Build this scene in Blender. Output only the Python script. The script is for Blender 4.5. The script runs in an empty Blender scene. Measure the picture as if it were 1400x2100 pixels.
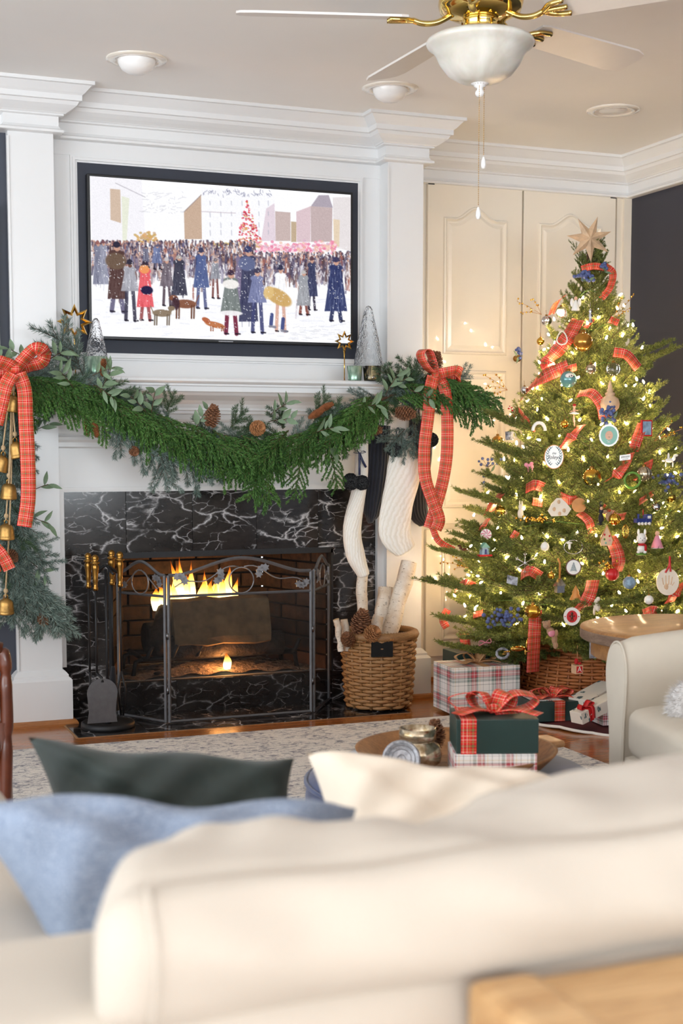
import bpy, bmesh, math, random
import numpy as np
from mathutils import Vector, Matrix, Euler

R = math.radians
PI = math.pi
rnd = random.Random(7)
SC = bpy.context.scene
COL = SC.collection

# ------------------------------------------------------------------ camera
F_PX, YAW, PITCH, CY, CAM_H = 2848.3, R(21.7), R(4.97), 1164.7, 1.06
cam_d = bpy.data.cameras.new('camera')
cam = bpy.data.objects.new('camera', cam_d)
COL.objects.link(cam)
cam.location = (0, 0, CAM_H)
cam.rotation_euler = (R(90) - PITCH, 0, -YAW)
cam_d.sensor_fit = 'VERTICAL'
cam_d.sensor_height = 36.0
cam_d.sensor_width = 24.0
cam_d.lens = F_PX / 2100 * 36
cam_d.shift_y = (CY - 1050) / 2100
cam_d.clip_start = 0.05
cam_d.dof.use_dof = True
cam_d.dof.focus_distance = 5.25
cam_d.dof.aperture_fstop = 7.0
SC.camera = cam

# ------------------------------------------------------------------ world and daylight
world = bpy.data.worlds.new('world')
SC.world = world
world.use_nodes = True
world.node_tree.nodes['Background'].inputs[0].default_value = (0.93, 0.96, 1.0, 1)
world.node_tree.nodes['Background'].inputs[1].default_value = 1.6


def window_light(name, loc, rot, sx, sy, power, col):
    d = bpy.data.lights.new(name, 'AREA')
    d.shape = 'RECTANGLE'
    d.size, d.size_y, d.energy, d.color = sx, sy, power, col
    o = bpy.data.objects.new(name, d)
    COL.objects.link(o)
    o.location, o.rotation_euler = loc, rot
    return o


window_light('daylight_side_window', (-2.75, 1.6, 1.30), (0, R(-145), 0), 1.8, 5.4, 138, (0.85, 0.94, 1.0))
window_light('daylight_rear_window', (0.5, -5.25, 1.30), (R(132), 0, 0), 5.6, 1.9, 345, (0.85, 0.94, 1.0))

SC.view_settings.view_transform = 'Standard'
SC.view_settings.look = 'None'
SC.view_settings.gamma = 1.0
SC.view_settings.use_curve_mapping = False
SC.view_settings.exposure = 0.36
SC.cycles.use_denoising = True
SC.cycles.max_bounces = 8
SC.cycles.diffuse_bounces = 4
SC.cycles.use_adaptive_sampling = True
SC.cycles.adaptive_threshold = 0.05
SC.cycles.glossy_bounces = 4
SC.cycles.transmission_bounces = 8
SC.cycles.transparent_max_bounces = 16
SC.cycles.sample_clamp_indirect = 6.0
SC.cycles.caustics_reflective = False
SC.cycles.caustics_refractive = False

# ------------------------------------------------------------------ geometry helpers
_f0 = Vector((math.sin(YAW), math.cos(YAW), 0))
_rt = Vector((math.cos(YAW), -math.sin(YAW), 0))
_fw = _f0 * math.cos(PITCH) - Vector((0, 0, 1)) * math.sin(PITCH)
_up = Vector((0, 0, 1)) * math.cos(PITCH) + _f0 * math.sin(PITCH)
_C = Vector((0, 0, CAM_H))


def ray(x, y):
    return _fw + _rt * ((x - 700) / F_PX) + _up * ((CY - y) / F_PX)


def at(x, y, Y):
    d = ray(x, y)
    return _C + d * (Y / d.y)


def atz(x, y, Z):
    d = ray(x, y)
    return _C + d * ((Z - CAM_H) / d.z)


def atd(x, y, D):
    return _C + ray(x, y) * D


class MB:
    """collects shapes for one mesh object"""

    def __init__(s):
        s.v, s.f, s.uv, s.sm, s.mi = [], [], [], [], []

    def add(s, verts, faces, uvs=None, smooth=False, mi=0):
        b = len(s.v)
        s.v.extend([tuple(p) for p in verts])
        for k, fc in enumerate(faces):
            s.f.append([b + i for i in fc])
            s.uv.append(uvs[k] if uvs else None)
            s.sm.append(smooth)
            s.mi.append(mi)
        return s

    def box(s, x0, x1, y0, y1, z0, z1, b=0.0, mi=0):
        if b <= 0:
            vs = [(x, y, z) for x in (x0, x1) for y in (y0, y1) for z in (z0, z1)]
            fs = [(0, 1, 3, 2), (4, 6, 7, 5), (0, 4, 5, 1), (2, 3, 7, 6), (0, 2, 6, 4), (1, 5, 7, 3)]
            return s.add(vs, fs, mi=mi)
        bm = bmesh.new()
        bmesh.ops.create_cube(bm, size=1)
        for v in bm.verts:
            v.co = Vector(((x0 + x1) / 2 + v.co.x * (x1 - x0), (y0 + y1) / 2 + v.co.y * (y1 - y0), (z0 + z1) / 2 + v.co.z * (z1 - z0)))
        b = min(b, abs(x1 - x0) * .49, abs(y1 - y0) * .49, abs(z1 - z0) * .49)
        bmesh.ops.bevel(bm, geom=list(bm.edges), offset=b, segments=2, affect='EDGES', profile=0.6)
        return s.from_bm(bm, mi)

    def from_bm(s, bm, mi=0, smooth=False):
        bm.verts.index_update()
        s.add([v.co[:] for v in bm.verts], [[v.index for v in f.verts] for f in bm.faces], smooth=smooth, mi=mi)
        bm.free()
        return s

    def lathe(s, c, prof, n=24, axis=None, smooth=True, mi=0, a0=0, a1=2 * PI, flute=0, fd=0.0):
        """prof: list of (r, h) along axis from c"""
        ax = Vector(axis).normalized() if axis is not None else Vector((0, 0, 1))
        t = Vector((1, 0, 0)) if abs(ax.x) < .9 else Vector((0, 1, 0))
        u = (t - ax * t.dot(ax)).normalized()
        w = ax.cross(u)
        c = Vector(c)
        closed = abs(a1 - a0 - 2 * PI) < 1e-6
        m = n if closed else n + 1
        vs, fs, uvs = [], [], []
        for r, h in prof:
            for i in range(m):
                a = a0 + (a1 - a0) * i / n
                rr = r * (1 + fd * math.cos(flute * a)) if flute else r
                vs.append(c + ax * h + (u * math.cos(a) + w * math.sin(a)) * rr)
        L = 0
        for j in range(len(prof) - 1):
            dl = math.hypot(prof[j + 1][0] - prof[j][0], prof[j + 1][1] - prof[j][1])
            for i in range(n):
                k = (i + 1) % m if closed else i + 1
                fs.append((j * m + i, j * m + k, (j + 1) * m + k, (j + 1) * m + i))
                uvs.append([(i / n, L), ((i + 1) / n, L), ((i + 1) / n, L + dl), (i / n, L + dl)])
            L += dl
        s.add(vs, fs, uvs, smooth, mi)
        return s

    def sphere(s, c, r, n=12, m=8, sc=(1, 1, 1), mi=0, rot=None):
        vs, fs = [], []
        c = Vector(c)
        for j in range(m + 1):
            p = PI * j / m
            for i in range(n):
                a = 2 * PI * i / n
                q = Vector((r * sc[0] * math.sin(p) * math.cos(a), r * sc[1] * math.sin(p) * math.sin(a), r * sc[2] * math.cos(p)))
                if rot is not None:
                    q = rot @ q
                vs.append(c + q)
        for j in range(m):
            for i in range(n):
                k = (i + 1) % n
                fs.append((j * n + i, (j + 1) * n + i, (j + 1) * n + k, j * n + k))
        return s.add(vs, fs, smooth=True, mi=mi)

    def tube(s, pts, r, n=8, cap=True, mi=0, smooth=True, up=None, flat=1.0):
        pts = [Vector(p) for p in pts]
        rs = r if isinstance(r, (list, tuple)) else [r] * len(pts)
        vs, fs, uvs = [], [], []
        prev = None
        L = 0
        Ls = []
        for i, p in enumerate(pts):
            d = (pts[min(i + 1, len(pts) - 1)] - pts[max(i - 1, 0)])
            d = d.normalized() if d.length > 1e-9 else Vector((0, 0, 1))
            if prev is None:
                t = Vector(up) if up is not None else (Vector((0, 0, 1)) if abs(d.z) < .9 else Vector((1, 0, 0)))
            else:
                t = prev
            u = (t - d * t.dot(d))
            u = u.normalized() if u.length > 1e-6 else d.orthogonal().normalized()
            w = d.cross(u)
            prev = u
            if i:
                L += (p - pts[i - 1]).length
            Ls.append(L)
            for k in range(n):
                a = 2 * PI * k / n
                vs.append(p + (u * math.cos(a) * flat + w * math.sin(a)) * rs[i])
        for i in range(len(pts) - 1):
            for k in range(n):
                q = (k + 1) % n
                fs.append((i * n + k, i * n + q, (i + 1) * n + q, (i + 1) * n + k))
                uvs.append([(k / n, Ls[i]), ((k + 1) / n, Ls[i]), ((k + 1) / n, Ls[i + 1]), (k / n, Ls[i + 1])])
        if cap:
            fs.append(list(range(n))[::-1])
            uvs.append(None)
            fs.append([(len(pts) - 1) * n + k for k in range(n)])
            uvs.append(None)
        return s.add(vs, fs, uvs, smooth, mi)

    def prism(s, poly, o, u, v, depth, mi=0):
        """poly: 2D outline; placed at o with axes u, v and extruded by depth vector"""
        o, u, v, dv = Vector(o), Vector(u), Vector(v), Vector(depth)
        n = len(poly)
        vs = [o + u * a + v * b for a, b in poly] + [o + u * a + v * b + dv for a, b in poly]
        fs = [list(range(n))[::-1], [n + i for i in range(n)]] + [(i, (i + 1) % n, n + (i + 1) % n, n + i) for i in range(n)]
        return s.add(vs, fs, mi=mi)

    def sweep(s, path, prof, closed=False, mi=0, side=1, smooth=False):
        """moulding: plan polyline path, profile (out, z); out is to the right of the walking direction"""
        n = len(path)
        P = [Vector((p[0], p[1])) for p in path]
        offs = []
        for i in range(n):
            a = P[(i - 1) % n] if (closed or i > 0) else None
            b = P[(i + 1) % n] if (closed or i < n - 1) else None
            ns = []
            if a is not None:
                d = (P[i] - a).normalized()
                ns.append(Vector((d.y, -d.x)) * side)
            if b is not None:
                d = (b - P[i]).normalized()
                ns.append(Vector((d.y, -d.x)) * side)
            if len(ns) == 2:
                m = ns[0] + ns[1]
                m = m / max(m.dot(ns[0]), .2)
            else:
                m = ns[0]
            offs.append(m)
        vs, fs = [], []
        k = len(prof)
        for i in range(n):
            for o, z in prof:
                q = P[i] + offs[i] * o
                vs.append((q.x, q.y, z))
        for i in range(n if closed else n - 1):
            j = (i + 1) % n
            for c in range(k - 1):
                fs.append((i * k + c, j * k + c, j * k + c + 1, i * k + c + 1))
        if not closed:
            fs.append([c for c in range(k)])
            fs.append([(n - 1) * k + c for c in range(k)][::-1])
        return s.add(vs, fs, smooth=smooth, mi=mi)

    def grid(s, fn, nu, nv, smooth=True, mi=0, uvs=(1, 1), closeu=False):
        vs, fs, uu = [], [], []
        mu = nu if closeu else nu + 1
        for j in range(nv + 1):
            for i in range(mu):
                vs.append(fn(i / nu, j / nv))
        for j in range(nv):
            for i in range(nu):
                k = (i + 1) % mu if closeu else i + 1
                fs.append((j * mu + i, j * mu + k, (j + 1) * mu + k, (j + 1) * mu + i))
                uu.append([(i / nu * uvs[0], j / nv * uvs[1]), ((i + 1) / nu * uvs[0], j / nv * uvs[1]), ((i + 1) / nu * uvs[0], (j + 1) / nv * uvs[1]), (i / nu * uvs[0], (j + 1) / nv * uvs[1])])
        return s.add(vs, fs, uu, smooth, mi)

    def ribbon(s, pts, w, across, mi=0, thick=0.0006):
        """flat strip through pts; across = list of side vectors (or one)"""
        pts = smooth_path([Vector(p) for p in pts], 6)
        m = len(pts)
        if isinstance(across, list):
            ac = smooth_path([Vector(a) for a in across], 6)
        else:
            ac = [Vector(across)] * m
        vs, fs, uvs = [], [], []
        L = 0
        Ls = []
        for i, p in enumerate(pts):
            d = (pts[min(i + 1, m - 1)] - pts[max(i - 1, 0)])
            d = d.normalized() if d.length > 1e-9 else Vector((0, 0, 1))
            a = ac[min(i, len(ac) - 1)]
            a = a - d * a.dot(d)
            a = a.normalized() if a.length > 1e-6 else d.orthogonal().normalized()
            nn = d.cross(a) * thick
            if i:
                L += (p - pts[i - 1]).length
            Ls.append(L)
            vs += [p - a * w / 2 + nn, p + a * w / 2 + nn, p - a * w / 2 - nn, p + a * w / 2 - nn]
        for i in range(m - 1):
            q, r_ = i * 4, i * 4 + 4
            a, b = Ls[i], Ls[i + 1]
            fs += [(q, q + 1, r_ + 1, r_), (q + 2, r_ + 2, r_ + 3, q + 3), (q, r_, r_ + 2, q + 2), (q + 1, q + 3, r_ + 3, r_ + 1)]
            uvs += [[(a, 0), (a, w), (b, w), (b, 0)], [(a, 0), (b, 0), (b, w), (a, w)], [(a, 0), (b, 0), (b, 0), (a, 0)], [(a, w), (a, w), (b, w), (b, w)]]
        return s.add(vs, fs, uvs, True, mi)

    def build(s, name, mat, parent=None, local=False, solid=False, bevel=0.0, sub=0, shade=None):
        org = Vector((0, 0, 0))
        if parent is not None and not local:
            org = abs_loc(parent)
        me = bpy.data.meshes.new(name)
        V = [(p[0] - org.x, p[1] - org.y, p[2] - org.z) for p in s.v]
        me.from_pydata(V, [], s.f)
        mats = mat if isinstance(mat, (list, tuple)) else [mat]
        for m in mats:
            me.materials.append(m)
        me.polygons.foreach_set('use_smooth', [bool(x) if shade is None else shade for x in s.sm])
        me.polygons.foreach_set('material_index', s.mi)
        uvl = me.uv_layers.new(name='UVMap')
        uvs = [0.0] * (2 * len(me.loops))
        for pi, p in enumerate(me.polygons):
            u = s.uv[pi]
            if u:
                for k, li in enumerate(p.loop_indices):
                    uvs[2 * li], uvs[2 * li + 1] = u[k]
            else:
                n = p.normal
                ax = max(range(3), key=lambda i: abs(n[i]))
                for li in p.loop_indices:
                    c = V[me.loops[li].vertex_index]
                    q = (c[1], c[2]) if ax == 0 else ((c[0], c[2]) if ax == 1 else (c[0], c[1]))
                    uvs[2 * li], uvs[2 * li + 1] = q
        uvl.data.foreach_set('uv', uvs)
        me.validate()
        o = bpy.data.objects.new(name, me)
        COL.objects.link(o)
        if parent is not None:
            o.parent = parent
        if bevel:
            md = o.modifiers.new('bevel', 'BEVEL')
            md.width, md.segments, md.limit_method = bevel, 2, 'ANGLE'
        if sub:
            md = o.modifiers.new('sub', 'SUBSURF')
            md.levels = md.render_levels = sub
        return o


def abs_loc(o):
    p = Vector(o.location)
    q = o.parent
    while q is not None:
        p += Vector(q.location)
        q = q.parent
    return p


def smooth_path(pts, k):
    """Catmull-Rom through pts, k pieces a span"""
    if len(pts) < 3:
        return [pts[0].lerp(pts[-1], i / k) for i in range(k + 1)]
    out = []
    P = [pts[0] * 2 - pts[1]] + list(pts) + [pts[-1] * 2 - pts[-2]]
    for i in range(1, len(P) - 2):
        a, b, c, d = P[i - 1], P[i], P[i + 1], P[i + 2]
        for j in range(k):
            t = j / k
            out.append(.5 * ((2 * b) + (c - a) * t + (2 * a - 5 * b + 4 * c - d) * t * t + (3 * b - a - 3 * c + d) * t ** 3))
    out.append(pts[-1])
    return out


def thing(name, label, cat, loc=(0, 0, 0), rz=0, group=None):
    o = bpy.data.objects.new(name, None)
    o.empty_display_size = 0.05
    COL.objects.link(o)
    o.location = loc
    o.rotation_euler = (0, 0, rz)
    return tag(o, label, cat, group)


def tag(o, label=None, cat=None, group=None, kind=None):
    if label:
        o['label'] = label
    if cat:
        o['category'] = cat
    if group:
        o['group'] = group
    if kind:
        o['kind'] = kind
    return o


def struct(o, label=None):
    o['kind'] = 'structure'
    if label:
        o['label'] = label
    return o


def inst(me, name, parent, M):
    """a copy of a part: shares the mesh, own matrix (relative to parent)"""
    o = bpy.data.objects.new(name, me)
    COL.objects.link(o)
    o.parent = parent
    o.matrix_local = M
    return o


def frame_mat(loc, xdir, updir=(0, 0, 1), s=1.0):
    x = Vector(xdir).normalized()
    z = Vector(updir)
    z = z - x * z.dot(x)
    z = z.normalized() if z.length > 1e-5 else x.orthogonal().normalized()
    y = z.cross(x)
    M = Matrix(((x.x, y.x, z.x, 0), (x.y, y.y, z.y, 0), (x.z, y.z, z.z, 0), (0, 0, 0, 1)))
    sc = s if isinstance(s, (tuple, list)) else (s, s, s)
    return Matrix.Translation(Vector(loc)) @ M @ Matrix.Diagonal((sc[0], sc[1], sc[2], 1))


# ------------------------------------------------------------------ materials
def s2l(c):
    return tuple(((x / 255) / 12.92 if x / 255 <= .04045 else ((x / 255 + .055) / 1.055) ** 2.4) for x in c) + (1,)


class NT:
    def __init__(s, name):
        s.m = bpy.data.materials.new(name)
        s.m.use_nodes = True
        s.t = s.m.node_tree
        s.bsdf = s.t.nodes['Principled BSDF']
        s.out = s.t.nodes['Material Output']

    def n(s, kind, **kw):
        nd = s.t.nodes.new(kind)
        for k, v in kw.items():
            if k.startswith('i_'):
                key = k[2:]
                nd.inputs[int(key) if key.isdigit() else key].default_value = v
            else:
                setattr(nd, k, v)
        return nd

    def l(s, a, b):
        s.t.links.new(a, b)

    def coord(s, kind='Object'):
        return s.n('ShaderNodeTexCoord').outputs[kind]

    def mapping(s, vec, scale=(1, 1, 1), rot=(0, 0, 0), loc=(0, 0, 0)):
        m = s.n('ShaderNodeMapping')
        m.inputs['Scale'].default_value = scale
        m.inputs['Rotation'].default_value = rot
        m.inputs['Location'].default_value = loc
        s.l(vec, m.inputs['Vector'])
        return m.outputs[0]

    def noise(s, vec, scale, detail=4, rough=.6, dist=0):
        n = s.n('ShaderNodeTexNoise')
        n.inputs['Scale'].default_value = scale
        n.inputs['Detail'].default_value = detail
        n.inputs['Roughness'].default_value = rough
        n.inputs['Distortion'].default_value = dist
        s.l(vec, n.inputs['Vector'])
        return n.outputs['Fac']

    def ramp(s, fac, stops, const=False):
        r = s.n('ShaderNodeValToRGB')
        if const:
            r.color_ramp.interpolation = 'CONSTANT'
        els = r.color_ramp.elements
        while len(els) > 1:
            els.remove(els[-1])
        els[0].position, els[0].color = stops[0][0], stops[0][1]
        for p, c in stops[1:]:
            e = els.new(p)
            e.color = c
        s.l(fac, r.inputs[0])
        return r.outputs[0]

    def mix(s, a, b, fac, mode='MIX'):
        m = s.n('ShaderNodeMix', data_type='RGBA', blend_type=mode)
        for v, sock in ((fac, m.inputs[0]), (a, m.inputs[6]), (b, m.inputs[7])):
            if hasattr(v, 'links') or hasattr(v, 'is_linked'):
                s.l(v, sock)
            else:
                sock.default_value = v
        return m.outputs[2]

    def math(s, op, a, b=0.0, c=None):
        m = s.n('ShaderNodeMath', operation=op)
        for i, v in enumerate((a, b) if c is None else (a, b, c)):
            if hasattr(v, 'is_linked'):
                s.l(v, m.inputs[i])
            else:
                m.inputs[i].default_value = v
        return m.outputs[0]

    def bump(s, h, strength=.3, dist=.01):
        b = s.n('ShaderNodeBump')
        b.inputs['Strength'].default_value = strength
        b.inputs['Distance'].default_value = dist
        s.l(h, b.inputs['Height'])
        s.l(b.outputs[0], s.bsdf.inputs['Normal'])

    def col(s, c):
        if hasattr(c, 'is_linked'):
            s.l(c, s.bsdf.inputs['Base Color'])
        else:
            s.bsdf.inputs['Base Color'].default_value = c

    def set(s, **kw):
        for k, v in kw.items():
            key = {'rough': 'Roughness', 'metal': 'Metallic', 'spec': 'Specular IOR Level', 'coat': 'Coat Weight', 'coatr': 'Coat Roughness', 'trans': 'Transmission Weight', 'ior': 'IOR', 'sheen': 'Sheen Weight', 'alpha': 'Alpha', 'estr': 'Emission Strength', 'ecol': 'Emission Color', 'sss': 'Subsurface Weight'}[k]
            if hasattr(v, 'is_linked'):
                s.l(v, s.bsdf.inputs[key])
            else:
                s.bsdf.inputs[key].default_value = v
        return s


M = {}


def plain(name, rgb, rough=.5, metal=0., var=0.06, scale=18, bump=0.0, bdist=.004, bscale=None, **kw):
    t = NT(name)
    c = s2l(rgb)
    co = t.coord('Object')
    nz = t.noise(co, scale, 4)
    d = tuple(max(0, x * (1 - var * 2)) for x in c[:3]) + (1,)
    e = tuple(min(1, x * (1 + var)) for x in c[:3]) + (1,)
    t.col(t.ramp(nz, [(.3, d), (.7, e)]))
    t.set(rough=rough, metal=metal, **kw)
    if bump:
        t.bump(t.noise(co, bscale or scale * 6, 3), bump, bdist)
    M[name] = t.m
    return t.m


plain('trim_white', (228, 228, 228), .32, var=.008, scale=3)
plain('cabinet_ivory', (235, 227, 213), .2, var=.012, scale=3, coat=1.0, coatr=.03)
plain('ceiling_white', (246, 244, 241), .75, var=.01, scale=2, bump=.04)
plain('navy_wall', (58, 62, 74), .55, var=.03, scale=4)
plain('plum_wall', (42, 44, 58), .5, var=.03, scale=4)
plain('tv_board', (44, 48, 60), .6, var=.03)
plain('black_plastic', (18, 18, 20), .35, var=.02)
plain('iron', (34, 34, 36), .5, .3, var=.1, scale=60, bump=.2, bdist=.001)
plain('screen_iron', (104, 104, 107), .45, .35, var=.08, scale=40)
plain('pewter', (140, 140, 144), .36, .7, var=.12, scale=40)
plain('steel', (120, 120, 124), .3, 1.0)
plain('brass', (214, 170, 84), .18, 1.0, var=.05)
plain('polished_brass', (236, 204, 120), .1, 1.0, var=.02)
plain('antique_brass', (166, 124, 62), .28, 1.0, var=.12, scale=30)
plain('bell_gold', (190, 148, 84), .42, .85, var=.2, scale=26, bump=.25, bdist=.002)
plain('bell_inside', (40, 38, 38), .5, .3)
plain('gold_foil', (222, 172, 70), .22, 1.0, var=.06)
plain('gold_glass', (196, 140, 60), .12, .7, var=.12, scale=30)
plain('silver', (205, 205, 208), .18, 1.0, var=.05)
plain('jute', (188, 160, 122), .85, var=.12, scale=120, bump=.5, bdist=.002)
plain('velvet_black', (16, 17, 24), .85, var=.15, scale=50, sheen=.3, bump=.2, bdist=.002)
plain('pompom', (10, 11, 16), .95, var=.2, sheen=.25)
plain('satin_navy', (28, 36, 72), .35, var=.1)
plain('slipcover', (190, 180, 167), .85, var=.025, scale=7, bump=.35, bdist=.0006, bscale=900, sheen=.1)
plain('slipcover_chair', (208, 198, 182), .85, var=.025, scale=9, bump=.3, bdist=.0006, bscale=900)
plain('cream_linen', (228, 214, 196), .9, var=.03, scale=10, bump=.35, bdist=.0006, bscale=800)
plain('green_velvet', (34, 46, 42), .75, var=.2, scale=9, sheen=.15, bump=.15, bdist=.001, bscale=200)
plain('navy_velvet', (44, 58, 96), .75, var=.2, scale=14, sheen=.4)
plain('fan_white', (236, 230, 224), .35, var=.01)
plain('white_plastic', (245, 244, 242), .25, var=.005)
plain('fur_white', (225, 222, 220), .95, var=.1, scale=40)
plain('green_paper', (34, 58, 54), .45, var=.06, scale=12, bump=.05)
plain('kraft_ribbon', (196, 150, 104), .55, var=.06)
plain('red_felt', (186, 30, 32), .85, var=.1)
plain('red_satin', (200, 28, 30), .4, var=.06)
plain('white_ceramic', (240, 236, 228), .25, var=.02)
plain('clay_white', (232, 218, 198), .7, var=.04, scale=30)
plain('mint', (134, 186, 168), .45, var=.06)
plain('teal_glass', (110, 160, 158), .12, .25, var=.1, scale=20)
plain('teal_ink', (44, 92, 108), .6, var=.1)
plain('ink', (28, 26, 34), .7, var=.05)
plain('pink', (232, 150, 168), .6, var=.08)
plain('skin', (226, 178, 150), .6, var=.04)
plain('tan_plush', (176, 136, 104), .95, var=.15, scale=90, sheen=.3)
plain('orange_wood', (208, 138, 66), .5, var=.1)
plain('pale_wood', (222, 184, 146), .55, var=.07, scale=30)
plain('wood_star', (212, 180, 146), .5, var=.15, scale=24)
plain('mahogany', (98, 46, 24), .3, var=.2, scale=10, coat=.3)
plain('chair_fabric', (120, 106, 98), .85, var=.1)
plain('pinecone', (134, 88, 58), .7, var=.3, scale=70)
plain('pinecone_light', (172, 118, 74), .7, var=.25, scale=70)
plain('spruce_cone', (138, 82, 46), .6, var=.25, scale=60)
plain('twig', (82, 58, 40), .85, var=.2, scale=60)
plain('gold_twig', (176, 120, 66), .5, .4, var=.1)
plain('blueberry', (84, 98, 148), .5, var=.2, scale=60)
plain('train_blue', (46, 58, 120), .3, var=.05)
plain('photo_blue', (150, 176, 196), .5, var=.3, scale=40)
plain('photo_grey', (170, 172, 180), .5, var=.5, scale=50)
plain('skirt_red', (84, 22, 26), .9, var=.1)
plain('eucalyptus', (106, 128, 98), .6, var=.14, scale=30)
plain('leaf_green', (96, 142, 44), .5, var=.15)
plain('lid_silver', (170, 172, 178), .4, .6, var=.25, scale=120)
plain('ash', (150, 128, 110), .95, var=.4, scale=40, bump=.9, bdist=.02, bscale=60)
plain('charred_log', (52, 42, 36), .9, var=.5, scale=20, bump=.8, bdist=.01, bscale=50)
plain('log_face', (120, 98, 70), .85, var=.25, scale=16, bump=.5, bdist=.004, bscale=60)
plain('kraft_paper', (168, 128, 88), .6, var=.05)
plain('window_grey', (196, 194, 190), .5)
plain('radiator_white', (226, 226, 222), .4)


def m_marble():
    t = NT('black_marble')
    co = t.coord('Object')
    oi = t.n('ShaderNodeObjectInfo')
    sh = t.n('ShaderNodeVectorMath', operation='MULTIPLY_ADD')
    cb = t.n('ShaderNodeCombineXYZ')
    t.l(oi.outputs['Random'], cb.inputs[0])
    t.l(t.math('MULTIPLY', oi.outputs['Random'], 7.3), cb.inputs[1])
    t.l(t.math('MULTIPLY', oi.outputs['Random'], 3.1), cb.inputs[2])
    t.l(cb.outputs[0], sh.inputs[0])
    sh.inputs[1].default_value = (9, 5, 7)
    t.l(co, sh.inputs[2])
    v = t.mapping(sh.outputs[0], (1, 1, 2.0), rot=(0, R(20), 0))

    wn = t.n('ShaderNodeTexNoise')
    wn.inputs['Scale'].default_value = 6.0
    wn.inputs['Detail'].default_value = 5.0
    t.l(v, wn.inputs['Vector'])
    wv = t.n('ShaderNodeVectorMath', operation='MULTIPLY_ADD')
    t.l(wn.outputs['Color'], wv.inputs[0])
    wv.inputs[1].default_value = (.16, .16, .16)
    t.l(v, wv.inputs[2])

    def vein(scale, w):
        vo = t.n('ShaderNodeTexVoronoi', feature='DISTANCE_TO_EDGE')
        vo.inputs['Scale'].default_value = scale
        t.l(wv.outputs[0], vo.inputs['Vector'])
        return t.ramp(vo.outputs['Distance'], [(0, (1, 1, 1, 1)), (w, (.25, .25, .25, 1)), (w * 2.4, (0, 0, 0, 1))])
    a = vein(5.5, .020)
    b = vein(12.0, .018)
    msk = t.ramp(t.noise(v, 6.0, 4), [(.43, (0, 0, 0, 1)), (.57, (1, 1, 1, 1))])
    msk2 = t.ramp(t.noise(v, 11.0, 4), [(.48, (0, 0, 0, 1)), (.60, (1, 1, 1, 1))])
    f = t.math('MAXIMUM', t.math('MULTIPLY', a, msk), t.math('MULTIPLY', t.math('MULTIPLY', b, msk2), .8))
    cloud = t.ramp(t.noise(v, 9, 6, .7), [(.3, s2l((20, 19, 20))), (.75, s2l((52, 48, 47)))])
    t.col(t.mix(cloud, s2l((206, 204, 206)), f))
    t.set(rough=.14, spec=.5)
    M['black_marble'] = t.m


m_marble()


def m_wood(name, dark, light, scale=(1, 14, 14), rough=.35, coat=.2, ringscale=3.0, rnd_amt=.5, rot=(0, 0, 0), **kw):
    t = NT(name)
    co = t.coord('Object')
    oi = t.n('ShaderNodeObjectInfo')
    cb = t.n('ShaderNodeCombineXYZ')
    t.l(t.math('MULTIPLY', oi.outputs['Random'], 13.0), cb.inputs[0])
    t.l(t.math('MULTIPLY', oi.outputs['Random'], 5.0), cb.inputs[1])
    ad = t.n('ShaderNodeVectorMath', operation='ADD')
    t.l(co, ad.inputs[0])
    t.l(cb.outputs[0], ad.inputs[1])
    v = t.mapping(ad.outputs[0], scale, rot)
    n1 = t.noise(v, ringscale, 6, .65, 1.2)
    n2 = t.noise(v, ringscale * 9, 3, .6)
    c = t.ramp(n1, [(.3, s2l(dark)), (.7, s2l(light))])
    c = t.mix(c, t.ramp(n2, [(.35, (.55, .5, .45, 1)), (.6, (1, 1, 1, 1))]), .45, 'MULTIPLY')
    hv = t.n('ShaderNodeHueSaturation')
    t.l(c, hv.inputs['Color'])
    t.l(t.math('MULTIPLY_ADD', oi.outputs['Random'], rnd_amt, 1 - rnd_amt / 2), hv.inputs['Value'])
    t.col(hv.outputs[0])
    t.set(rough=rough, coat=coat, coatr=.12)
    t.bump(n2, .08, .002)
    M[name] = t.m


m_wood('oak_floor', (140, 78, 32), (196, 122, 58), (1.2, 16, 16), .22, .35, rnd_amt=.35)
m_wood('oak_shoe', (138, 84, 38), (176, 114, 58), (1.2, 16, 16), .35, .2)
m_wood('table_wood', (136, 88, 44), (180, 128, 72), (2, 9, 9), .42, .1, rnd_amt=.0)
m_wood('table_band', (108, 84, 68), (150, 124, 104), (3, 3, 20), .6, .0, rnd_amt=.0)
m_wood('console_wood', (176, 132, 82), (222, 184, 134), (1.2, 9, 9), .5, .1, rnd_amt=.0)
m_wood('tray_wood', (112, 72, 40), (176, 122, 72), (4, 9, 9), .55, .0, rnd_amt=.0)
m_wood('tray_slab', (150, 104, 62), (196, 148, 98), (4, 9, 9), .45, .1, rnd_amt=.0)


def m_brick():
    t = NT('firebrick')
    co = t.coord('Object')
    oi = t.n('ShaderNodeObjectInfo')
    c = t.ramp(t.noise(co, 30, 5, .7), [(.3, s2l((52, 36, 28))), (.7, s2l((104, 70, 50)))])
    hv = t.n('ShaderNodeHueSaturation')
    t.l(c, hv.inputs['Color'])
    t.l(t.math('MULTIPLY_ADD', oi.outputs['Random'], .35, .42), hv.inputs['Value'])
    t.col(hv.outputs[0])
    t.set(rough=.9)
    t.bump(t.noise(co, 60, 4), .4, .004)
    M['firebrick'] = t.m
    plain('mortar', (44, 38, 34), .95, var=.15)
    plain('soot_and_hole_shade', (14, 12, 12), .95, var=.2)  # soot in the firebox, painted shade on the basket's hand hole


m_brick()


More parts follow.
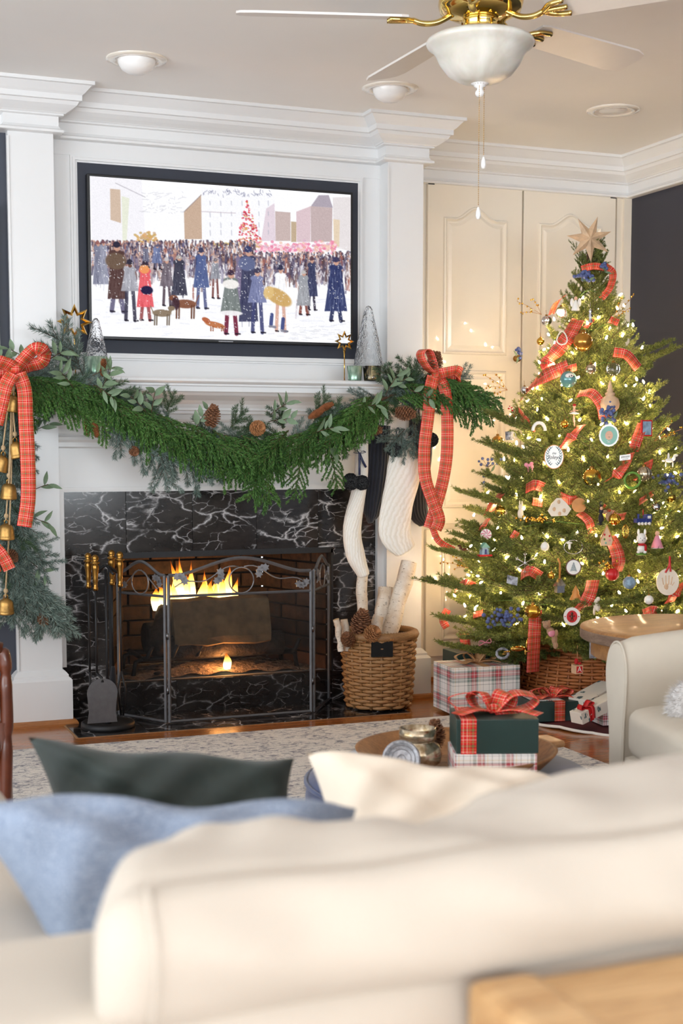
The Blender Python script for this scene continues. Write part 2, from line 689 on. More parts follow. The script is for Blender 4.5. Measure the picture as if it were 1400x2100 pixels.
def m_rug():
    t = NT('rug_pile')
    co = t.coord('Object')
    v = t.mapping(co, (1, 1.7, 1))
    a = t.noise(v, 34, 5, .75, .8)
    big = t.noise(co, 5, 3, .6)
    f = t.math('ADD', a, t.math('MULTIPLY', t.math('SUBTRACT', big, .5), .35))
    c = t.ramp(f, [(.34, s2l((112, 112, 124))), (.43, s2l((168, 164, 166))), (.50, s2l((226, 220, 212))), (.7, s2l((238, 231, 222)))])
    t.col(c)
    t.set(rough=.95)
    t.bump(t.noise(co, 160, 3), .6, .006)
    M['rug_pile'] = t.m


m_rug()


def tartan(name, size, warp, weft=None, rough=.75, twill=True, metal=0, ratio=1.0):
    """warp/weft: list of (position 0..1, rgb) constant bands"""
    t = NT(name)
    uv = t.coord('UV')
    sp = t.n('ShaderNodeSeparateXYZ')
    t.l(uv, sp.inputs[0])

    def band(ch, seq, k):
        fr = t.math('FRACT', t.math('MULTIPLY', ch, 1 / (size * k)))
        return t.ramp(fr, [(p, s2l(c)) for p, c in seq], True)
    a = band(sp.outputs[0], warp, 1.0)
    b = band(sp.outputs[1], weft or warp, ratio)
    t.col(t.mix(a, b, .5))
    t.set(rough=rough, metal=metal)
    if twill:
        w = t.n('ShaderNodeTexWave', i_1=900.0)
        t.l(uv, w.inputs[0])
        t.bump(w.outputs['Fac'], .15, .0006)
    M[name] = t.m


RED, DGR, OLV, WHT = (226, 8, 22), (64, 74, 44), (176, 148, 78), (248, 236, 205)
tartan('plaid_ribbon', .034, [(0, RED), (.10, WHT), (.14, RED), (.25, OLV), (.30, RED), (.40, DGR), (.46, OLV), (.51, DGR), (.57, RED), (.70, OLV), (.75, RED), (.86, WHT), (.90, RED)], rough=.6)
GY, RD, BK, YL, WP = (128, 146, 140), (196, 84, 92), (34, 40, 48), (226, 190, 96), (246, 242, 238)
tartan('plaid_paper', .105, [(0, WP), (.08, BK), (.095, WP), (.2, GY), (.3, WP), (.32, GY), (.36, BK), (.375, RD), (.47, WP), (.49, RD), (.57, BK), (.585, GY), (.64, WP), (.70, YL), (.715, WP), (.84, BK), (.855, WP)], rough=.4, twill=False)
tartan('plaid_paper_small', .060, [(0, WP), (.1, BK), (.115, WP), (.2, GY), (.32, WP), (.36, RD), (.5, WP), (.53, RD), (.6, BK), (.62, WP), (.7, YL), (.72, WP), (.86, BK), (.88, WP)], rough=.4, twill=False)


def m_treepaper():
    t = NT('forest_paper')
    uv = t.coord('UV')
    v = t.mapping(uv, (22, 22, 22))
    vo = t.n('ShaderNodeTexVoronoi', i_Scale=1.0)
    t.l(v, vo.inputs['Vector'])
    n = t.noise(t.mapping(uv, (150, 60, 60)), 1.0, 3, .6)
    f = t.math('ADD', vo.outputs['Distance'], t.math('MULTIPLY', n, .5))
    t.col(t.ramp(f, [(.0, s2l((52, 78, 84))), (.52, s2l((88, 112, 112))), (.56, s2l((236, 228, 214)))], False))
    t.set(rough=.5)
    M['forest_paper'] = t.m


m_treepaper()


def m_birch():
    t = NT('birch_bark')
    co = t.coord('Object')
    uv = t.coord('UV')
    base = t.ramp(t.noise(co, 14, 4), [(.3, s2l((206, 184, 158))), (.7, s2l((240, 232, 220)))])
    lent = t.noise(t.mapping(uv, (5, 70, 1)), 2.2, 3, .6)
    c = t.mix(base, s2l((120, 96, 76)), t.ramp(lent, [(.6, (0, 0, 0, 1)), (.68, (1, 1, 1, 1))]))
    kn = t.noise(co, 9, 4, .6)
    c = t.mix(c, s2l((48, 40, 36)), t.ramp(kn, [(.67, (0, 0, 0, 1)), (.72, (1, 1, 1, 1))]))
    t.col(c)
    t.set(rough=.75)
    t.bump(lent, .3, .003)
    M['birch_bark'] = t.m
    plain('birch_end', (214, 176, 128), .8, var=.12, scale=40)


m_birch()


def m_linen():
    t = NT('blue_linen')
    uv = t.coord('Object')
    a = t.noise(t.mapping(uv, (20, 260, 260)), 3, 3)
    b = t.noise(t.mapping(uv, (260, 20, 260)), 3, 3)
    c = t.ramp(t.math('MULTIPLY_ADD', a, .5, t.math('MULTIPLY', b, .5)), [(.36, s2l((96, 110, 134))), (.64, s2l((158, 170, 188)))])
    t.col(c)
    t.set(rough=.9)
    t.bump(t.math('ADD', a, b), .25, .001)
    M['blue_linen'] = t.m


m_linen()


def m_wicker(name, dark, light):
    t = NT(name)
    oi = t.n('ShaderNodeObjectInfo')
    g = t.n('ShaderNodeNewGeometry')
    co = t.coord('Object')
    n = t.noise(t.mapping(co, (30, 30, 120)), 2.0, 4, .7)
    f = t.math('ADD', t.math('MULTIPLY', g.outputs['Random Per Island'], .5), t.math('MULTIPLY', n, .6))
    t.col(t.ramp(f, [(.2, s2l(dark)), (.8, s2l(light))]))
    t.set(rough=.55)
    M[name] = t.m


m_wicker('wicker', (86, 56, 30), (186, 138, 88))
m_wicker('wicker_warm', (120, 64, 30), (196, 120, 64))


def m_needles(name, a, b, rough=.55, trans=.12):
    t = NT(name)
    g = t.n('ShaderNodeNewGeometry')
    oi = t.n('ShaderNodeObjectInfo')
    f = t.math('MULTIPLY_ADD', g.outputs['Random Per Island'], .7, t.math('MULTIPLY', oi.outputs['Random'], .3))
    t.col(t.ramp(f, [(0, s2l(a)), (1, s2l(b))]))
    t.set(rough=rough, spec=.3)
    M[name] = t.m


m_needles('needles_tree', (50, 74, 34), (160, 166, 84))
m_needles('needles_cedar', (26, 64, 30), (96, 138, 64))
m_needles('needles_frost', (62, 84, 76), (146, 162, 152))
m_needles('needles_pine', (36, 62, 46), (96, 122, 84))


def m_knit():
    t = NT('white_knit')
    uv = t.coord('UV')
    w = t.n('ShaderNodeTexWave', bands_direction='X')
    w.inputs['Scale'].default_value = 20
    w.inputs['Distortion'].default_value = 3.0
    w.inputs['Detail Scale'].default_value = 3.0
    t.l(t.mapping(uv, (1, 1, 1), rot=(0, 0, .25)), w.inputs[0])
    t.col(t.ramp(w.outputs['Fac'], [(0, s2l((236, 228, 214))), (.6, s2l((246, 240, 230)))]))
    t.set(rough=.95, sheen=.2)
    t.bump(w.outputs['Fac'], .35, .004)
    M['white_knit'] = t.m
    t = NT('black_knit')
    uv = t.coord('UV')
    w = t.n('ShaderNodeTexWave', bands_direction='X')
    w.inputs['Scale'].default_value = 20
    w.inputs['Distortion'].default_value = 2.0
    t.l(uv, w.inputs[0])
    t.col(t.ramp(w.outputs['Fac'], [(0, s2l((14, 15, 22))), (1, s2l((30, 32, 44)))]))
    t.set(rough=.9, sheen=.3)
    t.bump(w.outputs['Fac'], .5, .006)
    M['black_knit'] = t.m


m_knit()


def m_glass(name, tint, rough=.05, bump=0, bscale=60, thin=.0):
    t = NT(name)
    t.col(tint)
    t.set(rough=rough, trans=1.0, ior=1.45)
    if bump:
        t.bump(t.noise(t.coord('Object'), bscale, 2), bump, .01)
    M[name] = t.m


m_glass('clear_glass', (1, 1, 1, 1), .03)
m_glass('rippled_glass', (.98, .99, 1, 1), .03, .9, 55)
M['rippled_glass'].node_tree.nodes['Principled BSDF'].inputs['IOR'].default_value = 1.32
m_glass('amber_glass', (1, .8, .42, 1), .04)
m_glass('ornament_glass', (.98, .95, .9, 1), .08, .3, 40)


def m_frosted():
    t = NT('alabaster_glass')
    co = t.coord('Object')
    n = t.noise(co, 7, 3, .5, 1.5)
    t.col(t.ramp(n, [(.3, s2l((214, 210, 198))), (.7, s2l((244, 243, 236)))]))
    t.set(rough=.3, sss=.25, coat=.3)
    M['alabaster_glass'] = t.m


m_frosted()


def m_mercury():
    t = NT('mercury_glass')
    co = t.coord('Object')
    n = t.noise(co, 60, 4, .7)
    t.col(t.ramp(n, [(.35, s2l((150, 128, 92))), (.6, s2l((214, 202, 178)))]))
    t.set(rough=.2, metal=.75)
    M['mercury_glass'] = t.m
    t = NT('green_mercury')
    n = t.noise(t.mapping(t.coord('Object'), (1, 1, .3)), 50, 4, .7)
    t.col(t.ramp(n, [(.3, s2l((84, 128, 104))), (.65, s2l((186, 208, 190)))]))
    t.set(rough=.25, metal=.6)
    M['green_mercury'] = t.m


m_mercury()


def m_emit(name, rgb, strength):
    t = NT(name)
    e = t.n('ShaderNodeEmission')
    e.inputs[0].default_value = rgb
    e.inputs[1].default_value = strength
    t.l(e.outputs[0], t.out.inputs[0])
    M[name] = t.m


m_emit('fairy_bulb', (1.0, .70, .40, 1), 250)
m_emit('candle_flame', (1.0, .62, .25, 1), 25)
m_emit('ember', (1.0, .22, .04, 1), 5)
m_emit('downlight_bulb', (1.0, .93, .82, 1), 1.4)


def m_flame():
    t = NT('flame')
    at_ = t.n('ShaderNodeAttribute', attribute_name='glow')
    c = t.ramp(at_.outputs['Fac'], [(0, (.55, .06, .005, 1)), (.35, (1, .24, .02, 1)), (.7, (1, .52, .10, 1)), (1, (1, .82, .42, 1))])
    s = t.math('MULTIPLY_ADD', t.math('POWER', at_.outputs['Fac'], 2.0), 9.0, 1.0)
    e = t.n('ShaderNodeEmission')
    t.l(c, e.inputs[0])
    t.l(s, e.inputs[1])
    tr = t.n('ShaderNodeBsdfTransparent')
    mx = t.n('ShaderNodeMixShader')
    t.l(t.ramp(at_.outputs['Fac'], [(0, (.0, .0, .0, 1)), (.5, (.85, .85, .85, 1)), (1, (1, 1, 1, 1))]), mx.inputs[0])
    t.l(tr.outputs[0], mx.inputs[1])
    t.l(e.outputs[0], mx.inputs[2])
    t.l(mx.outputs[0], t.out.inputs[0])
    M['flame'] = t.m


m_flame()


def m_screen_mesh():
    # woven wire too fine to model: part of the light passes between the wires
    t = NT('wire_mesh')
    tr = t.n('ShaderNodeBsdfTransparent')
    mx = t.n('ShaderNodeMixShader')
    ch = t.n('ShaderNodeTexChecker', i_Scale=900.0)
    t.l(t.coord('UV'), ch.inputs[0])
    t.col(s2l((26, 25, 25)))
    t.set(rough=.5, metal=.2)
    t.l(t.math('MULTIPLY_ADD', ch.outputs['Fac'], .10, .40), mx.inputs[0])
    t.l(tr.outputs[0], mx.inputs[1])
    t.l(t.bsdf.outputs[0], mx.inputs[2])
    t.l(mx.outputs[0], t.out.inputs[0])
    M['wire_mesh'] = t.m


m_screen_mesh()


def m_attr(name, strength=None, rough=.5):
    """colour painted per vertex (a flat print or a screen)"""
    t = NT(name)
    a = t.n('ShaderNodeVertexColor', layer_name='print')
    if strength:
        e = t.n('ShaderNodeEmission')
        t.l(a.outputs[0], e.inputs[0])
        e.inputs[1].default_value = strength
        t.l(e.outputs[0], t.out.inputs[0])
    else:
        t.col(a.outputs[0])
        t.set(rough=rough)
    M[name] = t.m


m_attr('tv_picture', 0.83)


# ------------------------------------------------------------------ the room
CZ = 2.39            # ceiling height
PX0, PX1, QX0, QX1 = 0.79, 0.957, 2.314, 2.472      # pilasters
PY, WY, CBY, RX = 5.30, 5.385, 5.68, 3.715          # pilaster front, panel, cabinet front, right wall

fl = struct(MB().box(-2.7, 3.8, -5.2, 5.9, -0.06, -0.006).build('floor', M['oak_floor']), 'oak strip floor')
lens = [0.45, 0.62, 0.8, 1.0]
plank_me = {}
for L in lens:
    o = MB().box(0, L - .0012, 0, .0560, -.010, 0.0).build('plank', M['oak_floor'], fl, local=True)
    plank_me[L] = o.data
    bpy.data.objects.remove(o)
y = 3.86
while y < 5.68:
    x = .25 - rnd.random() * .6
    xe = 3.7
    while x < xe:
        L = rnd.choice(lens)
        if not (.75 < x and x + L < 2.3 and y < 4.72):      # fully under the rug: left out
            inst(plank_me[L], 'plank', fl, Matrix.Translation((x, y, 0)))
        x += L
    y += .0572
struct(MB().box(-2.7, 3.8, -5.2, 5.9, CZ, CZ + .06).build('ceiling', M['ceiling_white']), 'smooth white ceiling')

# back wall: navy recess on the left, chimney breast in the middle
struct(MB().box(-2.7, PX0 + .01, 5.345, 5.9, 0, CZ).build('wall_back', M['navy_wall']), 'navy painted back wall left of the chimney breast')
m = MB()
m.box(PX0 + .02, QX1 - .02, WY, 5.95, .895, CZ)
m.box(PX0 + .02, 1.154, WY, 5.95, 0, .895).box(2.089, QX1 - .02, WY, 5.95, 0, .895)
m.box(1.154, 2.089, WY, 5.95, 0, .13).box(1.154, 2.089, WY, 5.95, .645, .895)
struct(m.build('wall_chimney', M['trim_white']), 'white panelled chimney breast above the fireplace')
struct(MB().box(RX, RX + .1, -5.2, 5.9, 0, CZ).build('wall_right', M['plum_wall']), 'very dark plum grey right wall')
# walls behind the camera with the windows that light the room
m = MB().box(-2.8, -2.7, -5.2, 5.9, 0, .45).box(-2.8, -2.7, -5.2, 5.9, 2.25, CZ).box(-2.8, -2.7, 4.4, 5.9, .45, 2.25).box(-2.8, -2.7, -5.2, -1.2, .45, 2.25)
struct(m.build('wall_left', M['trim_white']), 'left wall with a wide window opening')
m = MB().box(-2.8, 3.8, -5.3, -5.2, 0, .32).box(-2.8, 3.8, -5.3, -5.2, 2.28, CZ).box(-2.8, -2.35, -5.3, -5.2, .32, 2.28).box(3.35, 3.8, -5.3, -5.2, .32, 2.28)
struct(m.build('wall_rear', M['trim_white']), 'rear wall with a wide window opening')

# pilasters
for k, (a, b) in enumerate(((PX0, PX1), (QX0, QX1))):
    m = MB().box(a, b, PY, 5.72, .0, CZ)
    m.sweep([(a, 5.345 if k == 0 else WY), (a, PY), (b, PY), (b, WY if k == 0 else 5.68)], [(0, .005), (.032, .005), (.032, .172), (.026, .180), (.02, .184), (.02, .192), (.008, .206), (.0, .212)])
    o = m.build('trim_%d' % (k + 1), M['trim_white'])
    struct(o, ['left white pilaster with plinth', 'right white pilaster with plinth'][k])
    sh = MB().sweep([(a, 5.345 if k == 0 else WY - .03), (a, PY), (b, PY), (b, WY - .03 if k == 0 else 5.68)], [(.032, .0), (.05, .0), (.05, .008), (.045, .018), (.036, .022), (.032, .022)])
    sh.build('shoe_moulding', M['oak_shoe'], o)
    # corner beads of the shaft
    MB().box(a - .004, a + .004, PY - .004, PY + .004, .212, 2.2).build('corner_bead', M['trim_white'], o)

# crown moulding round the whole wall
crown = [(.132, CZ + .001), (.132, CZ - .012), (.122, CZ - .014), (.113, CZ - .024), (.100, CZ - .038), (.092, CZ - .045), (.092, CZ - .064), (.082, CZ - .066), (.076, CZ - .078), (.060, CZ - .090), (.044, CZ - .100), (.040, CZ - .104), (.034, CZ - .104), (.034, CZ - .110), (.018, CZ - .112), (.018, CZ - .146), (.024, CZ - .156), (.034, CZ - .162), (.034, CZ - .170), (.028, CZ - .172), (.0, CZ - .172)]
path = [(-2.7, 5.345), (PX0, 5.345), (PX0, PY), (PX1, PY), (PX1, WY), (QX0, WY), (QX0, PY), (QX1, PY), (QX1, CBY), (RX, CBY), (RX, -5.2)]
struct(MB().sweep(path, crown).build('trim_3', M['trim_white']), 'white crown moulding under the ceiling')

# far left: window casing and white skirting on the navy wall
m = MB().box(.655, .750, 5.322, 5.346, .40, 1.95).box(.735, .750, 5.314, 5.330, .40, 1.95)
struct(m.build('trim_4', M['window_grey']), 'pale window casing at the left edge')
m = MB().box(-2.7, PX0 - .03, 5.328, 5.346, 0, .12)
m.sweep([(-2.7, 5.33), (PX0 - .03, 5.33)], [(0, .12), (.010, .12), (.010, .135), (.004, .15), (0, .15)])
struct(m.build('baseboard_left', M['trim_white']))
m = MB().box(RX - .014, RX, -5.2, CBY, 0, .12)
struct(m.build('baseboard_right', M['trim_white']))

# panel trim round the television
TX0, TX1, TZ0, TZ1 = 1.059, 2.211, 1.423, 2.138
m = MB()


def picture_frame(m, x0, x1, z0, z1, y, rings):
    """mitred frame on a wall: rings of (outset, proud)"""
    vs, fs = [], []
    for o_, h_ in rings:
        vs += [(x0 - o_, y - h_, z0 - o_), (x1 + o_, y - h_, z0 - o_), (x1 + o_, y - h_, z1 + o_), (x0 - o_, y - h_, z1 + o_)]
    for r_ in range(len(rings) - 1):
        for i in range(4):
            j = (i + 1) % 4
            fs.append((r_ * 4 + i, r_ * 4 + j, r_ * 4 + 4 + j, r_ * 4 + 4 + i))
    m.add(vs, fs)


picture_frame(m, TX0, TX1, TZ0, TZ1, WY, [(0, -.002), (0, .010), (.007, .010), (.008, .016), (.018, .016), (.020, .010), (.026, .010), (.027, -.002)])
m.box(PX1, QX0, WY - .003, WY, 2.164, 2.166)
struct(m.build('trim_5', M['trim_white']), 'white bead frame around the television niche')

# ------------------------------------------------------------------ fireplace
fp = thing('fireplace_mantel', 'white moulded mantel and surround with black marble facing', 'mantel', (1.62, 5.36, 0))
prof = [(-.06, 1.322), (.205, 1.322), (.211, 1.317), (.211, 1.309), (.203, 1.303), (.192, 1.300), (.192, 1.293), (.180, 1.291), (.180, 1.272), (.172, 1.268), (.160, 1.258), (.140, 1.249), (.115, 1.240), (.095, 1.226), (.086, 1.212), (.086, 1.203), (.072, 1.201), (.072, 1.190), (.034, 1.188), (.034, 1.168), (.030, 1.160), (.022, 1.158), (.022, 1.140), (.016, 1.130), (.016, 1.112), (.010, 1.106), (.020, 1.098), (.022, 1.088), (.012, 1.078), (.012, 1.062), (.006, 1.058), (.0, 1.056), (-.06, 1.056)]
MB().sweep([(.962, 5.40), (.962, 5.331), (2.309, 5.331), (2.309, 5.40)], prof).build('mantel_shelf', M['trim_white'], fp)
MB().box(PX1, QX0, 5.340, 5.40, .905, 1.060).build('frieze', M['trim_white'], fp)
m = MB().box(PX1, QX0, 5.330, 5.40, .894, .906).box(PX1, .980, 5.335, 5.40, .212, .900).box(2.285, QX0, 5.335, 5.40, .212, .900)
m.box(PX1 + .016, 2.295, 5.338, 5.352, .888, .897)
m.build('edge_bead', M['trim_white'], fp)
facing = MB().box(.975, 2.29, 5.368, 5.39, .0, .13)
facing.box(.975, 1.154, 5.368, 5.39, .13, .9).box(2.089, 2.29, 5.368, 5.39, .13, .9).box(1.154, 2.089, 5.368, 5.39, .645, .9)
facing = facing.build('grout_bed', M['mortar'], fp)
xs = [.980, 1.225, 1.493, 1.761, 2.028, 2.285]
G = .0008
tiles = [(xs[i], xs[i + 1], .643, .895) for i in range(5)]
for a, b in ((.980, 1.154), (2.089, 2.285)):
    tiles += [(a, b, .376, .643), (a, b, .109, .376), (a, b, .0, .109)]
tiles += [(1.154, 1.42, 0, .13), (1.42, 1.688, 0, .13), (1.688, 1.955, 0, .13), (1.955, 2.089, 0, .13)]
for a, b, c, d in tiles:
    MB().box(a + G, b - G, 5.356, 5.370, c + G, d - G, b=.0008).build('tile', M['black_marble'], facing)
# black metal lintel and inner frame
m = MB().box(1.150, 2.093, 5.352, 5.40, .625, .648).box(1.150, 1.160, 5.352, 5.40, .13, .64).box(2.083, 2.093, 5.352, 5.40, .13, .64)
m.build('opening_frame', M['iron'], fp)

hearth = thing('hearth', 'flat black marble tile hearth set into the oak floor', 'hearth', (1.62, 5.18, 0))
MB().box(.948, 2.292, 5.000, 5.37, -.02, .001).build('bed', M['kraft_paper'], hearth)
for i in range(5):
    a = .955 + i * .2665
    for c, d in ((5.005, 5.268), (5.270, 5.356)):
        MB().box(a + .001, a + .2655, c, d, -.01, .004, b=.0008).build('tile', M['black_marble'], hearth)

# firebox lined with bricks
fb = thing('firebox', 'sooty brick lined firebox behind the spark screen', 'firebox', (1.62, 5.6, .13))
FBL, FBR, BL, BR, BKY = 1.150, 2.093, 1.30, 1.943, 5.84
m = MB().box(1.0, 2.2, 5.39, 6.0, .09, .128)
m.build('firebox_floor', M['soot_and_hole_shade'], fb)
m = MB().box(1.0, 2.2, 5.395, 5.99, .66, .70)
m.build('smoke_shelf', M['soot_and_hole_shade'], fb)
sides = [((FBR, 5.395), (BR, BKY)), ((BL, BKY), (FBL, 5.395)), ((BR, BKY), (BL, BKY))]
brick_me = MB().box(0, .196, -.012, .02, 0, .056, b=.003).build('brick', M['firebrick'], fb, local=True)
bme = brick_me.data
bpy.data.objects.remove(brick_me)
for (p, q) in sides:
    d = Vector((q[0] - p[0], q[1] - p[1], 0))
    L = d.length
    d.normalize()
    nrm = Vector((d.y, -d.x, 0))
    if nrm.dot(Vector((1.62, 5.5, 0)) - Vector((p[0], p[1], 0))) < 0:
        nrm = -nrm
    o = Vector((p[0], p[1], 0))
    mb = MB().prism([(0, .12), (L, .12), (L, .68), (0, .68)], o + nrm * -.006, d, (0, 0, 1), -nrm * .03)
    mb.build('mortar_bed', M['mortar'], fb)
    row = 0
    z = .131
    while z < .655:
        x = -.1 if row % 2 else 0
        while x < L:
            a, b = max(0, x), min(L, x + .2)
            if b - a > .03:
                Mx = frame_mat(o + d * (a + .002) + Vector((0, 0, z)) - abs_loc(fb), d, (0, 0, 1), ((b - a - .006) / .196, 1, 1))
                inst(bme, 'brick', fb, Mx)
            x += .204
        z += .064
        row += 1

# ash, grate, logs and fire
am = MB()
am.grid(lambda u, v: (1.19 + u * .86, 5.40 + v * .40, .132 + .035 * math.sin(PI * u) * math.sin(PI * min(1, v * 1.1 + .1)) + .006 * math.sin(u * 40 + v * 13) * math.cos(v * 33)), 40, 16)
ash = am.build('ash_bed', M['ash'])
tag(ash, 'pale ash and embers spread over the firebox floor', 'ash', kind='stuff')
for i in range(9):
    x, y2 = 1.25 + rnd.random() * .7, 5.43 + rnd.random() * .1
    s = .012 + rnd.random() * .018
    mm = MB().sphere((x, y2, .148), s, 7, 5, (1.5, 1, .5))
    c = mm.build('charcoal_piece', M['charred_log'])
    tag(c, 'small black charcoal lump lying in the ash', 'charcoal', 'charcoal lumps in the ash')

gr = thing('fire_grate', 'black iron fire grate with raised bars under the logs', 'fire grate', (1.62, 5.5, .13))
for yy in (5.46, 5.66):
    MB().tube([(1.27, yy, .14), (1.28, yy, .195), (1.31, yy, .205), (1.93, yy, .205), (1.96, yy, .195), (1.97, yy, .14)], .010, 8).build('rail', M['iron'], gr)
for i in range(7):
    x = 1.31 + i * .105
    MB().tube([(x, 5.70, .21), (x, 5.46, .207), (x + .012, 5.435, .215), (x + .03, 5.425, .262)], .009, 8).build('bar', M['iron'], gr)

# big split log
def log(name, a, b, r, label, split=None, mats=None, n=14):
    a, b = Vector(a), Vector(b)
    pts = [a.lerp(b, i / 6) for i in range(7)]
    rs = [r * (1 + .05 * math.sin(i * 2.3 + r * 90)) for i in range(7)]
    mm = MB().tube(pts, rs, n, smooth=split is None)
    if split:
        nv = Vector(split).normalized()
        c = (a + b) / 2 + nv * r * .55
        mm.v = [tuple(Vector(p) - nv * max(0, (Vector(p) - c).dot(nv))) for p in mm.v]
    o = mm.build(name, mats or M['charred_log'])
    return tag(o, label, 'log')


log('firewood_log', (1.44, 5.50, .335), (1.84, 5.47, .340), .108, 'large split log burning in front on the grate', (-.1, -1, .25), M['log_face'], 16)
log('firewood_log', (1.40, 5.48, .245), (1.90, 5.45, .250), .05, 'charred round log lying low on the grate bars')
log('firewood_log', (1.36, 5.62, .27), (1.90, 5.66, .28), .065, 'charred log lying at the back of the grate')
log('firewood_log', (1.36, 5.44, .24), (1.45, 5.60, .40), .04, 'charred log leaning upright at the left of the grate')

fire = thing('fire', 'orange and yellow flames licking up behind the split log', 'fire', (1.5, 5.58, .4))


def flame(x, y, z, h, r, lean, parent):
    m = MB()
    n, mrow = 9, 9
    ph = rnd.random() * 6
    heat = []
    for j in range(mrow + 1):
        t = j / mrow
        rr = r * (math.sin(PI * min(1, t * .8 + .22)) ** .8) * (1 - t ** 3) + .0004
        cx = x + lean * t * t + .25 * r * math.sin(ph + t * 7) * t
        for i in range(n):
            a = 2 * PI * i / n
            m.v.append((cx + rr * math.cos(a), y + rr * .8 * math.sin(a), z + h * t))
            heat.append(max(0, 1 - t ** 1.6))
    fs = []
    for j in range(mrow):
        for i in range(n):
            k = (i + 1) % n
            fs.append((j * n + i, j * n + k, (j + 1) * n + k, (j + 1) * n + i))
    for f_ in fs:
        m.f.append(list(f_)); m.uv.append(None); m.sm.append(True); m.mi.append(0)
    o = m.build('flame', M['flame'], parent)
    at_ = o.data.attributes.new('glow', 'FLOAT', 'POINT')
    at_.data.foreach_set('value', heat)
    return o


for cx, hh, spread, cnt in ((1.535, .205, .055, 22), (1.680, .165, .035, 12), (1.455, .12, .02, 4)):
    for i in range(cnt):
        dx = rnd.gauss(0, spread)
        h = hh * (1 - min(.6, abs(dx) / spread * .25)) * (.6 + .5 * rnd.random())
        flame(cx + dx, 5.56 + rnd.random() * .05, .385, h + .03, .014 + rnd.random() * .014, rnd.gauss(-.005, .02), fire)
flame(1.655, 5.43, .150, .075, .018, .0, fire)
flame(1.645, 5.435, .225, .045, .012, -.02, fire)
fl_d = bpy.data.lights.new('fire_glow', 'POINT')
fl_d.energy, fl_d.color, fl_d.shadow_soft_size = 5, (1, .42, .12), .06
fo = bpy.data.objects.new('fire_glow', fl_d)
COL.objects.link(fo)
fo.parent = fire
fo.location = Vector((1.64, 5.43, .20)) - Vector(fire.location)

# spark screen
scr = thing('fire_screen', 'three panel black iron spark screen with leaf scrollwork', 'fire screen', (1.62, 5.12, .004))


def leaf_shape(s):
    return [(0, -.5 * s), (.18 * s, -.3 * s), (.42 * s, -.34 * s), (.34 * s, -.05 * s), (.5 * s, .12 * s), (.24 * s, .16 * s), (.2 * s, .4 * s), (0, .28 * s), (-.2 * s, .4 * s), (-.24 * s, .16 * s), (-.5 * s, .12 * s), (-.34 * s, -.05 * s), (-.42 * s, -.34 * s), (-.18 * s, -.3 * s)]


def screen_panel(name, p0, p1, zc, za, zb, leaves, ring, bend=.5):
    p0, p1 = Vector((p0[0], p0[1], 0)), Vector((p1[0], p1[1], 0))
    d = p1 - p0
    L = d.length
    d.normalize()
    nrm = Vector((d.y, -d.x, 0))
    if nrm.y > 0:
        nrm = -nrm

    def P(s, z, o=0.0):
        return p0 + d * (s * L) + Vector((0, 0, z)) + nrm * o
    fr = MB()
    w = .0065
    fr.tube([P(0, .010), P(0, zc)], w, 4, smooth=False)
    fr.tube([P(1, .010), P(1, zc)], w, 4, smooth=False)
    fr.tube([P(0, .012), P(1, .012)], w * .9, 4, smooth=False)
    fr.tube([P(0, zb), P(1, zb)], w * .8, 4, smooth=False)
    top = []
    for i in range(25):
        t = i / 24
        q = 1 - abs(2 * t - 1)
        e = 0 if q < .12 else (q - .12) / .88
        top.append(P(t, zc + (za - zc) * (3 * e * e - 2 * e ** 3) ** .8))
    fr.tube(top, w, 4, smooth=False)
    f = fr.build('panel_frame', M['screen_iron'], scr)
    wm = MB()
    wm.add([P(0, .012), P(1, .012), P(1, zb), P(0, zb)], [(0, 1, 2, 3)], [[(0, 0), (L, 0), (L, zb), (0, zb)]])
    wm.build('mesh_panel', M['wire_mesh'], scr)
    sw = MB()
    zm = zb + (za - zb) * .42
    rr = (za - zb) * .36
    c = [P(.5 + rr / L * math.cos(a), zb + rr * 1.05 + rr * math.sin(a), .004) for a in [2 * PI * i / 28 for i in range(29)]]
    sw.tube(c, .0028, 6)
    for sg in (-1, 1):
        pts = []
        for i in range(15):
            t = i / 14
            pts.append(P(.5 + sg * (.02 + t * (.44 if ring == 'wide' else .34)), zb + rr * 2.1 - (rr * 1.5) * (t ** 1.1) + .012 * math.sin(t * 9) * (1 if ring == 'wide' else 0), .004))
        sw.tube(pts, .0026, 6)
    sw.build('scroll', M['pewter'], scr)
    for (s, zz, rot, sz) in leaves:
        lm = MB()
        for da in (-.9, 0, .9):
            ca, sa = math.cos(rot + da), math.sin(rot + da)
            u = (d * ca + Vector((0, 0, 1)) * sa)
            v = (d * -sa + Vector((0, 0, 1)) * ca)
            o = P(s, zz, .004) + v * -(sz * .45)
            pl = leaf_shape(sz * .8)
            lm.prism([(a, b) for a, b in pl], o, u, v, nrm * .004)
        lm.build('leaf', M['pewter'], scr)


zc, za, zb = at(350, 1180, 5.12).z, at(490, 1144, 5.12).z, at(450, 1219, 5.12).z
screen_panel('centre', (1.330, 5.118), (1.908, 5.122), zc, za, zb, [(.07, zb + .055, 2.6, .045), (.32, zb + .075, 1.2, .045), (.66, zb + .078, -2.4, .045), (.93, zb + .045, .2, .042)], 'wide')
screen_panel('left', (1.316, 5.122), (1.186, 5.345), zc, za - .012, zb, [(.16, zb + .05, -2.4, .042), (.86, zb + .05, .4, .04)], 'small')
screen_panel('right', (1.922, 5.126), (2.070, 5.345), zc, za - .012, zb, [(.14, zb + .05, 2.4, .042), (.84, zb + .05, -.4, .04)], 'small')
for (x, y2) in ((1.323, 5.117), (1.915, 5.121)):
    for zz in (.12, .33):
        MB().tube([(x, y2, zz), (x, y2, zz + .025)], .005, 8).build('hinge', M['steel'], scr)

